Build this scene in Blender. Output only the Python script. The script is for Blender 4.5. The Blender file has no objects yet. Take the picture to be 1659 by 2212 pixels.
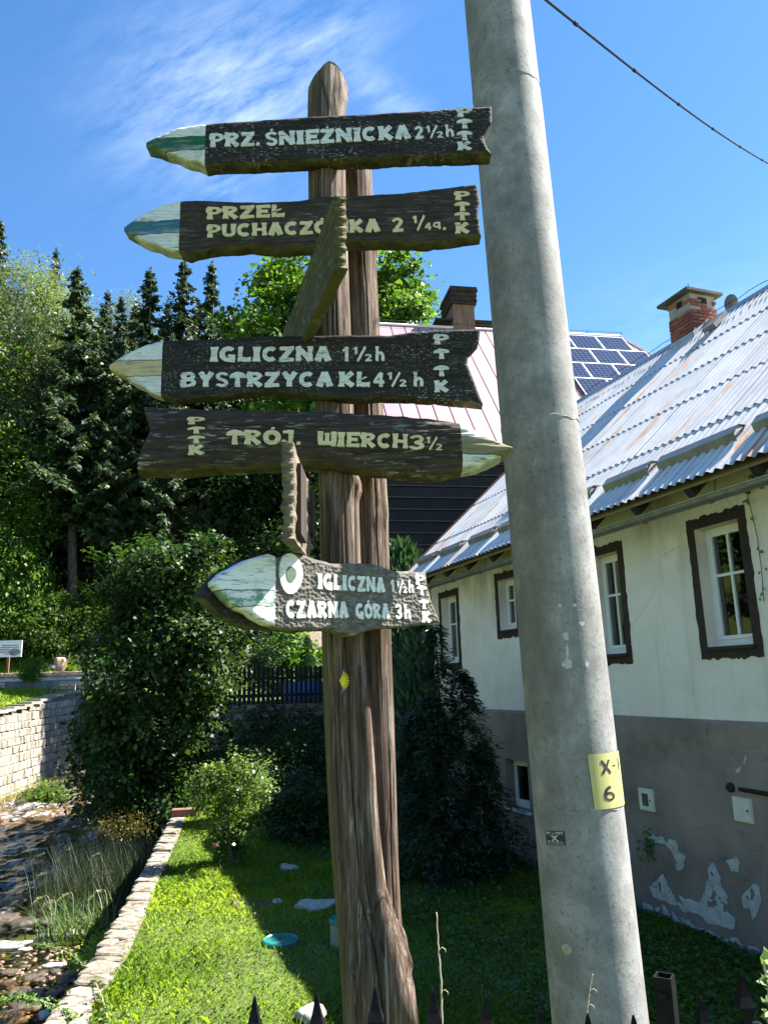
import bpy, math, random
import numpy as np
from mathutils import Matrix, Vector
R = math.radians
rng = np.random.default_rng(7)
random.seed(7)
scene = bpy.context.scene
COL = scene.collection

# ------------------------------------------------------------------ camera, sky, sun, exposure
F, IW, IH = 1650.0, 1659.0, 2212.0
PITCH, ROLL = R(12.6), R(1.6)
CAM = np.array([0, 0, 1.6])
fw = np.array([0, math.cos(PITCH), math.sin(PITCH)])
r0 = np.array([1.0, 0, 0]); u0 = np.cross(r0, fw)
rt = math.cos(ROLL) * r0 - math.sin(ROLL) * u0
up = math.sin(ROLL) * r0 + math.cos(ROLL) * u0
cd = bpy.data.cameras.new('camera'); cam = bpy.data.objects.new('camera', cd); COL.objects.link(cam)
cam.matrix_world = Matrix(((rt[0], up[0], -fw[0], CAM[0]), (rt[1], up[1], -fw[1], CAM[1]), (rt[2], up[2], -fw[2], CAM[2]), (0, 0, 0, 1)))
cd.sensor_fit = 'HORIZONTAL'; cd.sensor_width = 36; cd.lens = 36 * F / IW
cd.clip_end = 3000; cd.clip_start = 0.05
scene.camera = cam

SUN_AZ, SUN_EL = 78.0, 50.8
world = bpy.data.worlds.new('World'); scene.world = world; world.use_nodes = True
world.cycles.sampling_method = 'MANUAL'; world.cycles.sample_map_resolution = 256
nt = world.node_tree; nt.nodes.clear()
def wn(t, **k):
    n = nt.nodes.new(t)
    for a, b in k.items(): setattr(n, a, b)
    return n
sky = wn('ShaderNodeTexSky', sky_type='NISHITA', sun_disc=False, sun_elevation=R(SUN_EL), sun_rotation=R(SUN_AZ), altitude=600, air_density=1.0, dust_density=0.15, ozone_density=2.2)
tc = wn('ShaderNodeTexCoord')
def vmath(op, a, b=None):
    n = wn('ShaderNodeVectorMath', operation=op)
    for i, v in enumerate((a, b)):
        if v is None: continue
        if isinstance(v, (tuple, list, np.ndarray)): n.inputs[i].default_value = tuple(v)
        else: nt.links.new(v, n.inputs[i])
    return n
def smath(op, a, b=None, c=None, clamp=False):
    n = wn('ShaderNodeMath', operation=op, use_clamp=clamp)
    for i, v in enumerate((a, b, c)):
        if v is None: continue
        if isinstance(v, (int, float)): n.inputs[i].default_value = v
        else: nt.links.new(v, n.inputs[i])
    return n.outputs[0]
def ray(x, y): return fw + rt * (x - IW / 2) / F - up * (y - IH / 2) / F
dirv = vmath('NORMALIZE', tc.outputs['Generated']).outputs[0]
# thin cirrus: a few feathered veils on the dome, filled with stretched noise
mask = None
for (x, y, sx, sy, ang, amt) in ((640, 130, .09, .035, 32, .8), (500, 210, .11, .075, 24, 1.0), (330, 280, .06, .03, 10, .6), (470, 385, .045, .025, -40, .8), (820, 200, .07, .02, -35, .6), (1560, 640, .25, .05, 8, .2)):
    c = ray(x, y); c = c / np.linalg.norm(c)
    e1 = np.cross(c, (0, 0, 1)); e1 /= np.linalg.norm(e1); e2 = np.cross(e1, c)
    a = R(ang); f1 = e1 * math.cos(a) + e2 * math.sin(a); f2 = -e1 * math.sin(a) + e2 * math.cos(a)
    p = vmath('DOT_PRODUCT', dirv, f1 / sx).outputs['Value']; q = vmath('DOT_PRODUCT', dirv, f2 / sy).outputs['Value']
    front = smath('GREATER_THAN', vmath('DOT_PRODUCT', dirv, c).outputs['Value'], 0.3)
    g = smath('MULTIPLY', smath('POWER', 2.718, smath('MULTIPLY', smath('ADD', smath('MULTIPLY', p, p), smath('MULTIPLY', q, q)), -0.8)), amt)
    g = smath('MULTIPLY', g, front)
    mask = g if mask is None else smath('MAXIMUM', mask, g)
c0 = ray(500, 250); c0 /= np.linalg.norm(c0)
e1 = np.cross(c0, (0, 0, 1)); e1 /= np.linalg.norm(e1); e2 = np.cross(e1, c0)
a = R(32)
cx = vmath('DOT_PRODUCT', dirv, e1 * math.cos(a) + e2 * math.sin(a)).outputs['Value']
cy = vmath('DOT_PRODUCT', dirv, -e1 * math.sin(a) + e2 * math.cos(a)).outputs['Value']
cmb = wn('ShaderNodeCombineXYZ'); nt.links.new(smath('MULTIPLY', cx, 8), cmb.inputs[0]); nt.links.new(smath('MULTIPLY', cy, 30), cmb.inputs[1])
nz = wn('ShaderNodeTexNoise'); nz.inputs['Scale'].default_value = 1.0; nz.inputs['Detail'].default_value = 6; nz.inputs['Roughness'].default_value = .66; nz.inputs['Distortion'].default_value = .15
nt.links.new(cmb.outputs[0], nz.inputs['Vector'])
wis = wn('ShaderNodeMapRange', clamp=True); wis.inputs[1].default_value = .36; wis.inputs[2].default_value = .72
nt.links.new(nz.outputs['Fac'], wis.inputs[0])
fac = smath('MULTIPLY', smath('MULTIPLY', mask, wis.outputs[0]), .34, clamp=True)
mixc = wn('ShaderNodeMix', data_type='RGBA'); nt.links.new(fac, mixc.inputs['Factor'])
hsv = wn('ShaderNodeHueSaturation'); hsv.inputs['Saturation'].default_value = 1.22
nt.links.new(sky.outputs[0], hsv.inputs['Color'])
nt.links.new(hsv.outputs[0], mixc.inputs['A']); mixc.inputs['B'].default_value = (7.6, 8.4, 9.4, 1)
bg = wn('ShaderNodeBackground'); bg.inputs['Strength'].default_value = 0.066
out = wn('ShaderNodeOutputWorld')
nt.links.new(mixc.outputs['Result'], bg.inputs['Color']); nt.links.new(bg.outputs[0], out.inputs[0])

sd = bpy.data.lights.new('sun', 'SUN'); sd.energy = 5.0; sd.angle = R(0.53); sd.color = (1, .955, .88)
sun = bpy.data.objects.new('sun', sd); COL.objects.link(sun)
SDIR = np.array([math.sin(R(SUN_AZ)) * math.cos(R(SUN_EL)), math.cos(R(SUN_AZ)) * math.cos(R(SUN_EL)), math.sin(R(SUN_EL))])
sun.rotation_euler = Vector(SDIR).to_track_quat('Z', 'Y').to_euler(); sun.location = tuple(SDIR * 60)
scene.view_settings.view_transform = 'Standard'; scene.view_settings.look = 'None'
scene.view_settings.exposure = 2.15; scene.view_settings.gamma = 1.0
scene.render.engine = 'CYCLES'
scene.cycles.max_bounces = 5; scene.cycles.diffuse_bounces = 2; scene.cycles.glossy_bounces = 3; scene.cycles.transmission_bounces = 4; scene.cycles.transparent_max_bounces = 6
scene.cycles.use_denoising = True

# ------------------------------------------------------------------ projection helpers (photo pixel -> point on a real plane)
def aty(x, y, Y):
    d = ray(x, y); return CAM + d * (Y / d[1])
def atz(x, y, z):
    d = ray(x, y); return CAM + d * ((z - CAM[2]) / d[2])
def onplane(x, y, p0, n):
    d = ray(x, y); return CAM + d * (((np.asarray(p0) - CAM) @ n) / (d @ n))

# ------------------------------------------------------------------ object helpers
def tag(o, label=None, cat=None, group=None, kind=None):
    if label: o['label'] = label
    if cat: o['category'] = cat
    if group: o['group'] = group
    if kind: o['kind'] = kind
    return o
def setparent(o, p):
    o.parent = p
    if p is not None:
        q = p; M = Matrix.Identity(4)
        o.matrix_parent_inverse = WM[p.name].inverted()
    return o
WM = {}   # world matrices we know (objects are placed without a depsgraph update)
def link(o, parent=None, M=None):
    COL.objects.link(o)
    M = M or Matrix.Identity(4)
    o.matrix_basis = M          # with matrix_parent_inverse this is the world matrix
    WM[o.name] = M
    if parent is not None: setparent(o, parent)
    return o
def empty(name, loc, label=None, cat=None, group=None, kind=None):
    o = bpy.data.objects.new(name, None); link(o, None, Matrix.Translation(Vector(tuple(loc))))
    return tag(o, label, cat, group, kind)
def meshobj(name, me, parent=None, M=None):
    return link(bpy.data.objects.new(name, me), parent, M)
class MB:
    def __init__(s): s.v = []; s.f = []; s.mi = []
    def add(s, vs, fs, mi=0):
        b = len(s.v); s.v += [tuple(map(float, p)) for p in vs]
        s.f += [tuple(i + b for i in f) for f in fs]; s.mi += [mi] * len(fs)
        return s
    def box(s, c, ax, ay, az, mi=0):           # centre and three half-axis vectors
        c, ax, ay, az = (np.asarray(q, float) for q in (c, ax, ay, az))
        vs = [c + i * ax + j * ay + k * az for k in (-1, 1) for j in (-1, 1) for i in (-1, 1)]
        return s.add(vs, [(0, 2, 3, 1), (4, 5, 7, 6), (0, 1, 5, 4), (2, 6, 7, 3), (0, 4, 6, 2), (1, 3, 7, 5)], mi)
    def abox(s, x0, x1, y0, y1, z0, z1, mi=0):
        return s.box(((x0 + x1) / 2, (y0 + y1) / 2, (z0 + z1) / 2), ((x1 - x0) / 2, 0, 0), (0, (y1 - y0) / 2, 0), (0, 0, (z1 - z0) / 2), mi)
    def tube(s, pts, rad, n=8, caps=True, mi=0):
        pts = np.asarray(pts, float); m = len(pts); rad = np.broadcast_to(np.asarray(rad, float), (m,))
        T = np.gradient(pts, axis=0); T /= np.linalg.norm(T, axis=1)[:, None] + 1e-9
        ref = np.array([0, 0, 1.]) if abs(T[0][2]) < .9 else np.array([1., 0, 0])
        vs = []
        u = np.cross(T[0], ref); u /= np.linalg.norm(u)
        for i in range(m):
            u = u - T[i] * (u @ T[i]); u /= np.linalg.norm(u); w = np.cross(T[i], u)
            for k in range(n):
                a = 2 * math.pi * k / n; vs.append(pts[i] + rad[i] * (u * math.cos(a) + w * math.sin(a)))
        fs = [(i * n + k, i * n + (k + 1) % n, (i + 1) * n + (k + 1) % n, (i + 1) * n + k) for i in range(m - 1) for k in range(n)]
        if caps: fs += [tuple(range(n - 1, -1, -1)), tuple((m - 1) * n + k for k in range(n))]
        return s.add(vs, fs, mi)
    def mesh(s, name, mats, smooth=False):
        me = bpy.data.meshes.new(name); me.from_pydata(s.v, [], s.f)
        mats = mats if isinstance(mats, (list, tuple)) else [mats]
        for m in mats: me.materials.append(m)
        if len(mats) > 1: me.polygons.foreach_set('material_index', s.mi)
        if smooth: me.polygons.foreach_set('use_smooth', [True] * len(me.polygons))
        me.update(); return me
    def build(s, name, mats, parent=None, M=None, smooth=False):
        return meshobj(name, s.mesh(name, mats, smooth), parent, M)
def fastmesh(name, V, Q, mat, tint=None, smooth=False):
    """V (n,3); Q (m,k) equal-size polygons; tint: float per vertex"""
    V = np.asarray(V, np.float32); Q = np.asarray(Q, np.int32); k = Q.shape[1]
    me = bpy.data.meshes.new(name)
    me.vertices.add(len(V)); me.vertices.foreach_set('co', V.ravel())
    me.loops.add(Q.size); me.loops.foreach_set('vertex_index', Q.ravel())
    me.polygons.add(len(Q)); me.polygons.foreach_set('loop_start', np.arange(0, Q.size, k, dtype=np.int32))
    me.polygons.foreach_set('loop_total', np.full(len(Q), k, np.int32))
    if smooth: me.polygons.foreach_set('use_smooth', np.ones(len(Q), bool))
    for m in (mat if isinstance(mat, (list, tuple)) else [mat]): me.materials.append(m)
    if tint is not None:
        at = me.attributes.new('tint', 'FLOAT', 'POINT'); at.data.foreach_set('value', np.asarray(tint, np.float32))
    me.update(calc_edges=True); return me
def grid_faces(nu, nv, wrap=False):
    i = np.arange(nu - 1)[:, None]; j = np.arange(nv if wrap else nv - 1)[None, :]; j2 = (j + 1) % nv
    a = i * nv + j; b = i * nv + j2; c = (i + 1) * nv + j2; d = (i + 1) * nv + j
    return np.stack([np.broadcast_to(q, a.shape) for q in (a, b, c, d)], -1).reshape(-1, 4)
def copytree(o, M, parent=None):
    """copy of a thing with its parts, moved by world matrix M (things are built at the origin)"""
    c = o.copy(); COL.objects.link(c); c.parent = None
    for k in list(c.keys()):
        pass
    W = M @ WM[o.name]; c.matrix_basis = W; WM[c.name] = W
    if parent is not None: setparent(c, parent)
    for ch in [q for q in KIDS.get(o.name, [])]: copytree(ch, M, c)
    return c
KIDS = {}
# smooth value noise on the CPU, for shapes
_perm = rng.random((64, 64, 64))
def vnoise(p, s=1.0):
    p = np.asarray(p, float) * s; i = np.floor(p).astype(int); f = p - i; f = f * f * (3 - 2 * f)
    r = 0
    for dx in (0, 1):
        for dy in (0, 1):
            for dz in (0, 1):
                w = (f[..., 0] if dx else 1 - f[..., 0]) * (f[..., 1] if dy else 1 - f[..., 1]) * (f[..., 2] if dz else 1 - f[..., 2])
                r = r + w * _perm[(i[..., 0] + dx) % 64, (i[..., 1] + dy) % 64, (i[..., 2] + dz) % 64]
    return r * 2 - 1
def fbm(p, s=1.0, o=4):
    return sum(vnoise(np.asarray(p) + 17.3 * k, s * 2 ** k) / 2 ** k for k in range(o))

# ------------------------------------------------------------------ materials
class NB:
    """tiny node-building helper"""
    def __init__(s, name):
        s.m = bpy.data.materials.new(name); s.m.use_nodes = True; s.t = s.m.node_tree; s.t.nodes.clear()
        s.out = s.n('ShaderNodeOutputMaterial'); s.b = s.n('ShaderNodeBsdfPrincipled'); s.l(s.b.outputs[0], s.out.inputs[0])
        s.tc = s.n('ShaderNodeTexCoord')
    def n(s, t, **k):
        q = s.t.nodes.new(t)
        for a, b in k.items(): setattr(q, a, b)
        return q
    def l(s, a, b): s.t.links.new(a, b)
    def put(s, sock, v):
        if v is None: return
        if hasattr(v, 'is_output'): s.l(v, sock)
        else: sock.default_value = v
    def math(s, op, a, b=None, c=None, clamp=False):
        q = s.n('ShaderNodeMath', operation=op, use_clamp=clamp)
        for i, v in enumerate((a, b, c)): s.put(q.inputs[i], v)
        return q.outputs[0]
    def coord(s, kind='Object', scale=(1, 1, 1), loc=(0, 0, 0), rot=(0, 0, 0), rand=False):
        if kind == 'Position': v = s.n('ShaderNodeNewGeometry').outputs['Position']
        else: v = s.tc.outputs[kind]
        if rand:
            oi = s.n('ShaderNodeObjectInfo'); ml = s.math('MULTIPLY', oi.outputs['Random'], 37.0)
            ad = s.n('ShaderNodeVectorMath', operation='ADD'); s.l(v, ad.inputs[0]); s.l(ml, ad.inputs[1]); v = ad.outputs[0]
        mp = s.n('ShaderNodeMapping'); s.l(v, mp.inputs[0]); mp.inputs['Scale'].default_value = scale; mp.inputs['Location'].default_value = loc; mp.inputs['Rotation'].default_value = rot
        return mp.outputs[0]
    def noise(s, v, scale, detail=5, rough=.55, dist=0, out='Fac'):
        q = s.n('ShaderNodeTexNoise'); s.l(v, q.inputs['Vector']); q.inputs['Scale'].default_value = scale; q.inputs['Detail'].default_value = detail
        q.inputs['Roughness'].default_value = rough; q.inputs['Distortion'].default_value = dist; return q.outputs[out]
    def voro(s, v, scale, feature='F1', out='Distance', rnd=1):
        q = s.n('ShaderNodeTexVoronoi', feature=feature); s.l(v, q.inputs['Vector']); q.inputs['Scale'].default_value = scale
        q.inputs['Randomness'].default_value = rnd
        return q.outputs[out]
    def ramp(s, f, stops, interp='LINEAR'):
        q = s.n('ShaderNodeValToRGB'); s.put(q.inputs[0], f); e = q.color_ramp; e.interpolation = interp
        while len(e.elements) < len(stops): e.elements.new(0.5)
        for el, (p, c) in zip(e.elements, stops): el.position = p; el.color = (*c, 1) if len(c) == 3 else c
        return q.outputs[0]
    def rng(s, f, a, b, c=0, d=1):
        q = s.n('ShaderNodeMapRange', clamp=True); s.put(q.inputs[0], f)
        for i, v in enumerate((a, b, c, d)): q.inputs[i + 1].default_value = v
        return q.outputs[0]
    def mix(s, f, a, b, blend='MIX'):
        q = s.n('ShaderNodeMix', data_type='RGBA', blend_type=blend); s.put(q.inputs['Factor'], f)
        for k, v in (('A', a), ('B', b)):
            s.put(q.inputs[k], v if hasattr(v, 'is_output') else (*v, 1) if len(v) == 3 else v)
        return q.outputs['Result']
    def bump(s, h, strength=.3, dist=.01, normal=None):
        q = s.n('ShaderNodeBump'); s.l(h, q.inputs['Height']); q.inputs['Strength'].default_value = strength; q.inputs['Distance'].default_value = dist
        if normal is not None: s.l(normal, q.inputs['Normal'])
        return q.outputs[0]
    def done(s, col=None, rough=.8, normal=None, metal=0, spec=.3):
        if col is not None: s.put(s.b.inputs['Base Color'], col if hasattr(col, 'is_output') else (*col, 1))
        s.put(s.b.inputs['Roughness'], rough); s.put(s.b.inputs['Metallic'], metal); s.b.inputs['Specular IOR Level'].default_value = spec
        if normal is not None: s.l(normal, s.b.inputs['Normal'])
        return s.m
def simple(name, c1, c2, scale=6, rough=.8, bump=.3, bd=.01, kind='Object', stretch=(1, 1, 1), rand=False, metal=0, spec=.3, var=0.0, lo=.3, hi=.7):
    m = NB(name); v = m.coord(kind, stretch, rand=rand)
    f = m.noise(v, scale, 6, .6); c = m.ramp(f, [(lo, c1), (hi, c2)])
    if var:
        oi = m.n('ShaderNodeObjectInfo'); h = m.n('ShaderNodeHueSaturation'); m.l(c, h.inputs['Color'])
        m.l(m.rng(oi.outputs['Random'], 0, 1, 1 - var, 1 + var), h.inputs['Value']); c = h.outputs[0]
    nr = m.bump(m.noise(v, scale * 4, 6, .65), bump, bd) if bump else None
    return m.done(c, rough, nr, metal, spec)
def leafmat(name, dark, light, trans=.45, rough=.5, hue=None):
    m = NB(name); a = m.n('ShaderNodeAttribute', attribute_name='tint')
    stops = [(0, dark), (1, light)] if hue is None else [(0, dark), (.75, light), (1, hue)]
    c = m.ramp(a.outputs['Fac'], stops)
    oi = m.n('ShaderNodeObjectInfo'); h = m.n('ShaderNodeHueSaturation'); m.l(c, h.inputs['Color'])
    m.l(m.rng(oi.outputs['Random'], 0, 1, .82, 1.15), h.inputs['Value']); m.l(m.rng(oi.outputs['Random'], 0, 1, .49, .51), h.inputs['Hue']); c = h.outputs[0]
    m.done(c, rough, spec=.35)
    t = m.n('ShaderNodeBsdfTranslucent')
    tcx = m.n('ShaderNodeMix', data_type='RGBA', blend_type='MULTIPLY'); tcx.inputs['Factor'].default_value = 1; m.l(c, tcx.inputs['A']); tcx.inputs['B'].default_value = (1.5, 1.6, .5, 1)
    m.l(tcx.outputs['Result'], t.inputs[0])
    mx = m.n('ShaderNodeMixShader'); mx.inputs[0].default_value = trans; m.l(m.b.outputs[0], mx.inputs[1]); m.l(t.outputs[0], mx.inputs[2]); m.l(mx.outputs[0], m.out.inputs[0])
    return m.m

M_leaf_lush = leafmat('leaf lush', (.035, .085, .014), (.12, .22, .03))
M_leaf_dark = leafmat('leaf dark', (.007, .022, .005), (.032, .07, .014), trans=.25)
M_leaf_mid = leafmat('leaf mid', (.028, .065, .012), (.1, .17, .035))
M_leaf_horn = leafmat('leaf hornbeam', (.008, .024, .005), (.06, .12, .02), trans=.32)
M_leaf_rose = leafmat('leaf rose', (.045, .1, .02), (.19, .29, .07), trans=.4)
M_leaf_willow = leafmat('leaf willow', (.075, .11, .055), (.19, .23, .13), trans=.35, rough=.45)
M_needle = leafmat('needles', (.014, .034, .012), (.06, .095, .034), trans=.15, rough=.55)
M_yew = leafmat('yew needles', (.006, .017, .008), (.022, .05, .018), trans=.12)
M_thuja = leafmat('cypress sprays', (.03, .07, .04), (.07, .14, .07), trans=.2)
M_reed = leafmat('reeds', (.03, .07, .016), (.13, .19, .06), trans=.3)
M_tallgrass = leafmat('tall grass', (.018, .034, .016), (.055, .08, .04), trans=.3)
M_seed = leafmat('seed heads', (.4, .33, .22), (.65, .56, .42), trans=.3)
M_gold = leafmat('goldenrod', (.05, .045, .008), (.12, .10, .015), trans=.3)
M_grass = leafmat('grass blades', (.085, .16, .012), (.27, .36, .035), trans=.42, hue=(.29, .33, .06))
M_cover = leafmat('ground cover leaves', (.025, .075, .012), (.085, .17, .03), trans=.35)
M_drygrass = leafmat('dry grass', (.2, .19, .06), (.42, .36, .16), trans=.3)
M_bark = simple('bark', (.035, .026, .02), (.12, .1, .085), 6, .9, .8, .03, stretch=(2, 2, .4))
M_bark2 = simple('bark pale', (.09, .075, .06), (.2, .175, .15), 5, .9, .6, .02, stretch=(2, 2, .4))
# ------------------------------------------------------------------ terrain
def sstep(a, b, x):
    t = np.clip((x - a) / (b - a), 0, 1); return t * t * (3 - 2 * t)
_RBY = [0, 6.46, 8.14, 11.4, 14.6, 16.7, 23, 27, 33]; _RBX = [-2.2, -2.4, -2.63, -3.23, -3.83, -4.25, -5.6, -7.2, -9.5]
def xR(y): return np.interp(y, _RBY, _RBX)            # middle of the garden retaining wall
def xL(y): return np.interp(y, [0, 26, 36, 44], [-13.3, -13.75, -14.75, -15.6])
def hgt(x, y):
    x = np.asarray(x, float); y = np.asarray(y, float)
    street = np.zeros_like(x)
    garden = -.9 + 0 * x
    terr = 1.05 + .02 * (y - 23)
    right = np.where(y < 2.3, street, np.where(y < 2.9, -.9 * (y - 2.3) / .6, garden))
    right = np.where(y > 23.3, np.where(y < 23.5, garden + (terr - garden) * (y - 23.3) / .2, terr), right)
    bed = -2.42 + .03 * np.clip(y - 12, 0, 40)*.2
    left = .8 + .55 * sstep(28, 38, y) + .12 * np.clip(-14 - x, 0, 3)
    h = np.where(x > xR(y) - .13, right, np.where(x < xL(y) - .38, left, bed))
    h = np.where((y < 3.0) & (x <= xR(y)), np.where(y < 2.3, 0, bed), h)
    back = 1.4 + 0 * x
    h = np.where(y > 39, np.where(x < xR(39), back, np.maximum(right, back)), h)
    hill = .44 * np.clip(y - 47.5, 0, 90) * (.30 + .70 * sstep(6, -18, x)) + 1.0 * sstep(45, 47.5, y)
    hill = np.maximum(hill, .5 * np.clip(-32 - x, 0, 60) + .0 * y)
    return h + hill
def build_ground():
    xs = np.unique(np.concatenate([np.arange(-160, -30, 5), np.arange(-30, -16, .8), np.arange(-16, 8, .2), np.arange(8, 30, 1.5), np.arange(30, 165, 8)]))
    ys = np.unique(np.concatenate([np.arange(-30, 1, 3), np.arange(1, 26, .2), np.arange(26, 60, .6), np.arange(60, 140, 5), [150, 200, 300, 500, 900]]))
    X, Y = np.meshgrid(xs, ys, indexing='ij'); Z = hgt(X, Y)
    P = np.stack([X, Y, Z], -1)
    Z = Z + .03 * fbm(P * [1, 1, 0], 1.3, 3) * (Y > 3) + .6 * fbm(P * [1, 1, 0], .12, 2) * (Y > 50)
    P[..., 2] = Z
    m = NB('ground soil and turf'); v = m.coord('Position')
    f = m.noise(v, 3.0, 6, .6); g = m.noise(v, 14, 5, .6)
    turf = m.ramp(f, [(.3, (.05, .085, .012)), (.55, (.085, .13, .02)), (.75, (.12, .13, .04))])
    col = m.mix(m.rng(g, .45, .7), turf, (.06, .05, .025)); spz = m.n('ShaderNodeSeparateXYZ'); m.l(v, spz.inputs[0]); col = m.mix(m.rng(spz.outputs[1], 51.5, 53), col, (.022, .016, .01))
    mt = m.done(col, .95, m.bump(g, .5, .03))
    me = fastmesh('ground', P.reshape(-1, 3), grid_faces(len(xs), len(ys))[:, ::-1], mt, smooth=True)
    tag(meshobj('ground', me), kind='structure')
build_ground()

# ------------------------------------------------------------------ leaf geometry
def unit(v): return v / (np.linalg.norm(v, axis=-1, keepdims=True) + 1e-9)
def leafquads(c, d, n, L, W, fold=.12):
    s = unit(np.cross(d, n)); n2 = np.cross(s, d)
    L = np.asarray(L)[:, None]; W = np.asarray(W)[:, None]
    a = c; b = c + d * L * .5 + s * W * .5 + n2 * W * fold; t = c + d * L - n2 * L * .08; e = c + d * L * .5 - s * W * .5 + n2 * W * fold
    return np.stack([a, b, t, e], 1).reshape(-1, 3)
def leafmesh(name, c, d, n, L, W, tint, mat, fold=.12):
    V = leafquads(c, d, n, L, W, fold); N = len(c)
    return fastmesh(name, V, np.arange(N * 4).reshape(N, 4), mat, np.repeat(tint, 4))
def crown_points(lobes, nclump, nleaf, spread, g=rng, shell=.55, gap=.35):
    """clump centres on the lobes' shells, leaves round each clump"""
    P = []; N = []; T = []
    vol = np.array([a[3] * a[4] + a[4] * a[5] for a in lobes]); cnt = np.maximum(3, (nclump * vol / vol.sum()).astype(int))
    for (cx, cy, cz, rx, ry, rz), k in zip(lobes, cnt):
        u = unit(g.normal(size=(k, 3))); rr = shell + (1 - shell) * g.random((k, 1)) ** .6
        cc = np.array([cx, cy, cz]) + u * rr * np.array([rx, ry, rz])
        kp = vnoise(cc, 1.6 / max(rx, .25)) < gap; cc = cc[kp]; u = u[kp]; k = len(cc)
        sz = spread * g.uniform(.6, 1.35, (k, 1, 1))
        off = g.normal(size=(k, nleaf, 3)) * sz * np.array([1, 1, .62])
        P.append((cc[:, None] + off).reshape(-1, 3)); N.append(np.repeat(u, nleaf, 0))
        T.append(np.repeat(np.clip(g.normal(.45, .2, k), 0, 1), nleaf))
    return np.concatenate(P), np.concatenate(N), np.concatenate(T)
def crown_mesh(name, lobes, nclump, nleaf, spread, L, wr, mat, g=rng, shell=.55, droop=.35, extra=None, gap=.35):
    P, U, T = crown_points(lobes, nclump, nleaf, spread, g, shell, gap); k = len(P)
    n = unit(U * .5 + np.array([0, 0, .7]) + g.normal(size=(k, 3)) * .55)
    d = g.normal(size=(k, 3)) + U * .5; d[:, 2] -= droop; d = unit(d - n * np.sum(d * n, 1)[:, None])
    ln = L * np.clip(g.lognormal(-.1, .35, k), .4, 1.9)
    if extra is not None: P = np.concatenate([P, extra[0]]); d = np.concatenate([d, extra[1]]); n = np.concatenate([n, extra[2]]); ln = np.concatenate([ln, extra[3]]); T = np.concatenate([T, extra[4]]); k = len(P)
    return leafmesh(name, P, d, n, ln, ln * wr, np.clip(T + g.normal(0, .17, k), 0, 1), mat)
def shoots(roots, dirs, length, nleaf, L, g, tint=.7):
    """leafy shoots: leaves alternate along thin curving twigs; returns leaf arrays and the twig paths"""
    C = []; D = []; N = []; LL = []; T = []; W = []
    for p, d in zip(roots, dirs):
        ln = length * g.uniform(.5, 1.25); d = unit(d + g.normal(0, .25, 3)); e = p + d * ln + np.array([0, 0, -.12 * ln]); m = p + d * ln * .55 + g.normal(0, .05 * ln, 3); W.append([p, m, e])
        t = np.sort(g.random(nleaf)); q = ((1 - t) ** 2)[:, None] * p + (2 * t * (1 - t))[:, None] * m + (t ** 2)[:, None] * e
        sd = unit(np.cross(d, [0, 0, 1.]) + 1e-3) * np.where(np.arange(nleaf) % 2, 1, -1)[:, None]
        C.append(q); D.append(unit(sd + d * .6 + g.normal(0, .3, (nleaf, 3)))); N.append(unit(np.array([0, 0, 1.]) + g.normal(0, .35, (nleaf, 3)))); LL.append(L * g.uniform(.6, 1.3, nleaf) * (1 - .45 * t)); T.append(np.clip(tint + g.normal(0, .15, nleaf), 0, 1))
    return [np.concatenate(q) for q in (C, D, N, LL, T)], W
def make_lobes(w, h, z0, n, g, squash=.8, top=1.0):
    """lobes filling a crown of width w and height h that starts at z0"""
    L = []
    for i in range(n):
        t = (i + g.random()) / n; prof = math.sin(math.pi * min(1, (.12 + .80 * t) ** top)) ** .6
        a = g.uniform(0, 2 * math.pi); rr = w / 2 * prof * g.uniform(.25, .72)
        s = w * g.uniform(.17, .27) * (.65 + .35 * prof)
        L.append((rr * math.cos(a), rr * math.sin(a), z0 + h * (.1 + .82 * t), s, s, s * squash))
    return L
def wood(name, H, r, lobes, mat, g, parent, bend=.25, n=9, frac=.75):
    mb = MB(); t = np.linspace(0, 1, 9)
    bx, by = g.normal(0, bend, 2)
    path = np.stack([bx * np.sin(t * 2.4), by * np.sin(t * 2.1), t * H * frac], 1); path[:, :2] -= path[0, :2]
    mb.tube(path, r * (1 - .75 * t), n)
    for (cx, cy, cz, rx, ry, rz) in lobes:
        zb = min(cz * .72, H * frac * .9); i = np.interp(zb, path[:, 2], t); b = np.array([np.interp(i, t, path[:, k]) for k in range(3)])
        e = np.array([cx, cy, cz]); m = (b + e) / 2 + g.normal(0, .06 * H * .3, 3) * np.array([1, 1, .3])
        rb = r * (1 - .75 * i) * .55; mb.tube([b, b * .5 + m * .5 + (0, 0, .02 * H), m, m * .5 + e * .5, e], [rb, rb * .8, rb * .6, rb * .4, rb * .15], 6)
    return mb.build(name, mat, parent, smooth=True)
def broadleaf(name, w, h, z0, H, seed, leaf=.16, nclump=420, nleaf=60, spread=.45, mat=M_leaf_mid, nl=16, trunk=.22, bark=M_bark, wr=.62, droop=.35, squash=.8, top=1.0):
    g = np.random.default_rng(seed); root = empty(name, (0, 0, 0)); L = make_lobes(w, h, z0, nl, g, squash, top)
    cr = meshobj('crown', crown_mesh(name + ' leaves', L, nclump, nleaf, spread, leaf, wr, mat, g, droop=droop), root)
    tk = wood('trunk', H, trunk, L, bark, g, root)
    KIDS[root.name] = [cr, tk]; return root
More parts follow.
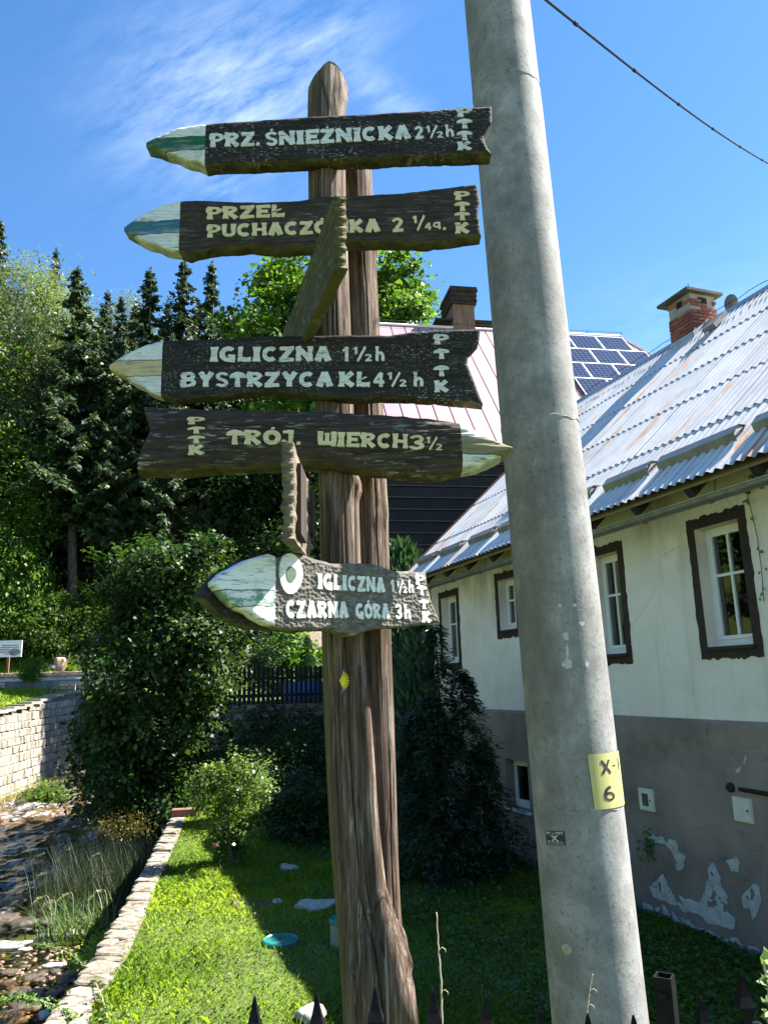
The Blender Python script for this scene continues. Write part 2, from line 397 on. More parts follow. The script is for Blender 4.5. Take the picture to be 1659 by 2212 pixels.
def spruce(name, H, Rb, bare, seed, dens=1.0):
    g = np.random.default_rng(seed); root = empty(name, (0, 0, 0)); C = []; D = []; N = []; LL = []; WW = []; T = []
    mb = MB(); t = np.linspace(0, 1, 10)
    mb.tube(np.stack([.12 * np.sin(t * 5), .1 * np.sin(t * 4 + 1), t * H], 1), .24 * (1 - t) ** .8 + .015, 8)
    z = bare * H
    while z < H * .985:
        fr = 1 - z / H; q = min(1, (z / H - bare) / .12 + .35)
        Lm = (Rb * fr ** .92 + .10) * q
        for k in range(int(g.integers(5, 8))):
            if g.random() < .08: continue
            a = g.uniform(0, 2 * math.pi); L = Lm * g.uniform(.6, 1.2); zz = z + g.uniform(-.2, .2)
            o = np.array([math.cos(a), math.sin(a), 0.]); s = np.array([-o[1], o[0], 0.])
            sag = g.uniform(.22, .42)
            m = max(5, int(L / .13 * dens)); u = (np.arange(m) + g.random(m)) / m
            ax = o[None] * (L * u)[:, None]; ax[:, 2] = zz - sag * L * u + .26 * L * u ** 2.4
            if L > .8: mb.tube([np.array([0, 0, zz]), o * L * .5 + [0, 0, zz - sag * L * .5 + .05 * L], o * L * .95 + [0, 0, zz - sag * L * .95 + .23 * L]], [.035, .02, .006], 4, False)
            for sd in (-1, 1):
                for rep in range(2):
                    tl = (.10 + .18 * min(1, Lm / 1.6) + .45 * L * .35 * (1 - u) ** .7) * g.uniform(.6, 1.3, m)
                    dr = s[None] * sd * g.uniform(.5, 1, (m, 1)) + o[None] * g.uniform(.2, .8, (m, 1)); dr[:, 2] = -g.uniform(.25, 1.1, m) - .3 * rep
                    C.append(ax + g.normal(0, .05, (m, 3))); D.append(unit(dr)); N.append(unit(np.array([0, 0, 1.]) + g.normal(0, .5, (m, 3)) + o * .4)); LL.append(tl); WW.append(np.full(m, .17) * g.uniform(.7, 1.4, m))
                    T.append(np.clip(.25 + .5 * u * fr ** .2 + g.normal(0, .17, m), 0, 1))
            C.append(ax[-3:]); D.append(unit(np.tile(o + [0, 0, .15], (3, 1)) + g.normal(0, .25, (3, 3)))); N.append(np.tile([0, 0, 1.], (3, 1))); LL.append(np.full(3, .12 + .25 * min(1, Lm / 1.5))); WW.append(np.full(3, .1)); T.append(np.full(3, .9))
        z += (.36 + .26 * fr) / dens ** .5
    k = 40; zz = H - 1.2 * g.random(k)                       # leader
    C.append(np.stack([0 * zz, 0 * zz, zz], 1)); D.append(unit(np.stack([g.normal(0, 1, k), g.normal(0, 1, k), .6 + 0 * zz], 1))); N.append(unit(g.normal(size=(k, 3)))); LL.append(.1 + .28 * (H - zz)); WW.append(np.full(k, .08)); T.append(np.full(k, .6))
    cr = meshobj('crown', leafmesh(name + ' needles', *[np.concatenate(q) for q in (C, D, N, LL, WW, T)], M_needle, fold=.05), root)
    tk = mb.build('trunk', M_bark, root, smooth=True)
    KIDS[root.name] = [cr, tk]; return root
USED = set()
def plant(proto, x, y, height, H0, label, cat='tree', group=None, rot=None, wide=1.0, lean=(0, 0), dz=-.15):
    s = height / H0
    M = Matrix.Translation((x, y, float(hgt(x, y)) + dz)) @ Matrix.Rotation(lean[0], 4, 'X') @ Matrix.Rotation(lean[1], 4, 'Y') @ Matrix.Rotation(random.uniform(0, 6.28) if rot is None else rot, 4, 'Z') @ Matrix.Diagonal((s * wide, s * wide, s, 1))
    if proto.name in USED: o = copytree(proto, M)
    else:
        USED.add(proto.name); o = proto; PROTO_M[proto.name] = M
        return pend.append((proto, M, label, cat, group)) or o
    o['label'] = label; o['category'] = cat
    if group: o['group'] = group
    return o
PROTO_M = {}; pend = []
def settle():
    """move each prototype itself to its own first place, once all copies are made"""
    for proto, M, label, cat, group in pend:
        W = M @ WM[proto.name]; proto.matrix_basis = W
        inv0 = WM[proto.name].inverted(); WM[proto.name] = W
        for ch in KIDS[proto.name]:
            ch.matrix_basis = W @ WM[ch.name]; ch.matrix_parent_inverse = W.inverted(); WM[ch.name] = ch.matrix_basis.copy()
        proto['label'] = label; proto['category'] = cat
        if group: proto['group'] = group
    pend.clear()
def by_top(x, y, Y):
    p = aty(x, y, Y); return p[0], Y, p[2] - float(hgt(p[0], Y)) + .15

# ------------------------------------------------------------------ hand-cut lettering: fields -> outlines -> solid letters
def SEG(x0, y0, x1, y1, w0, w1, wm=None):
    def f(X, Y):
        dx, dy = x1 - x0, y1 - y0; L = math.hypot(dx, dy); t = ((X - x0) * dx + (Y - y0) * dy) / L / L; q = ((X - x0) * dy - (Y - y0) * dx) / L
        m = (w0 + w1) / 2 if wm is None else wm
        w = np.where(t < .5, w0 + (m - w0) * (1 - (1 - 2 * np.clip(t, 0, .5)) ** 2), m + (w1 - m) * (2 * np.clip(t, .5, 1) - 1) ** 2)
        return (t >= 0) & (t <= 1) & (np.abs(q) <= w / 2)
    return f
def ARC(cx, cy, rx, ry, ix, iy, a0=0, a1=360):
    def f(X, Y):
        a = np.degrees(np.arctan2((Y - cy) / ry, (X - cx) / rx)) % 360
        inr = ((a - a0) % 360) <= ((a1 - a0) if a1 - a0 <= 360 else 360)
        o = ((X - cx) / rx) ** 2 + ((Y - cy) / ry) ** 2 <= 1
        i = ((X - cx) / max(ix, 1e-3)) ** 2 + ((Y - cy) / max(iy, 1e-3)) ** 2 < 1
        return o & ~i & inr
    return f
G = {   # width/height ratio, strokes
    'I': (.5, [SEG(.5, 0, .5, 1, 1, 1, .66)]),
    'P': (.86, [SEG(.22, 0, .22, 1, .46, .44, .3), ARC(.45, .7, .55, .3, .24, .11)]),
    'R': (.95, [SEG(.2, 0, .2, 1, .42, .4, .27), ARC(.42, .72, .48, .28, .2, .1), SEG(.4, .5, .84, 0, .26, .36)]),
    'Z': (.88, [SEG(.02, .87, .98, .9, .22, .28), SEG(.8, .9, .2, .1, .34, .34), SEG(.02, .12, .98, .1, .3, .24)]),
    'S': (.75, [ARC(.5, .72, .48, .29, .2, .1, 20, 270), ARC(.5, .28, .48, .29, .2, .1, 200, 450)]),
    'N': (1.0, [SEG(.17, 0, .17, 1, .36, .36, .25), SEG(.83, 0, .83, 1, .36, .36, .25), SEG(.12, .95, .88, .05, .32, .32)]),
    'E': (.85, [SEG(.22, 0, .22, 1, .44, .44, .3), SEG(.2, .88, 1, .9, .2, .3), SEG(.2, .5, .85, .5, .18, .28), SEG(.2, .12, 1, .1, .2, .3)]),
    'C': (.9, [ARC(.52, .5, .52, .52, .22, .24, 48, 312)]),
    'K': (.95, [SEG(.2, 0, .2, 1, .42, .42, .28), SEG(.25, .45, .85, .97, .26, .36), SEG(.3, .55, .88, .03, .28, .36)]),
    'A': (1.0, [SEG(.2, 0, .5, 1, .4, .34), SEG(.8, 0, .5, 1, .4, .34), SEG(.25, .34, .75, .34, .16, .16)]),
    'T': (.9, [SEG(.5, 0, .5, .9, .36, .4, .28), ARC(.5, .62, .52, .4, 0, 0, 0, 180)]),
    'L': (.78, [SEG(.22, 0, .22, 1, .44, .44, .3), SEG(.2, .13, 1, .14, .22, .36)]),
    'U': (.92, [SEG(.18, .3, .18, 1, .26, .38), SEG(.82, .3, .82, 1, .26, .38), ARC(.5, .36, .46, .37, .2, .14, 180, 360)]),
    'H': (.95, [SEG(.18, 0, .18, 1, .38, .38, .26), SEG(.82, 0, .82, 1, .38, .38, .26), SEG(.1, .5, .9, .5, .2, .2)]),
    'O': (.95, [ARC(.5, .5, .5, .52, .2, .23)]),
    'W': (1.15, [SEG(.14, .2, .14, 1, .22, .34), SEG(.5, .1, .5, .9, .2, .26), SEG(.86, .0, .86, 1, .26, .34), SEG(.05, .2, .95, .2, .3, .24)]),
    'G': (.95, [ARC(.52, .5, .52, .52, .22, .24, 48, 330), SEG(.78, -.06, .78, .46, .3, .34), SEG(.5, .38, .94, .38, .16, .18)]),
    'B': (.88, [SEG(.2, 0, .2, 1, .4, .4, .28), ARC(.42, .74, .48, .27, .2, .1), ARC(.44, .28, .54, .3, .24, .12)]),
    'Y': (.95, [SEG(.5, 0, .5, .55, .36, .28), SEG(.16, 1, .52, .42, .36, .28), SEG(.84, 1, .48, .42, .36, .28)]),
    'J': (.72, [SEG(.66, .3, .66, 1, .3, .4), ARC(.4, .34, .42, .36, .14, .12, 180, 360), SEG(.1, .88, .8, .9, .22, .2)]),
    '1': (.5, [SEG(.62, 0, .62, 1, .5, .5, .42), SEG(.1, .68, .6, .95, .2, .24)]),
    '2': (.66, [ARC(.48, .72, .46, .3, .2, .12, 340, 540), SEG(.78, .66, .22, .08, .26, .26), SEG(.04, .1, .98, .1, .22, .22)]),
    '3': (.62, [ARC(.45, .74, .46, .27, .2, .11, 250, 530), ARC(.45, .28, .5, .29, .2, .11, 190, 470)]),
    '4': (.75, [SEG(.66, 1, .1, .3, .2, .22), SEG(.02, .33, 1, .33, .2, .2), SEG(.7, 0, .7, 1, .34, .34, .27)]),
    '6': (.6, [ARC(.5, .3, .48, .31, .26, .16), ARC(.62, .5, .6, .5, .36, .32, 80, 200)]),
    'X': (.7, [SEG(.12, 1, .88, 0, .22, .24), SEG(.88, 1, .12, 0, .2, .22)]),
    '/': (.62, [SEG(.1, 0, .9, 1, .2, .2)]),
    'h': (.66, [SEG(.2, 0, .2, 1, .34, .36, .28), ARC(.5, .3, .42, .34, .16, .16, 0, 180), SEG(.78, 0, .78, .34, .32, .26)]),
    'q': (.62, [ARC(.44, .5, .42, .34, .17, .16), SEG(.76, 0, .76, .82, .28, .28)]),
    '.': (.26, [SEG(.5, 0, .5, .2, .8, .7)]), "'": (.3, [SEG(.3, 0, .7, 1, .6, .8)]), '-': (.45, [SEG(.05, .5, .95, .5, .2, .2)]),
    'l': (.16, [SEG(.5, 0, .5, 1, .6, .5)]),
    'Q': (.62, [ARC(.5, .5, .5, .5, 0, 0)]),
}
def contour(inside, nx, ny):
    """inside: smooth field sampled on an (nx,ny) unit grid, contour at .5 -> 2-D verts, polygons, boundary edges"""
    V = []; idx = {}; P = []; E = []
    def vid(k, x, y):
        if k not in idx: idx[k] = len(V); V.append((x, y))
        return idx[k]
    S = inside >= .5
    for i in range(nx - 1):
        for j in range(ny - 1):
            c = [(i, j), (i + 1, j), (i + 1, j + 1), (i, j + 1)]; b = [S[q] for q in c]
            if not any(b): continue
            poly = []; cr = []
            for k in range(4):
                a, e = c[k], c[(k + 1) % 4]
                if b[k]: poly.append(vid(a, a[0] / (nx - 1), a[1] / (ny - 1)))
                if b[k] != b[(k + 1) % 4]:
                    va, ve = inside[a], inside[e]; t = float(np.clip((.5 - va) / (ve - va + 1e-9), .02, .98))
                    key = (min(a, e), max(a, e)); q = vid(key, (a[0] + t * (e[0] - a[0])) / (nx - 1), (a[1] + t * (e[1] - a[1])) / (ny - 1))
                    poly.append(q); cr.append((len(poly) - 1, b[k]))
            P.append(tuple(poly))
            if len(cr) == 2:
                (p0, out0), (p1, _) = cr
                E.append((poly[p0], poly[p1]) if out0 else (poly[p1], poly[p0]))
    return V, P, E
def blur(A, n):
    for _ in range(n):
        A = (A + np.roll(A, 1, 0) + np.roll(A, -1, 0) + np.roll(A, 1, 1) + np.roll(A, -1, 1)) / 5
    return A
_gl = {}
def glyph(ch):
    if ch in _gl: return _gl[ch]
    w, st = G[ch]; ny = 34; nx = max(10, int(ny * w)); ss = 3; m = .08
    xs = np.linspace(-m, 1 + m, nx * ss); ys = np.linspace(-m, 1 + m, ny * ss); X, Y = np.meshgrid(xs, ys, indexing='ij')
    pp = np.stack([X * w, Y, np.full_like(X, ord(ch) * 1.7)], -1)
    X = X + .028 * vnoise(pp, 5); Y = Y + .028 * vnoise(pp + 9, 5)
    A = np.zeros(X.shape)
    for f in st: A = np.maximum(A, f(X, Y))
    A[0] = A[-1] = 0; A[:, 0] = A[:, -1] = 0
    A = blur(A, 3).reshape(nx, ss, ny, ss).mean((1, 3)); A[0] = A[-1] = 0; A[:, 0] = A[:, -1] = 0
    V, P, E = contour(A, nx, ny); V = [(-m + x * (1 + 2 * m), -m + y * (1 + 2 * m)) for x, y in V]
    _gl[ch] = (V, P, E); return _gl[ch]
def solid(V, P, E, y0=0.0, y1=-1.0):
    """2-D shape in the x-z plane, extruded towards -y"""
    n = len(V); mb = MB()
    mb.add([(x, y1, z) for x, z in V] + [(x, y0, z) for x, z in V], [tuple(p) for p in P] + [(a, a + n, b + n, b) for a, b in E])
    return mb
_gm = {}
def glyphmesh(ch, mat):
    k = (ch, mat.name)
    if k not in _gm: _gm[k] = solid(*glyph(ch)).mesh('letter ' + ch, mat)
    return _gm[k]

# ------------------------------------------------------------------ signpost
def paint(name, c, wear=.5, dirt=(.07, .06, .045), scale=14):
    m = NB(name); v = m.coord('Position', (1, 1, 6)); v2 = m.coord('Position', (9, 9, 60), rot=(0, 0, 0))
    cr = m.noise(v2, 3.2, 4, .7, .6); f = m.noise(v, scale, 5, .6)
    col = m.mix(m.rng(f, .42, .8), c, tuple(q * .72 for q in c))
    col = m.mix(m.math('MULTIPLY', m.rng(cr, .57, .66), wear * 2, clamp=True), col, dirt)
    return m.done(col, .75, m.bump(cr, .5, .002))
M_white = paint('white letter paint', (.60, .60, .57)); M_cream = paint('cream letter paint', (.62, .52, .30), .25); M_white2 = paint('worn white letter paint', (.72, .72, .68), .3)
def boardmat(name, xt, sgn, zlo, zhi, slope, band, white, woodc, fleck, famt, fx=9, moss=.35, lowz=-.1, fs=(60, 30, 190), chip=0):
    """weathered carved board; the arrow tip beyond xt is painted white-band-white"""
    m = NB(name); ob = m.tc.outputs['Object']; sp = m.n('ShaderNodeSeparateXYZ'); m.l(ob, sp.inputs[0])
    x, yy, z = sp.outputs
    gv = m.coord('Object', (fx, 20, 75)); grain = m.noise(gv, 1.0, 5, .65, .4)
    fv = m.coord('Object', fs, loc=(zlo * 90, 0, xt * 30)); fl = m.noise(fv, 1.0, 3, .6, .3); big = m.noise(m.coord('Object', (4, 4, 14)), 1.0, 4, .6)
    wd = m.ramp(grain, [(.3, woodc[0]), (.55, woodc[1]), (.75, woodc[2])])
    fm = m.math('MULTIPLY', m.rng(fl, .565, .64), m.rng(big, .42, .66), clamp=True)
    wd = m.mix(m.math('MULTIPLY', fm, famt, clamp=True), wd, fleck)
    lich = m.rng(m.noise(m.coord('Object', (1, 1, 1)), 38, 5, .7), .68, .74)
    wd = m.mix(m.math('MULTIPLY', lich, .5), wd, (.35, .36, .3))
    wob = m.math('MULTIPLY', m.math('SUBTRACT', m.noise(m.coord('Object'), 25, 3), .5), .012)
    zz = m.math('ADD', m.math('SUBTRACT', z, m.math('MULTIPLY', x, slope)), wob)
    inb = m.math('MULTIPLY', m.math('GREATER_THAN', zz, zlo), m.math('LESS_THAN', zz, zhi))
    edge = m.math('MULTIPLY', m.math('LESS_THAN', m.math('ABSOLUTE', m.math('SUBTRACT', zz, zlo)), .0016), 1)
    edge = m.math('MAXIMUM', edge, m.math('LESS_THAN', m.math('ABSOLUTE', m.math('SUBTRACT', zz, zhi)), .0016))
    if chip: inb = m.math('MULTIPLY', inb, m.rng(m.noise(m.coord('Object', (9, 9, 16)), 1.6, 5, .7), .47, .56))
    pn = m.mix(inb, white, band)
    cv = m.coord('Object', (10, 20, 110)); cr = m.noise(cv, 1.0, 5, .75, .8)
    pn = m.mix(m.rng(cr, .54, .62), pn, tuple(q * .3 for q in white)); pn = m.mix(m.rng(m.noise(m.coord('Object', (3, 8, 20)), 1.0, 5, .7), .54, .66, 0, .5), pn, tuple(q * .62 for q in white))
    pn = m.mix(m.math('MULTIPLY', edge, .8), pn, (.02, .018, .015))
    gr = m.rng(m.noise(m.coord('Object'), 14, 5, .65), .55, .72)
    pn = m.mix(m.math('MULTIPLY', gr, .45), pn, (.16, .15, .07))
    tip = m.math('GREATER_THAN' if sgn > 0 else 'LESS_THAN', m.math('ADD', x, m.math('MULTIPLY', wob, .3)), xt)
    col = m.mix(tip, wd, pn)
    # moss and algae grow on the under side of the board
    geo = m.n('ShaderNodeNewGeometry'); sn = m.n('ShaderNodeSeparateXYZ'); m.l(geo.outputs['Normal'], sn.inputs[0])
    under = m.rng(m.math('MULTIPLY', sn.outputs[2], -1), .35, .8)
    mossn = m.rng(m.noise(m.coord('Object'), 22, 5, .65), .40, .62, .1, 1)
    col = m.mix(m.math('MULTIPLY', m.math('MULTIPLY', under, mossn), m.rng(tip, 0, 1, .9, .55)), col, (.085, .08, .026))
    bp = m.bump(grain, .6, .006); bp = m.bump(fl, .5, .004, bp)
    return m.done(col, .85, bp, spec=.25)
YS = 2.385                       # front plane of the boards that face the camera
post = empty('wooden_signpost', (-.1, 2.5, -.9), 'tall weathered wooden signpost of two logs with carved arrow boards, behind the fence', 'signpost')
def frame(yaw, p):
    """matrix of a board: local x along the board, -y out of its face, z up"""
    c, s = math.cos(yaw), math.sin(yaw)
    return Matrix(((c, -s, 0, p[0]), (s, c, 0, p[1]), (0, 0, 1, p[2]), (0, 0, 0, 1)))
class Board:
    def __init__(b, ref, Y, yaw=0.0):
        b.p = aty(ref[0], ref[1], Y); b.ex = np.array([math.cos(yaw), math.sin(yaw), 0]); b.en = np.array([math.sin(yaw), -math.cos(yaw), 0]); b.M = frame(yaw, b.p)
    def uv(b, x, y):
        q = onplane(x, y, b.p, b.en) - b.p; return float(q @ b.ex), float(q[2])
    def body(b, top, bot, left, right, thick, disp, name='sign_board', nu=150, nv=40, bulge=0.0, mat=None, round_=0.0):
        T = np.array([b.uv(*q) for q in top]); B = np.array([b.uv(*q) for q in bot]); Lx = np.array([b.uv(*q) for q in left]) if left else None; Rx = np.array([b.uv(*q) for q in right]) if right else None
        x0 = min(T[0, 0], B[0, 0]); x1 = max(T[-1, 0], B[-1, 0])
        us = np.linspace(0, 1, nu); vs = np.linspace(0, 1, nv)
        # left/right ends as functions of the height fraction
        def endx(P, v, dflt):
            if P is None: return np.full_like(v, dflt)
            f = (P[:, 1] - P[-1, 1]) / (P[0, 1] - P[-1, 1]); o = np.argsort(f); return np.interp(v, f[o], P[o, 0])
        xl = endx(Lx, vs, x0); xr = endx(Rx, vs, x1)
        U, Vv = np.meshgrid(us, vs, indexing='ij')
        X = xl[None] * (1 - U) + xr[None] * U
        zt = np.interp(X, T[:, 0], T[:, 1]); zb = np.interp(X, B[:, 0], B[:, 1])
        jit = .0035 * fbm(np.stack([X * 1.0, 0 * X, 0 * X + 3.1], -1), 28, 3)
        Z = (zb + jit) * (1 - Vv) + (zt + .5 * jit) * Vv
        e = np.minimum(np.minimum(Vv, 1 - Vv) * (zt - zb) / .012, np.minimum(U, 1 - U) * (x1 - x0) / .012); e = np.clip(e, 0, 1)
        edge = (1 - e) ** 2 * .006
        dz = disp(X, Z) * e
        bul = bulge * np.sqrt(np.clip(1 - (2 * Vv - 1) ** 2, 0, 1))
        Yf = -dz + edge - bul
        Fv = np.stack([X, Yf, Z], -1).reshape(-1, 3)
        Bk = np.stack([X, np.full_like(X, thick) + (bul * .6 if round_ else 0), Z], -1).reshape(-1, 3)
        n = len(Fv); f1 = grid_faces(nu, nv); q = f1[:, ::1]
        # boundary loop
        ring = [(i, 0) for i in range(nu)] + [(nu - 1, j) for j in range(1, nv)] + [(i, nv - 1) for i in range(nu - 2, -1, -1)] + [(0, j) for j in range(nv - 2, 0, -1)]
        rid = np.array([i * nv + j for i, j in ring]); r2 = np.roll(rid, -1)
        # an extra mid row on the rim gives the sawn edges some unevenness
        mid = (Fv[rid] * .5 + Bk[rid] * .5); mid[:, 2] += .002 * fbm(mid, 30, 2); nm = 2 * n + np.arange(len(rid)); nm2 = np.roll(nm, -1)
        V = np.concatenate([Fv, Bk, mid])
        Q = np.concatenate([f1[:, ::-1], f1 + n, np.stack([rid, r2, nm2, nm], 1)[:, ::-1], np.stack([nm, nm2, r2 + n, rid + n], 1)[:, ::-1]])
        me = fastmesh(name, V, Q, mat); o = meshobj(name, me, post, b.M)
        b.o = o; b.thick = thick; b.bulge = bulge
        b.zrange = (T, B)
        return o
    def letter(b, ch, u0, u1, z0, z1, tilt, mat, proud=.004, off=0.0):
        M = b.M @ Matrix.Translation((u0, .004 - off, z0)) @ Matrix.Rotation(-tilt, 4, 'Y') @ Matrix.Diagonal((u1 - u0, proud + .004, z1 - z0, 1))
        return meshobj('letter', glyphmesh(ch, mat), b.o, M)
    def line(b, s, p0, p1, hpx, mat, gap=.07, off=0.0, depth=.004):
        """text between two photo points of its base line; lower-case digits after '_' are small (fractions)"""
        a = np.array(b.uv(*p0)); e = np.array(b.uv(*p1)); L = np.linalg.norm(e - a); t = math.atan2(e[1] - a[1], e[0] - a[0])
        hh = abs(b.uv(p0[0], p0[1] - hpx)[1] - a[1])
        W = [];
        for ch in s:
            W.append(.45 if ch == ' ' else G[{'Ó': 'O', 'Ś': 'S', 'Ż': 'Z', 'Ł': 'L', '½': 'O', '¼': 'O'}.get(ch, ch)][0] * (1.35 if ch in '½¼' else 1))
        tot = sum(W) + gap * (len(s) - 1); k = L / tot; x = 0.0
        ux = np.array([math.cos(t), math.sin(t)]); uz = np.array([-math.sin(t), math.cos(t)])
        def put(c, xx, zz, w, h):
            q = a + ux * xx + uz * zz; b.letter(c, q[0], q[0] + w, q[1], q[1] + h, t, mat, depth, off)
        for ch, w in zip(s, W):
            w *= k
            if ch in '½¼':
                put('1', x, hh * .5, w * .28, hh * .5); put('/', x + w * .2, 0, w * .5, hh); put('2' if ch == '½' else '4', x + w * .64, 0, w * .36, hh * .48)
            elif ch != ' ':
                base = {'Ó': 'O', 'Ś': 'S', 'Ż': 'Z', 'Ł': 'L'}.get(ch, ch)
                put(base, x, hh * .1 if ch == 'q' else 0, w, hh * (.75 if ch == 'q' else 1))
                if ch in 'ÓŚ': put("'", x + w * .4, hh * 1.06, w * .25, hh * .16)
                if ch == 'Ż': put('.', x + w * .42, hh * 1.06, w * .2, hh * .7)
                if ch == 'Ł': put('/', x - w * .05, hh * .36, w * .85, hh * .3)
            x += w + gap * k
    def stack(b, s, x0, x1, rows, mat, off=0.0, dx=0, dxs=None):
        for i, (ch, (ya, yb)) in enumerate(zip(s, rows)):
            d = dxs[i] if dxs else 0
            u0, z0 = b.uv(x0 + d, yb); u1, z1 = b.uv(x1 + d, ya); b.letter(ch, u0, u1, z0, z1, 0, mat, .004, off)
def rough(sx, sz, amp):
    return lambda X, Z: amp * fbm(np.stack([X * sx, 0 * X, Z * sz], -1), 1, 3)
DARK = [(.010, .009, .008), (.022, .019, .017), (.05, .045, .04)]
BROWN = [(.016, .012, .009), (.04, .03, .023), (.085, .068, .055)]
# -- 1: green
b1 = Board((443, 310), YS, 0.0)
ut, _ = b1.uv(443, 310); zlo = b1.uv(443, 321)[1]; zhi = b1.uv(443, 292)[1]
m1 = boardmat('carved board, green tip', ut, -1, zlo, zhi, .03, (.012, .10, .06), (.6, .61, .58), DARK, (.42, .41, .42), .95)
o = b1.body([(315, 304), (345, 290), (390, 272), (443, 265), (665, 250), (900, 238), (1063, 226)], [(315, 312), (359, 326), (400, 341), (444, 354), (560, 350), (700, 344), (900, 336), (1063, 329)], None, [(1062, 226), (1063, 262), (1045, 290), (1050, 310), (1062, 330)], .062, rough(45, 160, .0022), mat=m1, nu=220, nv=50)
o['label'] = 'topmost black arrow board with green and white tip'
b1.line('PRZ.', (454, 318), (562, 314), 29, M_white); b1.line('ŚNIEŻNICKA', (574, 315), (888, 299), 29, M_white); b1.line('2½h', (897, 300), (982, 295), 26, M_white, .2)
b1.stack('PTTK', 988, 1019, [(231, 252), (257, 278), (283, 303), (306, 324)], M_white)
# -- 2: blue
b2 = Board((405, 490), YS, 0.0)
m2 = boardmat('carved board, blue tip', b2.uv(405, 0)[0], -1, b2.uv(405, 500)[1], b2.uv(405, 473)[1], .03, (.025, .13, .20), (.62, .63, .62), BROWN, (.26, .25, .25), .5, fs=(14, 20, 170))
o = b2.body([(267, 488), (300, 464), (350, 440), (405, 430), (482, 433), (559, 435), (647, 432), (686, 424), (752, 421), (867, 416), (950, 405), (1033, 394)], [(267, 494), (300, 516), (350, 534), (405, 546), (472, 534), (540, 530), (600, 537), (686, 531), (757, 519), (812, 521), (920, 523), (1038, 506)], None, [(1031, 394), (1037, 432), (1033, 455), (1040, 506)], .06, rough(22, 150, .0028), mat=m2, nu=200, nv=50)
o['label'] = 'second board from the top, dark brown with blue and white tip and cream lettering'
b2.line('PRZEŁ', (447, 474), (615, 468), 26, M_cream); b2.line('PUCHACZÓWKA', (448, 513), (822, 500), 27, M_cream); b2.line('2', (848, 501), (872, 500), 29, M_cream); b2.line('¼', (892, 498), (932, 496), 31, M_cream); b2.line('q.', (936, 498), (964, 496), 24, M_cream)
b2.stack('PTTK', 983, 1014, [(413, 432), (436, 456), (458, 476), (481, 504)], M_cream)
# -- 3: yellow
b3 = Board((380, 800), YS, 0.0)
m3 = boardmat('carved board, yellow tip', b3.uv(380, 0)[0], -1, b3.uv(380, 810)[1], b3.uv(380, 776)[1], .0, (.5, .40, .22), (.62, .62, .62), DARK, (.36, .35, .35), .9, fs=(95, 30, 210))
o = b3.body([(235, 786), (260, 770), (294, 752), (340, 736), (380, 733), (455, 732), (552, 726), (696, 724), (754, 722), (840, 724), (897, 715), (955, 711), (1040, 708)], [(235, 793), (271, 815), (322, 846), (350, 855), (383, 861), (449, 857), (529, 849), (581, 843), (633, 849), (696, 854), (754, 860), (840, 860), (955, 863), (1044, 871)], None, [(1038, 708), (1035, 737), (1012, 763), (1010, 786), (1024, 821), (1035, 850), (1044, 872)], .055, rough(45, 170, .0022), mat=m3, nu=200, nv=60)
o['label'] = 'third long board, black with pale yellow and white tip and two lines of white lettering'
b3.line('IGLICZNA', (453, 781), (716, 780), 31, M_white, .08); b3.line('1½h', (739, 781), (832, 780), 31, M_white, .22); b3.line('BYSTRZYCA', (391, 836), (720, 835), 31, M_white, .08); b3.line('KŁ', (731, 835), (799, 835), 31, M_white); b3.line('4½', (806, 835), (878, 835), 30, M_white, .2); b3.line('h', (893, 835), (916, 835), 31, M_white)
b3.stack('PTTK', 938, 969, [(722, 744), (754, 776), (790, 813), (822, 847)], M_white)
# -- 4: half log pointing right
b4 = Board((946, 960), YS - .01, 0.0)
m4 = boardmat('half log with white tip', b4.uv(946, 0)[0], 1, b4.uv(955, 985)[1], b4.uv(955, 948)[1], -.05, (.2, .18, .10), (.58, .6, .6), BROWN, (.4, .39, .36), .7, fx=6, fs=(18, 20, 120))
o = b4.body([(305, 878), (437, 884), (581, 887), (725, 890), (840, 897), (943, 905), (1001, 917), (1058, 947), (1104, 970)], [(298, 1022), (380, 1021), (495, 1014), (639, 1008), (725, 1008), (811, 1020), (880, 1031), (961, 1028), (1030, 1014), (1093, 986), (1104, 976)], [(311, 878), (331, 936), (317, 965), (302, 999), (298, 1025)], None, .07, rough(16, 130, .0045), mat=m4, nu=220, nv=54, bulge=.035, round_=1)
o['label'] = 'half log board pointing right, dark bark colour with flaking white tip'
b4.line('TRÓJ.', (494, 967), (653, 968), 30, M_cream, .06, .034, .006); b4.line('WIERCH', (688, 970), (880, 976), 30, M_cream, .07, .034, .006); b4.line('3', (884, 978), (916, 979), 30, M_cream, off=.034, depth=.006); b4.line('½', (918, 978), (953, 980), 27, M_cream, off=.034, depth=.006)
b4.stack('PTTK', 412, 448, [(908, 924), (929, 944), (948, 965), (968, 989)], M_cream, .033)
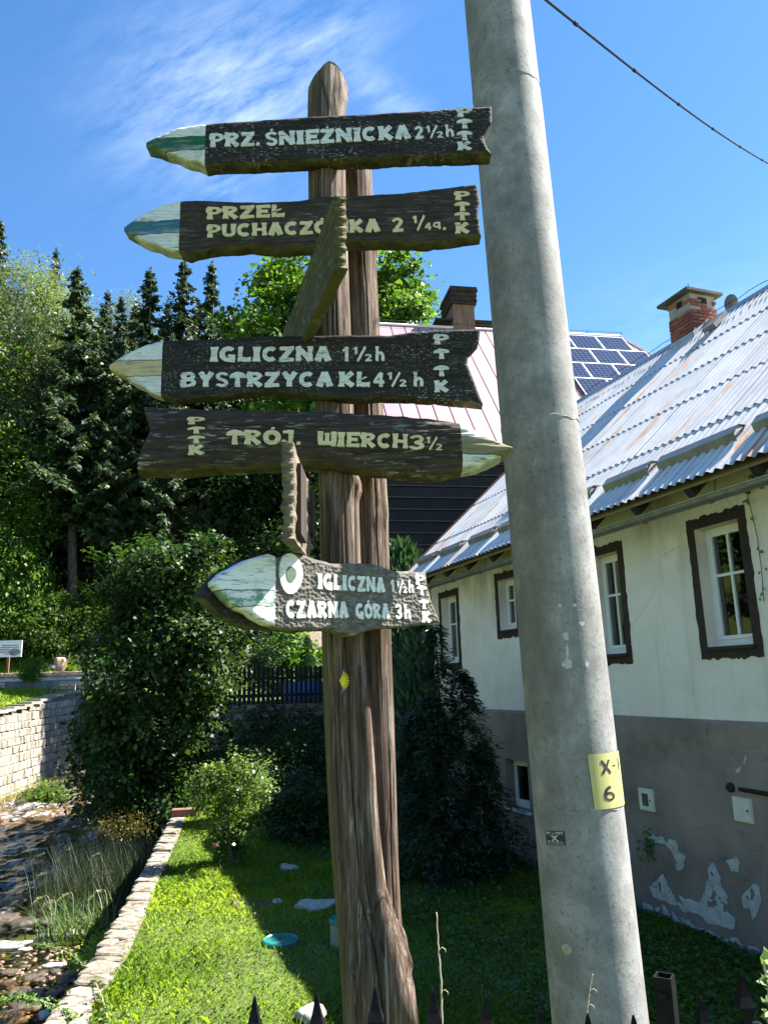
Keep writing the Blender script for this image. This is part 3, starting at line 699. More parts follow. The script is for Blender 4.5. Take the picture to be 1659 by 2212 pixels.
# -- 5: the sunlit board turned towards the right, and the board behind it
YC = R(38)
b5 = Board((770, 1290), 2.30, YC)
vor = np.stack(np.meshgrid(np.arange(-60, 60), np.arange(-24, 24), indexing='ij'), -1).reshape(-1, 2) * np.array([.0125, .0098])
vor = vor + rng.uniform(-.0042, .0042, vor.shape)
def dimple(X, Z):
    P = np.stack([X.ravel(), Z.ravel() * 1.25], 1); d = np.full(len(P), 9.0); vv = vor * [1, 1.25]
    for k in range(0, len(P), 2000): d[k:k + 2000] = np.sqrt(((P[k:k + 2000, None] - vv[None]) ** 2).sum(-1).min(1))
    tipm = (X > b5.uv(596, 1280)[0] - .004)
    return ((np.clip(d / .0085, 0, 1) ** 1.6 * .0042 - .002).reshape(X.shape)) * tipm + .002 * fbm(np.stack([X * 12, 0 * X, Z * 12], -1), 1, 2)
m5 = boardmat('dimpled carved board, green tip', b5.uv(596, 1280)[0], -1, b5.uv(590, 1298)[1], b5.uv(590, 1264)[1], .05, (.13, .27, .21), (.68, .70, .70), [(.05, .044, .038), (.13, .116, .10), (.25, .235, .21)], (.42, .40, .37), .5, fx=30, chip=1)
T5 = [(467, 1254), (484, 1238), (524, 1214), (581, 1194), (600, 1203), (612, 1202), (634, 1192), (672, 1204), (713, 1217), (778, 1216), (809, 1220), (854, 1233), (930, 1237)]
B5 = [(467, 1262), (493, 1297), (550, 1331), (605, 1357), (664, 1362), (721, 1360), (763, 1374), (775, 1368), (816, 1360), (892, 1354), (953, 1346)]
o = b5.body(T5, B5, None, [(922, 1236), (924, 1261), (934, 1299), (953, 1346)], .05, dimple, mat=m5, nu=230, nv=72)
o['label'] = 'lowest board, sunlit and dimpled, with white ring and green and white tip'
b5.line('IGLICZNA', (685, 1272), (831, 1280), 33, M_white2, .1); b5.line('1½h', (843, 1280), (893, 1281), 27, M_white2, .2); b5.line('CZARNA', (617, 1334), (752, 1335), 36, M_white2, .1); b5.line('GÓRA', (768, 1336), (841, 1336), 32, M_white2, .1); b5.line('3h', (854, 1337), (887, 1337), 31, M_white2, .2)
b5.stack('PTTK', 897, 916, [(1242, 1263), (1266, 1285), (1296, 1315), (1322, 1344)], M_white2, dxs=[0, 3, 8, 13])
cu, cz = b5.uv(627, 1239); rw = (b5.uv(652, 1239)[0] - b5.uv(602, 1239)[0]) / 2; rh = (b5.uv(627, 1195)[1] - b5.uv(627, 1283)[1]) / 2
def disc(name, u, z, ru, rz, y, mat, bd, n=28, inner=0):
    mb = MB(); a = np.linspace(0, 2 * np.pi, n, endpoint=False); w = 1 + .03 * np.sin(3 * a + 1)
    mb.add([(u + ru * math.cos(t) * k, -y, z + rz * math.sin(t) * k) for t, k in zip(a, w)] + [(u + ru * math.cos(t) * k, .004, z + rz * math.sin(t) * k) for t, k in zip(a, w)], [tuple(range(n))] + [(i, i + n, (i + 1) % n + n, (i + 1) % n) for i in range(n)])
    return mb.build(name, mat, bd.o, bd.M)
disc('ring_mark', cu, cz, rw, rh, .0055, M_white2, b5)
M_greenp = paint('faded green paint', (.12, .15, .11), .5)
disc('ring_centre', cu, cz - .002, rw * .42, rh * .38, .0075, M_greenp, b5)
b6 = Board((640, 1290), 2.237, YC)
m6 = boardmat('dark rear board', -9, -1, 0, 0, 0, (.1, .1, .1), (.1, .1, .1), DARK, (.2, .2, .18), .3)
o = b6.body([(436, 1279), (470, 1240), (520, 1210), (570, 1195), (700, 1213), (905, 1244)], [(436, 1287), (480, 1330), (540, 1358), (640, 1364), (760, 1362), (905, 1350)], None, None, .05, rough(20, 120, .002), mat=m6, nu=100, nv=30)
o['label'] = 'dark board with its tip behind the lowest sunlit board'
# -- boards seen nearly end-on: fixed to the side of the front log
def endon(name, near_top, near_bot, Yn, brg, length, thick, mat, label, side, taper=.0, scallop=7):
    """board whose tail end faces the camera; brg = bearing of the far end"""
    p = aty(*near_bot, Yn); q = onplane(*near_top, p, np.array([0, 1., 0])); h = q[2] - p[2]
    ex = np.array([math.sin(brg), math.cos(brg), 0]); ey = np.array([math.cos(brg), -math.sin(brg), 0])     # ey points right
    nu, nv = 70, 40; U, V = np.meshgrid(np.linspace(0, 1, nu), np.linspace(0, 1, nv), indexing='ij')
    sc = .012 * np.abs(np.sin(V * math.pi * scallop)) ** .7
    S = sc * (1 - U) + length * U; tip = np.clip((U - .82) / .18, 0, 1)
    z = p[2] + h * (.5 + (V - .5) * (1 - (.9 if side == 'R' else .1) * tip) * (1 + .03 * np.sin(U * 5 + 1)))
    vs = []
    for sd in (0, 1):
        face = .004 * fbm(np.stack([U * length * 8, V * h * 60, 0 * U + sd * 5], -1), 1, 3)
        base = p[None, None] + ex * S[..., None] + ey * ((sd * thick + (face if sd else -face))[..., None] - (thick if side == 'R' else 0))
        base[..., 2] = z; vs.append(base.reshape(-1, 3))
    n = nu * nv; f = grid_faces(nu, nv); ring = [(i, 0) for i in range(nu)] + [(nu - 1, j) for j in range(1, nv)] + [(i, nv - 1) for i in range(nu - 2, -1, -1)] + [(0, j) for j in range(nv - 2, 0, -1)]
    rid = np.array([i * nv + j for i, j in ring]); r2 = np.roll(rid, -1)
    M = Matrix(((ex[0], -ey[0], 0, p[0]), (ex[1], -ey[1], 0, p[1]), (0, 0, 1, p[2]), (0, 0, 0, 1)))
    V3 = np.concatenate(vs); Vl = np.stack([(V3 - p) @ ex, -(V3 - p) @ ey, V3[:, 2] - p[2]], 1)
    me = fastmesh(name, Vl, np.concatenate([f, f[:, ::-1] + n, np.stack([rid, r2, r2 + n, rid + n], 1)]), mat)
    o = meshobj(name, me, post, M); o['label'] = label; return o, p, ex, ey, h
mA = boardmat('mossy board side', 9, 1, 0, 0, 0, (.1, .1, .1), (.1, .1, .1), [(.032, .028, .012), (.08, .072, .03), (.14, .125, .06)], (.28, .26, .13), .9, fx=14, fs=(22, 30, 60))
endon('sign_board', (743, 428), (750, 577), 1.93, R(-17), 1.05, .035, mA, 'mossy board seen nearly end-on, its notched end in front of the second board', 'R')
mB = boardmat('sunlit board side', 9, 1, 0, 0, 0, (.1, .1, .1), (.1, .1, .1), [(.07, .05, .035), (.15, .12, .085), (.27, .23, .18)], (.3, .28, .2), .5, fx=12)
oB, pB, exB, eyB, hB = endon('sign_board', (598, 957), (608, 1163), 1.93, R(.0), .46, .03, mB, 'board seen nearly end-on below the half log, its right face in the sun', 'L', scallop=9)
M_dkwood = simple('dark stained wood', (.02, .015, .012), (.06, .04, .03), 20, .8, .5, .004, stretch=(1, 1, .3))
for (s0, s1, z0, z1) in ((.07, .22, .10, .86), (.40, .50, .35, .9)):      # raised dark battens across its face
    mb = MB(); c = pB + exB * ((s0 + s1) / 2) + eyB * .036; c[2] = pB[2] + hB * (z0 + z1) / 2
    mb.box(c, exB * (s1 - s0) / 2, eyB * .007, (0, 0, hB * (z1 - z0) / 2)); mb.build('batten', M_dkwood, oB)

# -- the two logs
def logmat(name, a, b, c, moss=True):
    m = NB(name); v = m.coord('Position', (70, 70, 3.2)); g = m.noise(v, 1.0, 7, .72, .6); v2 = m.coord('Position', (120, 120, 2.2)); ck = m.noise(v2, 1.0, 4, .65, .8)
    big = m.noise(m.coord('Position', (16, 16, 2.2)), 1.0, 5, .65)
    col = m.ramp(g, [(.34, a), (.5, b), (.66, c)]); col = m.mix(m.rng(big, .45, .65), col, m.ramp(g, [(.3, (.028, .017, .012)), (.55, (.07, .045, .033)), (.75, (.14, .105, .08))]))
    col = m.mix(m.rng(ck, .60, .68, 0, .9), col, (.012, .009, .007))
    wv = m.n('ShaderNodeTexVoronoi', feature='DISTANCE_TO_EDGE'); m.l(m.coord('Position', (22, 22, .55)), wv.inputs['Vector']); wv.inputs['Scale'].default_value = 1.0
    crk = m.rng(wv.outputs[0], .0, .018, 1, 0); col = m.mix(m.math('MULTIPLY', crk, .85), col, (.01, .008, .006))
    geo = m.n('ShaderNodeNewGeometry'); sn = m.n('ShaderNodeSeparateXYZ'); m.l(geo.outputs['Normal'], sn.inputs[0])
    lf = m.rng(m.math('MULTIPLY', sn.outputs[0], -1), .5, .9); col = m.mix(m.math('MULTIPLY', lf, .6), col, (.12, .10, .03))
    bp = m.bump(g, .8, .008); bp = m.bump(ck, .8, .006, bp); bp = m.bump(wv.outputs[0], .6, .02, bp)
    return m.done(col, .85, bp, spec=.2)
M_log = logmat('weathered log', (.032, .019, .012), (.125, .083, .06), (.33, .27, .225))
def logmesh(rows, Y, top=None, n=120, sub=22, knots=(), seed=0, cracks=()):
    ys = [r[0] for r in rows]; C = []; Rr = []
    for y, xl, xr in rows:
        a = aty(xl, y, Y); b = aty(xr, y, Y); C.append((a + b) / 2); Rr.append((b[0] - a[0]) / 2)
    C = np.array(C); Rr = np.array(Rr); o = np.argsort(C[:, 2]); C = C[o]; Rr = Rr[o]
    zz = np.linspace(-.95, C[-1, 2], len(rows) * sub)
    cx = np.interp(zz, C[:, 2], C[:, 0]); rr = np.interp(zz, C[:, 2], Rr)
    cx = np.where(zz < C[0, 2], C[0, 0] + (C[0, 2] - zz) * .02, cx)
    k = np.ones(9) / 9
    pad = lambda q: np.convolve(np.pad(q, 4, 'edge'), k, 'valid')
    cx = pad(cx); rr = pad(rr)
    A = np.linspace(0, 2 * np.pi, n, endpoint=False)
    Z, AA = np.meshgrid(zz, A, indexing='ij'); r = rr[:, None] * (1 + .035 * fbm(np.stack([np.cos(AA) * 3, np.sin(AA) * 3, Z * 2 + seed], -1), 1, 3) + .016 * vnoise(np.stack([np.cos(AA) * 14, np.sin(AA) * 14, Z * 3 + seed], -1), 1))
    for (kz, ka, kr, kh) in knots:
        d2 = ((Z - kz) / kr) ** 2 + (np.angle(np.exp(1j * (AA - ka))) * rr[:, None] / kr) ** 2; r = r + kh * (np.exp(-d2 * 1.2) - .75 * np.exp(-d2 * 7))
    for (ca, z0, z1, dep, wd) in cracks:
        ang = ca + .10 * vnoise(np.stack([zz * 1.7, 0 * zz + ca * 9, 0 * zz], -1), 1)[:, None] + .03 * vnoise(np.stack([zz * 9, 0 * zz + ca * 5, 0 * zz], -1), 1)[:, None]
        ev = sstep(z0, z0 + .12, Z) * (1 - sstep(z1 - .12, z1, Z)) * (.7 + .3 * vnoise(np.stack([Z * 5, 0 * Z + ca, 0 * Z], -1), 1)); r = r - .65 * dep * ev * np.exp(-(np.angle(np.exp(1j * (AA - ang))) / wd) ** 2)
    X = cx[:, None] + r * np.cos(AA); Yy = Y + r * np.sin(AA)
    if top is not None:
        e = np.clip((zz - top[0]) / (zz[-1] - top[0]), 0, 1)[:, None]; X = X + e * top[1] * 0
        dx_ = X - top[3]; wob = .01 * fbm(np.stack([X * 30, Yy * 30, 0 * X], -1), 1, 3)
        kx = np.where(dx_ < 0, 1.05, 1.5); Z = np.minimum(Z, top[2] + .022 - np.sqrt((dx_ * kx) ** 2 + .022 ** 2) + wob - .004)
    V = np.stack([X, Yy, Z], -1).reshape(-1, 3); m = len(zz)
    V = np.concatenate([V, [[cx[-1], Y, V[-n:, 2].mean() + .004]]]); f = grid_faces(m, n, True)
    tri = np.array([[(m - 1) * n + i, (m - 1) * n + (i + 1) % n, m * n, m * n] for i in range(n)])
    return V, f, tri
def logobj(name, rows, Y, top=None, **k):
    V, f, tri = logmesh(rows, Y, top, **k); mb = MB(); mb.v = [tuple(p) for p in V]; mb.f = [tuple(q) for q in f[:, ::-1]] + [tuple(q[:3]) for q in tri]; mb.mi = [0] * len(mb.f)
    return mb.build(name, M_log, post, smooth=True)
zt = aty(720, 158, 2.5)[2]
logobj('post', [(140, 668, 748), (250, 665, 745), (360, 666, 745), (500, 668, 748), (700, 678, 756), (900, 684, 764), (1100, 690, 776), (1230, 692, 780), (1400, 695, 788), (1500, 698, 796), (1700, 708, 808), (1800, 714, 819), (1900, 722, 827), (1960, 726, 838), (2000, 730, 855), (2040, 733, 874), (2090, 736, 883), (2150, 740, 888), (2212, 742, 894)], 2.5, cracks=((-1.45, -.9, 1.85, .028, .035), (-1.0, -.6, 1.1, .018, .03), (-2.1, .3, 2.6, .016, .03), (-1.25, 1.9, 3.3, .02, .03), (-.7, 1.2, 2.9, .014, .028), (-1.9, -.9, .4, .016, .03)),
       top=(0, 0, zt, aty(722, 158, 2.5)[0], 1.0), knots=((aty(0, 1075, 2.5)[2], -.15, .035, .022), (aty(0, 2055, 2.42)[2], -.42, .045, .03), (aty(0, 2120, 2.42)[2], -.5, .04, .032), (aty(0, 2175, 2.42)[2], -.4, .025, .02), (aty(0, 2150, 2.42)[2], -2.3, .04, .012), (aty(0, 225, 2.5)[2], -.2, .05, .012)))['label'] = 'front log with slanting cut top, knots and a swollen foot'
logobj('post', [(290, 722, 800), (365, 724, 801), (560, 735, 813), (700, 742, 820), (900, 750, 828), (1100, 758, 838), (1400, 768, 845), (1700, 780, 855), (1900, 786, 860), (1990, 790, 866), (2212, 800, 885)], 2.60, seed=4, cracks=((-.9, -.6, 1.7, .02, .035), (-1.2, 1.5, 3.2, .018, .03), (-.6, .2, 2.4, .014, .03)), knots=((aty(0, 560, 2.6)[2], -.1, .03, .012), (aty(0, 1130, 2.6)[2], -1.0, .06, .008)))['label'] = 'rear log, a little to the right of the front one'
# slim stave left on the right of the front log
pts = [aty(x, y, 2.452) for x, y in ((781, 1440), (786, 1520), (793, 1650), (801, 1800), (812, 1920), (836, 2030), (858, 2140), (866, 2230))]
mb = MB(); mb.tube(pts, [.010, .020, .024, .028, .032, .045, .052, .055], 14); o = mb.build('stave', M_log, post, smooth=True)
# scallop-shell waymark and blue paint rests on the front log
M_yel = simple('yellow mark paint', (.55, .42, .02), (.7, .56, .03), 30, .6, .1); M_blu = simple('blue mark paint', (.02, .07, .25), (.08, .16, .38), 30, .6, .1)
def onlog(x, y, off=.003, Y=2.5, xl=697, xr=792):
    a = aty(xl, y, Y); b = aty(xr, y, Y); r = (b[0] - a[0]) / 2; c = (a + b) / 2
    p = aty(x, y, Y - r * .9); dx = np.clip((p[0] - c[0]) / r, -.98, .98); p = aty(x, y, Y - r * math.sqrt(1 - dx * dx)); return p + np.array([0, -off, 0])
def ribbon(name, pts, mat, parent):
    mb = MB(); n = len(pts); q = np.array(pts); mb.add(list(q) + list(q + np.array([0, .01, 0])), [tuple(range(n))[::-1]] + [(i, (i + 1) % n, (i + 1) % n + n, i + n) for i in range(n)])
    return mb.build(name, mat, parent)
sh = []
for k in range(9):
    a = R(-62 + 124 * k / 8); w = R(5.2)
    for da, rr in ((-w, 13), (-w * .9, 20), (w * .9, 20), (w, 13)):
        sh.append(onlog(735 + rr * .95 * math.cos(a + da), 1471 + rr * 1.1 * math.sin(a + da), .006))
ribbon('shell_mark', [onlog(733, 1471, .006)] + sh, M_yel, post)
for (x0, x1, y0, y1) in ((737, 744, 1446, 1456), (736, 743, 1488, 1498)): ribbon('paint_mark', [onlog(x, y, .004) for x, y in ((x0, y0), (x1, y0 + 2), (x1 - 1, y1), (x0 + 1, y1 - 1))], M_blu, post)

# ------------------------------------------------------------------ concrete pole
PY = 3.1
pa = (aty(1003, 0, PY), aty(1143, 0, PY)); pb = (aty(1192, 2212, PY), aty(1400, 2212, PY))
ct = (pa[0] + pa[1]) / 2; cb = (pb[0] + pb[1]) / 2
def pole_at(z):
    t = (z - cb[2]) / (ct[2] - cb[2]); c = cb + (ct - cb) * t; r = (pb[1][0] - pb[0][0]) / 2 * .985 * (1 - t) + (pa[1][0] - pa[0][0]) / 2 * .985 * t
    return c, r
m = NB('spun concrete'); v = m.coord('Position'); f = m.noise(v, 7, 6, .65); g = m.noise(v, 60, 5, .7); st = m.noise(m.coord('Position', (9, 9, .7)), 1.0, 4, .6)
col = m.ramp(f, [(.3, (.15, .143, .135)), (.5, (.235, .23, .222)), (.68, (.33, .325, .315))]); col = m.mix(m.rng(g, .56, .68, 0, .7), col, (.08, .077, .075)); col = m.mix(m.rng(st, .5, .7, 0, .5), col, (.13, .115, .095)); col = m.mix(m.rng(m.noise(m.coord('Position', (3, 3, 1.6)), 1.0, 6, .7), .5, .68, 0, .6), col, (.12, .112, .115)); col = m.mix(m.rng(m.noise(m.coord('Position', (26, 26, 9)), 1.0, 4, .75), .6, .72, 0, .5), col, (.09, .085, .08))
M_conc = m.done(col, .85, m.bump(g, .35, .004), spec=.25)
m = NB('cement seam'); M_seam = m.done(m.ramp(m.noise(m.coord('Position'), 40), [(.35, (.14, .135, .12)), (.65, (.42, .41, .38))]), .9)
pole = empty('utility_pole', tuple(pole_at(-.9)[0]), 'tall round grey concrete utility pole beside the signpost, leaning slightly left', 'pole')
zz = np.linspace(-1.0, 8.2, 120); A = np.linspace(0, 2 * np.pi, 64, endpoint=False)
V = []
for z in zz:
    c, r = pole_at(z); rr = r * (1 + .004 * vnoise(np.stack([np.cos(A) * 2, np.sin(A) * 2, np.full_like(A, z * 1.5)], -1), 1)); V.append(np.stack([c[0] + rr * np.cos(A), c[1] + rr * np.sin(A), np.full_like(A, z)], -1))
V = np.concatenate(V); f = grid_faces(len(zz), 64, True)[:, ::-1]
meshobj('shaft', fastmesh('shaft', V, f, M_conc, smooth=True), pole)
def onpole(x, y, off=0.0):
    d = ray(x, y); t = 2.2
    for _ in range(60):
        p = CAM + d * t; c, r = pole_at(p[2]); q = math.hypot(p[0] - c[0], p[1] - c[1]) - r
        if abs(q) < 1e-5: break
        t += q * .8 / np.linalg.norm(d)
    p = CAM + d * t; c, r = pole_at(p[2]); return math.atan2(p[1] - c[1], p[0] - c[0]), p[2]
def pol(a, z, off):
    c, r = pole_at(z); return (c[0] + (r + off) * math.cos(a), c[1] + (r + off) * math.sin(a), z)
for yy in (150, 897, 1752):                                   # ring seams of the mould
    a0, z0 = onpole(1100 + yy * .07, yy); mb = MB(); n = 90; vs = []
    for k in range(n):
        a = 2 * math.pi * k / n; j = .004 * math.sin(a * 7 + yy) + .003 * math.sin(a * 17); vs += [pol(a, z0 + j - .0018, .0004), pol(a, z0 + j, .0022), pol(a, z0 + j + .0018, .0004)]
    mb.add(vs, [(3 * k + i, 3 * ((k + 1) % n) + i, 3 * ((k + 1) % n) + i + 1, 3 * k + i + 1) for k in range(n) for i in (0, 1)]); mb.build('seam', M_seam, pole)
def decal(name, corners, off, mat, nx=12, ny=6, parent=pole, span=None):
    """patch on the pole from four photo corners (tl, tr, br, bl)"""
    q = np.array([onpole(*c) for c in corners]) if span is None else np.array([onpole(*corners[0]), onpole(*corners[0]), onpole(*corners[1]), onpole(*corners[1])]) + np.array([[0, 0], [span, 0], [span, 0], [0, 0]]); P = []
    for j in range(ny + 1):
        for i in range(nx + 1):
            u, v = i / nx, j / ny; a = (q[0] * (1 - u) + q[1] * u) * (1 - v) + (q[3] * (1 - u) + q[2] * u) * v; P.append(pol(a[0], a[1], off))
    mb = MB(); W = nx + 1; mb.add(P, [(j * W + i, (j + 1) * W + i, (j + 1) * W + i + 1, j * W + i + 1) for j in range(ny) for i in range(nx)])
    o = mb.build(name, mat, parent); o['_q'] = 0; del o['_q']
    def at(u, v): a = (q[0] * (1 - u) + q[1] * u) * (1 - v) + (q[3] * (1 - u) + q[2] * u) * v; return a
    return o, at
def print_on(name, ch, at, u0, u1, v0, v1, off, mat, parent):
    V, P, E = glyph(ch); mb = MB(); mb.add([pol(*at(u0 + x * (u1 - u0), v1 + y * (v0 - v1)), off) for x, y in V], [tuple(p) for p in P]); return mb.build(name, mat, parent)
m = NB('yellow plate paint'); f = m.noise(m.coord('Position', (30, 30, 8)), 1.0, 5, .7); scr = m.noise(m.coord('Position', (160, 160, 6), rot=(.2, .1, 0)), 1.0, 3, .6); M_plate = m.done(m.mix(m.math('MAXIMUM', m.rng(f, .58, .7, 0, .6), m.rng(scr, .66, .7, 0, .6)), (.45, .41, .16), (.18, .17, .08)), .6)
M_black = simple('black marker paint', (.012, .012, .014), (.05, .05, .05), 60, .7, 0)
pl, at = decal('number_plate', [(1268, 1630), (1284, 1750)], .0035, M_plate, 20, 8, span=R(76))
print_on('letter', 'X', at, .20, .42, .13, .37, .0045, M_black, pl); print_on('letter', '-', at, .47, .57, .18, .3, .0045, M_black, pl); print_on('letter', 'l', at, .66, .74, .12, .34, .0045, M_black, pl); print_on('letter', '6', at, .20, .43, .60, .86, .0045, M_black, pl)
M_navy = simple('dark sticker print', (.02, .018, .03), (.045, .04, .06), 80, .5, 0); M_prnt = simple('pale sticker print', (.35, .34, .36), (.5, .5, .52), 80, .6, 0)
sk, at = decal('sticker', [(1178, 1795), (1220, 1796), (1223, 1827), (1182, 1826)], .0015, M_navy, 8, 4)
def printline(s, u0, u1, v0, v1):
    tot = sum(.4 if c == ' ' else G[c][0] + .12 for c in s); u = u0
    for c in s:
        w = (.4 if c == ' ' else G[c][0] + .12) * (u1 - u0) / tot
        if c != ' ': print_on('letter', c, at, u, u + w * .88, v0, v1, .0022, M_prnt, sk)
        u += w
printline('TIRY', .05, .33, .06, .24); printline('NA', .37, .5, .13, .22); printline('TORY', .54, .94, .06, .24)
print_on('skull_mark', 'Q', at, .44, .58, .33, .58, .0024, M_prnt, sk); print_on('bones_mark', 'X', at, .3, .7, .30, .72, .0022, M_prnt, sk)
printline('NIE', .1, .26, .68, .8); printline('lllllllll', .3, .9, .73, .8); printline('llllllllllllll', .06, .95, .86, .93)
# glue rests and an old fixing plug
M_glue = simple('pale glue rest', (.34, .33, .32), (.5, .49, .47), 60, .7, .2)
gl = [((1238, 1302), (1235, 1312), (1243, 1314), (1247, 1303)), ((1205, 1305), (1212, 1303), (1214, 1311), (1207, 1313)), ((1212, 1366), (1226, 1364), (1230, 1384), (1219, 1386)), ((1222, 1386), (1226, 1386), (1229, 1430), (1224, 1432)), ((1212, 1432), (1236, 1424), (1240, 1438), (1214, 1446)), ((1247, 1344), (1262, 1340), (1263, 1348), (1252, 1352)), ((1263, 1428), (1271, 1426), (1273, 1442), (1266, 1445))]
for tr_ in gl:
    cx = np.mean([p[0] for p in tr_]); cy = np.mean([p[1] for p in tr_]); n = 14; mb = MB(); vs = []
    w = (max(p[0] for p in tr_) - min(p[0] for p in tr_)) / 2; h = (max(p[1] for p in tr_) - min(p[1] for p in tr_)) / 2
    for k in range(n):
        a = 2 * math.pi * k / n; j = random.uniform(.55, 1.1); vs.append(pol(*onpole(cx + w * j * math.cos(a), cy + h * j * math.sin(a)), .0016))
    mb.add(vs, [tuple(range(n))[::-1]]); mb.build('glue_rest', M_glue, pole)
a0, z0 = onpole(1225, 2051); mb = MB(); mb.tube([pol(a0, z0, -.01), pol(a0, z0, .006), pol(a0, z0, .009)], [.018, .018, .012], 14); mb.build('plug', simple('plug cement', (.3, .27, .2), (.45, .42, .33), 50, .8, .3), pole, smooth=False)

# ------------------------------------------------------------------ the white house
BH = R(-20.4)
hd = np.array([math.sin(BH), math.cos(BH), 0]); hn = np.array([-math.cos(BH), math.sin(BH), 0]); HP = np.array([3.299, 7.7, 0]); ez = np.array([0, 0, 1.])
def HW(s, off, z): return HP + hd * s + hn * off + ez * z
def hbox(mb, s0, s1, o0, o1, z0, z1, mi=0): return mb.box(HW((s0 + s1) / 2, (o0 + o1) / 2, (z0 + z1) / 2), hd * (s1 - s0) / 2, hn * (o1 - o0) / 2, ez * (z1 - z0) / 2, mi)
house = empty('white_house', tuple(HW(1.5, -3.7, -.9)), 'old white plastered house with grey base and corrugated metal roof, right side', 'house')
S0, S1 = -4.5, 7.05; ZP, ZT = 1.13, 3.55; OR_, ZR = -3.75, 7.45; OE, ZE = .55, 3.40
m = NB('cream plaster'); v = m.coord('Position'); f = m.noise(v, 1.6, 6, .6); g = m.noise(v, 35, 5, .65); st = m.noise(m.coord('Position', (1.5, 1.5, .5)), 1.0, 5, .65)
sp = m.n('ShaderNodeSeparateXYZ'); m.l(m.n('ShaderNodeNewGeometry').outputs['Position'], sp.inputs[0])
col = m.ramp(f, [(.35, (.69, .62, .54)), (.6, (.78, .71, .64))]); ochre_top = m.math('MULTIPLY', m.rng(st, .5, .66), m.rng(sp.outputs[2], 2.3, 3.3), clamp=True)  # patchy ochre-brown tone, stronger towards the wall top
col = m.mix(m.math('MULTIPLY', ochre_top, .7), col, (.34, .26, .14)); col = m.mix(m.rng(g, .66, .74, 0, .45), col, (.3, .28, .23)); col = m.mix(m.rng(m.noise(m.coord('Position', (6, 6, .6)), 1.0, 5, .65), .55, .75, 0, .35), col, (.36, .33, .26)); vw = m.n('ShaderNodeTexVoronoi', feature='DISTANCE_TO_EDGE'); m.l(m.coord('Position', (1.1, 1.1, .7)), vw.inputs['Vector']); vw.inputs['Scale'].default_value = 1.0; col = m.mix(m.math('MULTIPLY', m.rng(vw.outputs[0], 0, .006, 1, 0), m.rng(f, .5, .6, 0, .5)), col, (.2, .18, .14))
M_plaster = m.done(col, .92, m.bump(m.noise(v, 12, 6, .6), .35, .02))
m = NB('grey render'); v = m.coord('Position'); f = m.noise(v, 1.3, 6, .65); g = m.noise(v, 70, 4, .7); sp = m.n('ShaderNodeSeparateXYZ'); m.l(m.n('ShaderNodeNewGeometry').outputs['Position'], sp.inputs[0])
col = m.ramp(f, [(.3, (.155, .122, .1)), (.5, (.245, .196, .163)), (.7, (.32, .25, .212))]); col = m.mix(m.rng(sp.outputs[2], -.9, .2, .45, 0), col, (.17, .12, .11))
col = m.mix(m.rng(m.noise(v, 18, 5, .7), .70, .73), col, (.38, .37, .35)); col = m.mix(m.rng(m.noise(m.coord('Position', (2, 2, 5)), 2.0, 6, .7), .58, .7, 0, .5), col, (.06, .052, .045))
M_render = m.done(col, .95, m.bump(g, .5, .006))
M_brownp = simple('dark brown surround paint', (.022, .014, .010), (.045, .03, .023), 12, .7, .3, .006, 'Position')
M_pvc = simple('white window frame', (.66, .66, .65), (.74, .74, .73), 8, .4, 0)
M_dark = simple('dark room', (.012, .011, .010), (.03, .027, .025), 3, .9, 0)
M_zinc = simple('zinc gutter', (.16, .17, .17), (.27, .28, .28), 5, .45, .1, .003, 'Position', metal=.6)
m = NB('window glass'); m.done((.02, .022, .022), .04, spec=.9)
m.b.inputs['IOR'].default_value = 1.5; gl_ = m.n('ShaderNodeBsdfGlossy'); gl_.inputs['Roughness'].default_value = .01; tr_ = m.n('ShaderNodeBsdfTransparent'); tr_.inputs[0].default_value = (.8, .85, .83, 1); fr_ = m.n('ShaderNodeFresnel'); fr_.inputs[0].default_value = 1.7
mx_ = m.n('ShaderNodeMixShader'); m.l(fr_.outputs[0], mx_.inputs[0]); m.l(tr_.outputs[0], mx_.inputs[1]); m.l(gl_.outputs[0], mx_.inputs[2]); m.l(mx_.outputs[0], m.out.inputs[0]); M_glass = m.m
# (s0, s1, z0, z1) openings
WIN = [(-.42, .17, 1.86, 3.07), (1.47, 1.99, 1.86, 3.07), (3.95, 4.46, 2.33, 3.10), (5.98, 6.62, 1.90, 3.06)]
CEL = [(3.86, 4.50, -.22, .45), (1.74, 2.3, -.34, .46)]
def wall_mesh(s0, s1, z0, z1, holes, off, depth, mb):
    ss = sorted({s0, s1, *[h[0] for h in holes], *[h[1] for h in holes]}); zs = sorted({z0, z1, *[h[2] for h in holes], *[h[3] for h in holes]})
    for a, b in zip(ss, ss[1:]):
        for c, d in zip(zs, zs[1:]):
            if any(h[0] <= a and b <= h[1] and h[2] <= c and d <= h[3] for h in holes): continue
            mb.add([HW(a, off, c), HW(b, off, c), HW(b, off, d), HW(a, off, d)], [(0, 1, 2, 3)])
    for (a, b, c, d) in holes:
        mb.add([HW(a, off, c), HW(b, off, c), HW(b, off, d), HW(a, off, d)] + [HW(a, off - depth, c), HW(b, off - depth, c), HW(b, off - depth, d), HW(a, off - depth, d)], [(0, 1, 5, 4), (1, 2, 6, 5), (2, 3, 7, 6), (3, 0, 4, 7)])
mb = MB(); wall_mesh(S0, S1, ZP, ZT, WIN, 0, .17, mb)
mb.add([HW(S1, 0, ZP), HW(S1, -7.5, ZP), HW(S1, -7.5, ZT), HW(S1, OR_, ZR - .3), HW(S1, 0, ZT)], [(0, 1, 2, 3, 4)])
mb.build('wall', M_plaster, house)
mb = MB(); wall_mesh(S0, S1 + .03, -1.3, ZP - .02, CEL, .035, .2, mb)
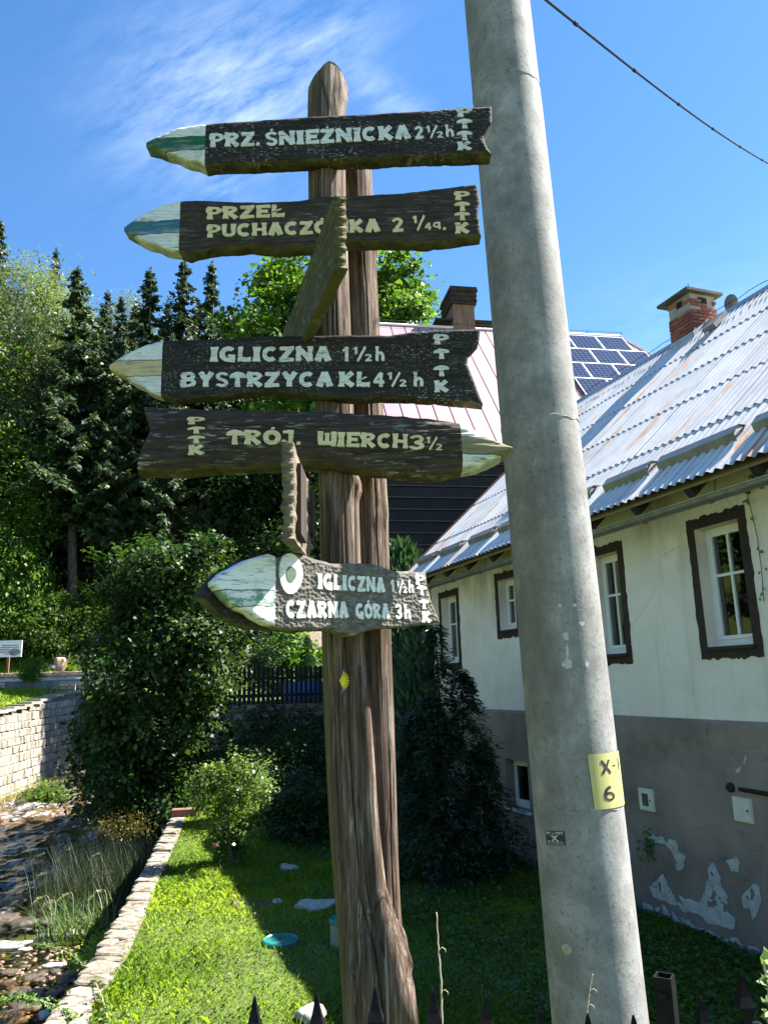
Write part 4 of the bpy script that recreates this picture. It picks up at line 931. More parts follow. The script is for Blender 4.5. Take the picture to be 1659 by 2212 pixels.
mb.add([HW(S0, .035, ZP - .02), HW(S1 + .03, .035, ZP - .02), HW(S1 + .03, 0, ZP + .02), HW(S0, 0, ZP + .02)], [(0, 1, 2, 3)])
mb.add([HW(S1 + .03, .035, -1.3), HW(S1 + .03, -7.5, -1.3), HW(S1 + .03, -7.5, ZP), HW(S1 + .03, .035, ZP - .02)], [(0, 1, 2, 3)])
mb.build('plinth', M_render, house)
# hidden sides so the house is a closed volume (shadow)
mb = MB(); mb.add([HW(S0, 0, -1.3), HW(S0, -7.5, -1.3), HW(S0, -7.5, ZT), HW(S0, OR_, ZR - .3), HW(S0, 0, ZT)], [(0, 1, 2, 3, 4)]); mb.add([HW(S0, -7.5, -1.3), HW(S1, -7.5, -1.3), HW(S1, -7.5, ZT), HW(S0, -7.5, ZT)], [(0, 1, 2, 3)]); mb.build('rear_wall', M_plaster, house)
mb = MB(); hbox(mb, S0 + .1, S1 - .1, -1.6, -1.3, -.8, 3.3); mb.build('inner_wall', M_dark, house)
def wavy_surround(s0, s1, z0, z1, w, seed):
    """dark band with an uneven brushed outer edge round an opening"""
    g = np.random.default_rng(seed); O = []; I = []; n = 26
    cs = [(s0, z0), (s1, z0), (s1, z1), (s0, z1)]; oc = [(s0 - w, z0 - w * 1.15), (s1 + w, z0 - w * 1.15), (s1 + w, z1 + w * 1.1), (s0 - w, z1 + w * 1.1)]
    for k in range(4):
        a, b = np.array(cs[k]), np.array(cs[(k + 1) % 4]); c, d = np.array(oc[k]), np.array(oc[(k + 1) % 4]); nrm = np.array([(0, -1), (1, 0), (0, 1), (-1, 0)][k])
        for i in range(n):
            t = i / n; e = math.sin(math.pi * t) ** .3; j = (.006 * math.sin(t * 31 + seed) + .005 * math.sin(t * 13 + 2 * seed) + g.normal(0, .006)) * e * (1.5 if k in (0, 2) else .8)
            I.append(a + (b - a) * t); O.append(c + (d - c) * t + nrm * j)
    N = len(I); mb = MB(); P = [HW(p[0], .007, p[1]) for p in O] + [HW(p[0], .006, p[1]) for p in I] + [HW(p[0], -.01, p[1]) for p in O]
    mb.add(P, [(i, (i + 1) % N, (i + 1) % N + N, i + N) for i in range(N)] + [(i + 2 * N, (i + 1) % N + 2 * N, (i + 1) % N, i) for i in range(N)])
    return mb
def window(s0, s1, z0, z1, label, seed, cross=True, surround=.1, sill=True, base=0.0):
    o0 = base - .15; fwid = .055; mb = MB()
    for (a, b, c, d) in ((s0, s1, z1 - fwid, z1), (s0, s1, z0, z0 + fwid * 1.3), (s0, s0 + fwid, z0 + fwid * 1.3, z1 - fwid), (s1 - fwid, s1, z0 + fwid * 1.3, z1 - fwid)): hbox(mb, a, b, o0 - .05, o0 + .012, c, d)
    i0, i1, j0, j1 = s0 + fwid, s1 - fwid, z0 + fwid * 1.3, z1 - fwid; k = .035
    for (a, b, c, d) in ((i0, i1, j1 - k, j1), (i0, i1, j0, j0 + k), (i0, i0 + k, j0 + k, j1 - k), (i1 - k, i1, j0 + k, j1 - k)): hbox(mb, a, b, o0 - .05, o0 + .028, c, d)
    w = mb.build('window', M_pvc, house); w['label'] = label
    a, b, c, d = i0 + k, i1 - k, j0 + k, j1 - k
    sm = (a + b) / 2; zm = d - (d - c) * .40; bars = .014
    if cross:
        mb = MB(); hbox(mb, sm - bars, sm + bars, o0 - .02, o0 + .02, c, d); mb.build('glazing_bar', M_pvc, w)
        mb = MB(); hbox(mb, a, sm - bars, o0 - .018, o0 + .02, zm - bars, zm + bars); hbox(mb, sm + bars, b, o0 - .018, o0 + .02, zm - bars, zm + bars); mb.build('glazing_bar', M_pvc, w)
        rects = [(a, sm - bars, c, zm - bars), (sm + bars, b, c, zm - bars), (a, sm - bars, zm + bars, d), (sm + bars, b, zm + bars, d)]
    else: rects = [(a, b, c, d)]
    for (p, q, r_, t) in rects:
        mb = MB(); mb.add([HW(p, o0, r_), HW(q, o0, r_), HW(q, o0 + .001, t), HW(p, o0 + .001, t)], [(3, 2, 1, 0)]); mb.build('pane', M_glass, w)
    if surround: wavy_surround(s0, s1, z0, z1, surround, seed).build('surround', M_brownp, w)
    if sill:
        mb = MB(); hbox(mb, s0 - .03, s1 + .03, base - .14, base + .05, z0 - .035, z0 - .004); mb.build('sill', M_brownp if surround else M_pvc, w)
for i, (q, lb) in enumerate(zip(WIN, ('nearest tall window with white cross bars and dark brown surround', 'tall window half hidden behind the concrete pole', 'small upper window left of the pole', 'farthest tall window beside the lowest sign board'))): window(*q, lb, 11 + i, cross=True, surround=.105)
window(*CEL[0], 'small cellar window in the grey base left of the pole', 5, cross=False, surround=0, base=.035)
s0, s1, z0, z1 = CEL[1]; mb = MB(); hbox(mb, s0, s1, -.08, -.04, z0, z1); d_ = mb.build('shutter', simple('dark green shutter', (.015, .03, .025), (.03, .055, .045), 8, .7, .2), house)
mb = MB(); hbox(mb, s0 - .02, s1 + .02, .0, .05, z1, z1 + .035); mb.build('lintel', simple('ochre lintel', (.38, .28, .1), (.5, .38, .16), 8, .8, .2), d_)
mb = MB(); hbox(mb, s0 - .05, s1 + .02, -.05, .09, z0 - .06, z0 - .003); mb.build('sill', M_pvc, d_)
def cabinet(s0, s1, z0, z1, label, glassed):
    mb = MB(); hbox(mb, s0, s1, .03, .06, z0, z1); hbox(mb, s0 + .014, s1 - .014, .06, .072, z0 + .014, z1 - .014); o = mb.build('meter_box', simple('ivory metal', (.55, .53, .45), (.64, .62, .55), 10, .5, .1), house); o['label'] = label
    if glassed:
        mb = MB(); hbox(mb, s0 + .06, s1 - .07, .0722, .074, z0 + .05, z1 - .05); mb.build('meter_window', simple('brown meter glass', (.06, .035, .02), (.16, .12, .09), 12, .2, 0), o)
    mb = MB(); hbox(mb, s0 + .025, s0 + .037, .0722, .079, (z0 + z1) / 2 - .01, (z0 + z1) / 2 + .01); mb.build('lock', M_dark, o)
cabinet(1.19, 1.42, .15, .38, 'white meter box with a small window in the grey base', True); cabinet(-.19, .03, .235, .455, 'plain ivory metal cabinet in the grey base', False)
c = HW(.045, .055, .53); mb = MB(); mb.tube([HW(.045, .02, .53), HW(.045, .06, .53), HW(.045, .075, .53)], [.045, .045, .035], 20); mb.build('vent', M_dark, house)
mb = MB(); mb.tube([HW(-.09, .07, .53), HW(-1.2, .07, .515)], .02, 10); mb.build('pipe', M_dark, house)
# peeled plaster: pale patches traced on the grey base
def patch(D, seed, name='peeled_patch', off=.0385, mat=None):
    q = [onplane(x, y, HW(0, off, 0), hn) - HP for x, y in D]; P = np.array([(p @ hd, p[2]) for p in q]); lo = P.min(0) - .06; hi = P.max(0) + .06
    nx, ny = 110, 110; X, Y = np.meshgrid(np.linspace(lo[0], hi[0], nx), np.linspace(lo[1], hi[1], ny), indexing='ij')
    pp = np.stack([X, Y, 0 * X + seed], -1); Xw = X + .035 * fbm(pp, 9, 5); Yw = Y + .035 * fbm(pp + 31, 9, 5)
    ins = np.zeros(X.shape, bool); n = len(P)
    for i in range(n):
        (x1, y1), (x2, y2) = P[i], P[(i + 1) % n]; c = ((y1 > Yw) != (y2 > Yw)) & (Xw < (x2 - x1) * (Yw - y1) / (y2 - y1 + 1e-12) + x1); ins ^= c
    ins &= ~(fbm(pp + 11, 16, 4) > .62)
    A = blur(ins.astype(float), 1); A[0] = A[-1] = 0; A[:, 0] = A[:, -1] = 0
    V, Pg, E = contour(A, nx, ny); mb = MB(); mb.add([HW(lo[0] + x * (hi[0] - lo[0]), off + .002, lo[1] + y * (hi[1] - lo[1])) for x, y in V], Pg)
    return mb.build(name, mat or M_patch, house)
M_patch = simple('bare lime plaster', (.30, .30, .29), (.52, .52, .50), 9, .95, .8, .015, 'Position')
patch([(1391, 1790), (1412, 1800), (1424, 1808), (1440, 1806), (1460, 1815), (1476, 1848), (1478, 1878), (1462, 1878), (1455, 1850), (1436, 1828), (1410, 1822)], 1)
patch([(1398, 1910), (1420, 1900), (1432, 1890), (1440, 1905), (1455, 1930), (1480, 1945), (1515, 1950), (1527, 1930), (1530, 1880), (1540, 1860), (1550, 1865), (1552, 1905), (1570, 1925), (1578, 1950), (1572, 1975), (1585, 1990), (1590, 2005), (1560, 2000), (1520, 1985), (1490, 1972), (1450, 1958), (1415, 1940)], 2)
patch([(1600, 1935), (1615, 1925), (1625, 1915), (1640, 1918), (1642, 1945), (1634, 1975), (1626, 1990), (1622, 1960), (1608, 1965)], 3)
patch([(1572, 1858), (1590, 1852), (1602, 1866), (1598, 1884), (1585, 1880)], 4)
patch([(1392, 1950), (1430, 1962), (1480, 1985), (1530, 2008), (1580, 2028), (1640, 2050), (1640, 2058), (1560, 2030), (1480, 2000), (1392, 1966)], 5)
patch([(1586, 1660), (1602, 1640), (1612, 1628), (1615, 1634), (1604, 1656), (1590, 1668)], 6)
# eaves, rafters, gutter
ridge = HW(0, OR_, ZR) - HP; rs = np.array([0., 0]); slope_len = math.hypot(OE - OR_, ZR - ZE); sv = (hn * (OE - OR_) + ez * (ZE - ZR)) / slope_len; rnorm = np.cross(hd, sv); rnorm = rnorm if rnorm[2] > 0 else -rnorm
def RF(s, t, h=0.0): return HW(s, OR_, ZR) + sv * t + rnorm * h        # t = distance down the slope from the ridge
SR0, SR1 = -4.7, 7.32
m = NB('galvanised corrugated steel'); geo = m.n('ShaderNodeNewGeometry'); P_ = geo.outputs['Position']
def dotn(vec):
    d = m.n('ShaderNodeVectorMath', operation='DOT_PRODUCT'); m.l(P_, d.inputs[0]); d.inputs[1].default_value = tuple(vec); return d.outputs['Value']
cs_ = m.n('ShaderNodeCombineXYZ'); m.l(dotn(hd), cs_.inputs[0]); m.l(dotn(sv), cs_.inputs[1])
def mp(sc, lc=(0, 0, 0)):
    q = m.n('ShaderNodeMapping'); m.l(cs_.outputs[0], q.inputs[0]); q.inputs['Scale'].default_value = sc; q.inputs['Location'].default_value = lc; return q.outputs[0]
stn = m.noise(mp((5.5, .22, 1)), 1.0, 4, .6); brk = m.noise(mp((2.5, 1.1, 1), (7, 3, 0)), 1.0, 4, .6); zn = m.noise(mp((3, 3, 1)), 1.0, 5, .6)
rust = m.math('MULTIPLY', m.rng(stn, .56, .62), m.rng(brk, .42, .55), clamp=True)
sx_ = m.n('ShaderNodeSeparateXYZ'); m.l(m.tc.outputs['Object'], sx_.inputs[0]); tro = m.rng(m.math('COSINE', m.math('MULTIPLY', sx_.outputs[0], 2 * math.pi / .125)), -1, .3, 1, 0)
base = m.ramp(zn, [(.3, (.47, .475, .48)), (.7, (.62, .62, .62))]); oi = m.n('ShaderNodeObjectInfo'); hs = m.n('ShaderNodeHueSaturation'); m.l(base, hs.inputs['Color']); m.l(m.rng(oi.outputs['Random'], 0, 1, .9, 1.08), hs.inputs['Value'])
ribshade_ = m.mix(m.math('MULTIPLY', tro, m.rng(m.noise(mp((4, .8, 1), (3, 1, 0)), 1.0, 4, .6), .25, .6, .25, .6)), hs.outputs[0], (.2, .2, .205))  # rib shade painted into the trough colour to strengthen the stripes
rc = m.ramp(m.noise(mp((20, 6, 1)), 1.0, 4, .6), [(.35, (.30, .10, .03)), (.6, (.48, .22, .07)), (.8, (.5, .36, .2))])
col = m.mix(m.math('MULTIPLY', rust, .85), ribshade_, rc)
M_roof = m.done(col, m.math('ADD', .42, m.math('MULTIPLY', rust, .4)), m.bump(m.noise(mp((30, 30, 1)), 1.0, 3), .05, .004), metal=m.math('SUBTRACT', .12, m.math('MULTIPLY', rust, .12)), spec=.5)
M_soffit = simple('ochre eaves boards', (.20, .16, .085), (.3, .25, .14), 8, .9, .3, .01, 'Position'); M_rafter = simple('dark rafters', (.02, .017, .014), (.05, .042, .035), 10, .9, .3)
roof = MB()
for (t0, t1) in ((0, slope_len - .03),): roof.add([RF(SR0, t0, -.05), RF(SR1 - .01, t0, -.05), RF(SR1 - .01, t1, -.05), RF(SR0, t1, -.05), RF(SR0, t0, -.075), RF(SR1 - .01, t0, -.075), RF(SR1 - .01, t1, -.075), RF(SR0, t1, -.075)], [(0, 1, 2, 3), (4, 7, 6, 5), (0, 4, 5, 1), (1, 5, 6, 2), (2, 6, 7, 3), (3, 7, 4, 0)])
sv2 = (-hn * (OE - OR_) + ez * (ZE - ZR)) / slope_len
b0 = [HW(SR0, OR_, ZR), HW(SR1, OR_, ZR)]; roof.add([b0[0], b0[1], b0[1] + sv2 * slope_len, b0[0] + sv2 * slope_len], [(0, 1, 2, 3)])
rf = roof.build('roof', M_soffit, house); rf['label'] = 'grey corrugated metal roof with rust streaks'
# corrugated sheets, lapped row over row
PW, NWV = .125, 6; SHW = PW * NWV; ROWS = 5; SHL = slope_len / ROWS
cor = MB(); k = 8; nx = NWV * k + 5; vs = []
for (t, h) in ((-.06, .004), (SHL * .5, .006), (SHL, .0155)):
    for i in range(nx): x = i * PW / k; vs.append((x, t, .017 * math.cos(2 * math.pi * x / PW) + h + .012))
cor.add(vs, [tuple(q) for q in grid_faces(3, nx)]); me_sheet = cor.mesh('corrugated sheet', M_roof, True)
ncol = int((SR1 - SR0) / SHW + .999)
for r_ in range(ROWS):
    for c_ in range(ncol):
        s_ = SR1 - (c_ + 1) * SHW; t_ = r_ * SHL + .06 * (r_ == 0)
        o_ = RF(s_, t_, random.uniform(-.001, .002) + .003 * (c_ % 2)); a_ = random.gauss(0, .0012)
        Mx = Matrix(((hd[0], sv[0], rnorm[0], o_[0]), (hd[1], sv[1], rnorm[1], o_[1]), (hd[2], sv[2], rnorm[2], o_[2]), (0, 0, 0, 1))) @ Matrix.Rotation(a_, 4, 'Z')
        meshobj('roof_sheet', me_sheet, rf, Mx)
M_ridge = simple('ridge flashing', (.3, .32, .34), (.45, .47, .5), 4, .5, .2, .005, 'Position', metal=.4)
mb = MB(); mb.add([RF(SR0, .16, .035), RF(SR1, .16, .035), RF(SR1, 0, .06), RF(SR0, 0, .06), HW(SR0, OR_ - .12, ZR - .06), HW(SR1, OR_ - .12, ZR - .06)], [(0, 1, 2, 3), (3, 2, 5, 4)]); mb.build('ridge_cap', M_ridge, rf)
mb = MB(); mb.tube([RF(s, -.04, .12 + .012 * math.sin(s * 9)) for s in np.linspace(SR0, 7.2, 60)], .006, 5); mb.build('lightning_wire', M_rafter, rf)
M_verge = simple('dark red verge board', (.075, .022, .02), (.12, .04, .035), 6, .6, .2)
mb = MB(); c = (RF(SR1 + .02, 0, -.02) + RF(SR1 + .02, slope_len, -.02)) / 2; mb.box(c, hd * .022, sv * slope_len / 2, rnorm * .085); mb.build('verge_board', M_verge, rf)
for s in np.arange(SR0 + .3, SR1, .82):
    mb = MB(); c = RF(s, slope_len - .55, -.13); mb.box(c, hd * .045, sv * .52, rnorm * .05); mb.build('rafter', M_rafter, rf)
mb = MB(); hbox(mb, SR0, SR1, .0, OE - .1, 3.56, 3.575); 
def gut(s, n=9): return [HW(s, .44 + .062 * math.cos(a), 3.235 + .062 * math.sin(a)) for a in np.linspace(math.pi, 2 * math.pi, n)]
gm = MB(); ss = np.linspace(SR0, SR1 - .2, 2); A_ = sum([gut(s) for s in ss], []); gm.add(A_, [tuple(q) for q in grid_faces(2, 9)])
gm.tube([HW(SR0, .505, 3.237), HW(SR1 - .2, .505, 3.237)], .009, 6); gm.tube([HW(SR0, .376, 3.237), HW(SR1 - .2, .376, 3.237)], .005, 6); gu = gm.build('gutter', M_zinc, house, smooth=True)
for s in np.arange(SR0 + .35, SR1 - .3, .95):
    mb = MB(); mb.tube([HW(s, .44 + .068 * math.cos(a), 3.235 + .068 * math.sin(a)) for a in np.linspace(math.pi, 2 * math.pi, 12)], .007, 5); mb.tube([HW(s, .375, 3.24), HW(s, .34, 3.42)], .008, 5); mb.build('bracket', M_zinc, gu)
# snow guards on the lower roof
for (s0, s1, tt) in ((7.0, 6.25, .42), (6.0, 5.2, .42), (4.9, 4.1, .45), (3.9, 2.95, .45), (2.2, 1.55, .45), (1.3, .5, .47), (.35, -.75, .48), (-.95, -2.0, .5), (-2.2, -3.4, .5)):
    t = slope_len - tt; mb = MB(); a, b = s1, s0
    mb.add([RF(a, t, .02), RF(b, t, .02), RF(b, t - .03, .105), RF(a, t - .03, .105), RF(a, t - .15, .115), RF(b, t - .15, .115), RF(a + .03, t - .26, .03), RF(b - .03, t - .26, .03)], [(0, 1, 2, 3), (3, 2, 5, 4), (4, 5, 7, 6)]); mb.build('snow_guard', M_zinc, rf)
# brick chimney on the ridge, with vents and slab
def brickmat(): return simple('red brick', (.17, .055, .04), (.34, .13, .09), 9, .9, .5, .006, rand=True, var=.28)
M_brick = brickmat(); M_mortar = simple('grey mortar', (.26, .23, .2), (.4, .37, .33), 14, .95, .6, .008, 'Position'); M_slab = simple('mossy slab', (.06, .055, .045), (.13, .12, .1), 8, .9, .4, .01, 'Position')
CS0, CS1, CO0, CO1, CZ0, CZ1 = 3.42, 3.97, -4.07, -3.5, 6.9, 8.07
mb = MB(); hbox(mb, CS0 + .012, CS1 - .012, CO0 + .012, CO1 - .012, CZ0, CZ1); ch = mb.build('chimney', M_mortar, house); ch['label'] = 'red brick chimney with slab cap on the grey roof'
bl, bh = .245, .068
_bm = {}
def brickmesh(lx, key):
    if key not in _bm:
        mb = MB(); g = np.random.default_rng(len(_bm)); x, y, z = lx / 2, .013, bh / 2 - .006; e = .006
        P = [(-x + e, -y, -z), (x - e, -y, -z), (x, -y, -z + e), (x, -y, z - e), (x - e, -y, z), (-x + e, -y, z), (-x, -y, z - e), (-x, -y, -z + e)]
        P = [(a + g.normal(0, .003), b, c + g.normal(0, .0025)) for a, b, c in P]; Q = [(a * 1.01, .01, c * 1.01) for a, b, c in P]
        mb.add(P + Q, [tuple(range(8))] + [(i, i + 8, (i + 1) % 8 + 8, (i + 1) % 8) for i in range(8)]); _bm[key] = mb.mesh('brick', M_brick)
    return _bm[key]
def bricks(parent, org, ex, en, width, z0, z1, skip, odd=0):
    r_ = 0; z = z0 + bh / 2
    while z + bh / 2 <= z1 + .001:
        x = -(bl / 2 if (r_ + odd) % 2 else 0)
        while x < width - .01:
            a = max(x, 0); b = min(x + bl, width)
            if b - a > .05 and not skip((a + b) / 2, z):
                p = org + ex * ((a + b) / 2) + ez * z + en * random.uniform(-.004, .003); L = b - a - .012; k = (round(L, 2), random.randrange(3)); Mx = Matrix(((ex[0], -en[0], 0, p[0]), (ex[1], -en[1], 0, p[1]), (0, 0, 1, p[2]), (0, 0, 0, 1)))
                meshobj('brick', brickmesh(L, k), parent, Mx)
            x += bl
        r_ += 1; z += bh
sk_ = lambda x, z: (z > CZ1 - .2 and .15 < x < .42) or (z > CZ1 - .33 and random.random() < .5)
bricks(ch, HW(CS1, CO1, 0), -hd, hn, CS1 - CS0, 7.15, CZ1 - .02, sk_); bricks(ch, HW(CS0, CO1, 0), -hn, -hd, CO1 - CO0, 7.15, CZ1 - .02, sk_, 1)
mb = MB(); hbox(mb, CS0 + .2, CS1 - .22, CO1 - .03, CO1 + .004, CZ1 - .17, CZ1 - .06); hbox(mb, CS0 - .004, CS0 + .03, CO0 + .2, CO1 - .2, CZ1 - .17, CZ1 - .06); mb.build('flue_opening', M_dark, ch)
mb = MB(); hbox(mb, CS0 - .09, CS1 + .13, CO0 - .1, CO1 + .12, CZ1, CZ1 + .05); hbox(mb, CS0 - .04, CS1 + .07, CO0 - .05, CO1 + .06, CZ1 + .05, CZ1 + .08); mb.build('slab', M_slab, ch)
mb = MB(); hbox(mb, CS0 - .02, CS1 + .02, CO1 + .012, CO1 + .03, 7.08, 7.33); mb.add([HW(CS0 - .03, CO1 + .03, 7.33), HW(CS0 - .03, CO1 - .3, 7.56), HW(CS0 - .03, CO1 - .3, 7.2), HW(CS0 - .03, CO1 + .03, 7.05)], [(0, 1, 2, 3)]); mb.build('flashing', M_ridge, ch)
mb = MB(); mb.tube([HW(3.7, -3.8, 8.1), HW(3.72, -3.8, 8.45)], .006, 5); mb.build('lightning_rod', M_rafter, ch)
# roof hatch and the dish behind the ridge
mb = MB(); c = RF(2.75, .52, .09); mb.box(c, hd * .13, sv * .2, rnorm * .04); mb.build('roof_hatch', M_zinc, rf)
dp = onplane(1577, 655, HW(0, -4.0, 0), hn); ddir = unit(np.array([.93, .30, .2])); n = 22; mb = MB(); u_ = unit(np.cross(ddir, ez)); w_ = np.cross(u_, ddir); vs = []
for r_ in (.0, .07, .12, .155): vs += [dp + (u_ * math.cos(2 * math.pi * k / n) + w_ * math.sin(2 * math.pi * k / n)) * r_ + ddir * (r_ ** 2 * .9) for k in range(n)]
mb.add(vs, [tuple(q) for q in grid_faces(4, n, True)]); mb.tube([dp, dp - ez * .45], .012, 6); dish = mb.build('satellite_dish', M_zinc, None, smooth=True); tag(dish, 'round grey satellite dish behind the ridge, right of the brick chimney', 'dish')

# ------------------------------------------------------------------ the pink-roofed building behind
BB = R(80); qd = np.array([math.sin(BB), math.cos(BB), 0]); qf = np.array([math.cos(BB), -math.sin(BB), 0])       # along the eaves / facing the camera
QE = aty(1082, 955, 19.0); RUN = 4.6
QR = onplane(1052, 713, QE - qf * RUN, qf); RISE = QR[2] - QE[2]; QL = math.hypot(RUN, RISE)
qs = (qf * RUN - ez * RISE) / QL; qn = np.cross(qs, qd); qn = qn if qn[2] > 0 else -qn
def QF(u, t, h=0.0): return QE - qf * RUN + ez * RISE + qd * u + qs * t + qn * h          # u along, t down the slope
def q_u(x, y, t):   # along-coordinate of a photo point at slope distance t
    p = onplane(x, y, QF(0, t), qf); return float((p - QF(0, t)) @ qd)
U0 = q_u(770, 955, QL); U1 = q_u(1340, 735, 0.0)                              # left verge, right end of the ridge
HIP = 3.0                                                                     # the hip reaches this much further at the eaves
villa = empty('pink_roof_building', tuple((QE + qd * 2 - qf * 3) * [1, 1, 0] + ez * 1.0), 'tall building with pale pink seamed roof and solar panels behind the white house', 'building')
M_pink = simple('pale pink sheet', (.28, .165, .19), (.34, .21, .235), 1.5, .55, .1, .004, 'Position', spec=.4, var=.06); M_seamd = simple('seam shadow gap', (.05, .03, .03), (.10, .06, .06), 6, .8, 0)
mb = MB(); mb.add([QF(U0, 0, -.06), QF(U1, 0, -.06), QF(U1 + HIP, QL, -.06), QF(U0, QL, -.06)], [(0, 1, 2, 3)])
mb.add([QF(U0, 0, -.06), QF(U1, 0, -.06), QF(U1, 0, -.06) - qf * 4 - ez * 4.4, QF(U0, 0, -.06) - qf * 4 - ez * 4.4], [(3, 2, 1, 0)])
mb.add([QF(U1, 0, -.06), QF(U1 + HIP, QL, -.06), QF(U1, 0, -.06) - qf * 4 - ez * 4.4 + qd * 3], [(0, 1, 2)]); vr = mb.build('roof', M_seamd, villa); vr['label'] = 'pale pink standing seam roof'
PWD = .46; u = U0
while u < U1 + HIP - .05:
    t0 = 0.0 if u + PWD <= U1 else (u + PWD - U1) / HIP * QL
    if t0 < QL - .1:
        a, b = u + .018, u + PWD - .018; t0b = 0.0 if u <= U1 else (u - U1) / HIP * QL
        mb = MB(); h = .0; mb.add([QF(a, max(t0b, 0), h), QF(b, t0, h), QF(b, QL + .05, h), QF(a, QL + .05, h), QF(a, max(t0b, 0), -.05), QF(b, t0, -.05), QF(b, QL + .05, -.05), QF(a, QL + .05, -.05)], [(0, 3, 2, 1), (0, 4, 7, 3), (1, 2, 6, 5), (3, 7, 6, 2)]); mb.build('roof_panel', M_pink, vr)
    u += PWD
M_trim = simple('pale trim', (.62, .60, .58), (.74, .72, .7), 3, .5, 0)
mb = MB(); mb.tube([QF(U0, 0, .03), QF(U1, 0, .03)], .05, 6); mb.tube([QF(U1, 0, .03), QF(U1 + HIP, QL, .03)], .045, 6); mb.build('ridge_cap', M_trim, vr)
mb = MB()
for k in range(9): mb.tube([QF(U0 + (U1 - U0) * k / 8, 0, .05), QF(U0 + (U1 - U0) * k / 8, 0, .18)], .012, 4)
mb.tube([QF(U0, 0, .17), QF(U1, 0, .17)], .008, 4); mb.build('lightning_wire', M_rafter, vr)
# wall of dark horizontal boards below the eaves
M_bd = simple('black-brown boards', (.010, .008, .007), (.022, .018, .016), 5, .75, .3, .006, 'Position', var=.25); M_lath = simple('light edge of boards', (.07, .06, .055), (.11, .10, .09), 8, .8, 0)
wq = QE - qf * .45; mb = MB(); mb.box(wq - qf * 4 + qd * ((U0 + U1 + HIP) / 2 + 0.2) + ez * ((1 - QE[2]) / 2 - .05), qd * ((U1 + HIP - U0) / 2 - .3), qf * 3.9, ez * ((QE[2] - 1) / 2)); mb.build('wall', M_bd, villa)
z = QE[2] - .2
while z > 2.2:
    mb = MB(); c = wq + qd * ((U0 + 4.2) / 2 + .3); c = c.copy(); c[2] = z - .15; hw = (4.2 - U0) / 2
    mb.add([c - qd * hw + qf * .012 + ez * .15, c + qd * hw + qf * .012 + ez * .15, c + qd * hw + qf * .045 - ez * .135, c - qd * hw + qf * .045 - ez * .135, c + qd * hw + qf * -.02 - ez * .14, c - qd * hw + qf * -.02 - ez * .14], [(0, 3, 2, 1), (3, 5, 4, 2)])
    pk = mb.build('plank', M_bd, villa)
    mb = MB(); mb.box(c + qf * .036 - ez * .128, qd * hw, qf * .011, ez * .011); mb.build('lath', M_lath, pk)
    z -= .31
# solar panels, four rows
m = NB('solar cells'); uvv = m.coord('Object', (1, 1, 1)); bt = m.n('ShaderNodeTexBrick'); m.l(uvv, bt.inputs['Vector']); bt.offset = 0.0; bt.inputs['Scale'].default_value = 1.0; bt.inputs['Brick Width'].default_value = .155; bt.inputs['Row Height'].default_value = .155; bt.inputs['Mortar Size'].default_value = .007; bt.inputs['Color1'].default_value = (.012, .016, .035, 1); bt.inputs['Color2'].default_value = (.016, .02, .045, 1); bt.inputs['Mortar'].default_value = (.10, .12, .16, 1)
M_cell = m.done(bt.outputs['Color'], .12, spec=.6); M_alu = simple('aluminium frame', (.6, .62, .64), (.7, .72, .74), 5, .4, 0, metal=.3)
t_top = .25; PH = 1.0; PV = 1.05; cw = 1.0
for r_ in range(4):
    t = t_top + r_ * (PV + .012); ulim = U1 + HIP * t / QL - .25; n = 4
    for c_ in range(n):
        u1 = ulim - .02 - c_ * (cw + .012) if r_ else U1 - .1 - c_ * (cw + .012); u1 = U1 - .05 + .40 * r_ - c_ * (cw + .012); u0 = u1 - cw
        cs = unit(qd); Mx = Matrix(((qd[0], -qs[0], qn[0], QF(u0, t + PV, .09)[0]), (qd[1], -qs[1], qn[1], QF(u0, t + PV, .09)[1]), (qd[2], -qs[2], qn[2], QF(u0, t + PV, .09)[2]), (0, 0, 0, 1)))
        fr = MB(); w = .02
        for (a, b, c, d) in ((0, cw, 0, w), (0, cw, PV - w, PV), (0, w, w, PV - w), (cw - w, cw, w, PV - w)): fr.abox(a, b, c, d, -.035, .012)
        f_ = fr.build('solar_panel', M_alu, villa, Mx); mb = MB(); mb.add([(w, w, .004), (cw - w, w, .004), (cw - w, PV - w, .004), (w, PV - w, .004)], [(0, 1, 2, 3)]); mb.build('cells', M_cell, f_, Mx)
# sooty chimney
M_sooty = simple('sooty brick', (.018, .012, .010), (.06, .035, .028), 5, .9, .6, .02, 'Position'); M_chren = simple('stained chimney render', (.12, .075, .05), (.24, .16, .11), 3, .9, .4, .02, 'Position', stretch=(2, 2, .4))
cp = onplane(993, 712, QF(0, 0) - qf * .5, qf); hz = onplane(993, 640, QF(0, 0) - qf * .5, qf)[2] - cp[2]; cwid = .46
mb = MB(); base = cp - ez * .6; mb.box(base + ez * (hz * .6 + .6) / 2, qd * cwid * .8, qf * .6, ez * (hz * .6 + .6) / 2); c2 = mb.build('chimney', M_chren, villa); c2['label'] = 'tall sooty chimney with wider brick head'
for k in range(7):
    z_ = cp[2] + hz * (.5 + .5 * k / 7); mb = MB(); e = .02 * (k % 2) + (.03 if k > 4 else 0); mb.box(np.array([cp[0], cp[1], z_ + hz * .5 / 14]), qd * (cwid * .94 + e), qf * (.68 + e), ez * (hz * .5 / 14 - .006)); mb.build('brick_course', M_sooty, c2)
mb = MB(); mb.box(np.array([cp[0], cp[1], cp[2] + hz * .78]), qd * cwid * .9, qf * .64, ez * hz * .2); mb.build('core', M_sooty, c2)
mb = MB(); mb.box(cp + qd * .1 + ez * .12, qd * 1.05, qf * .5, ez * .03); mb.tube([cp + qd * .85, cp + qd * .85 + ez * .4], .03, 5); mb.build('walkway', M_rafter, c2)

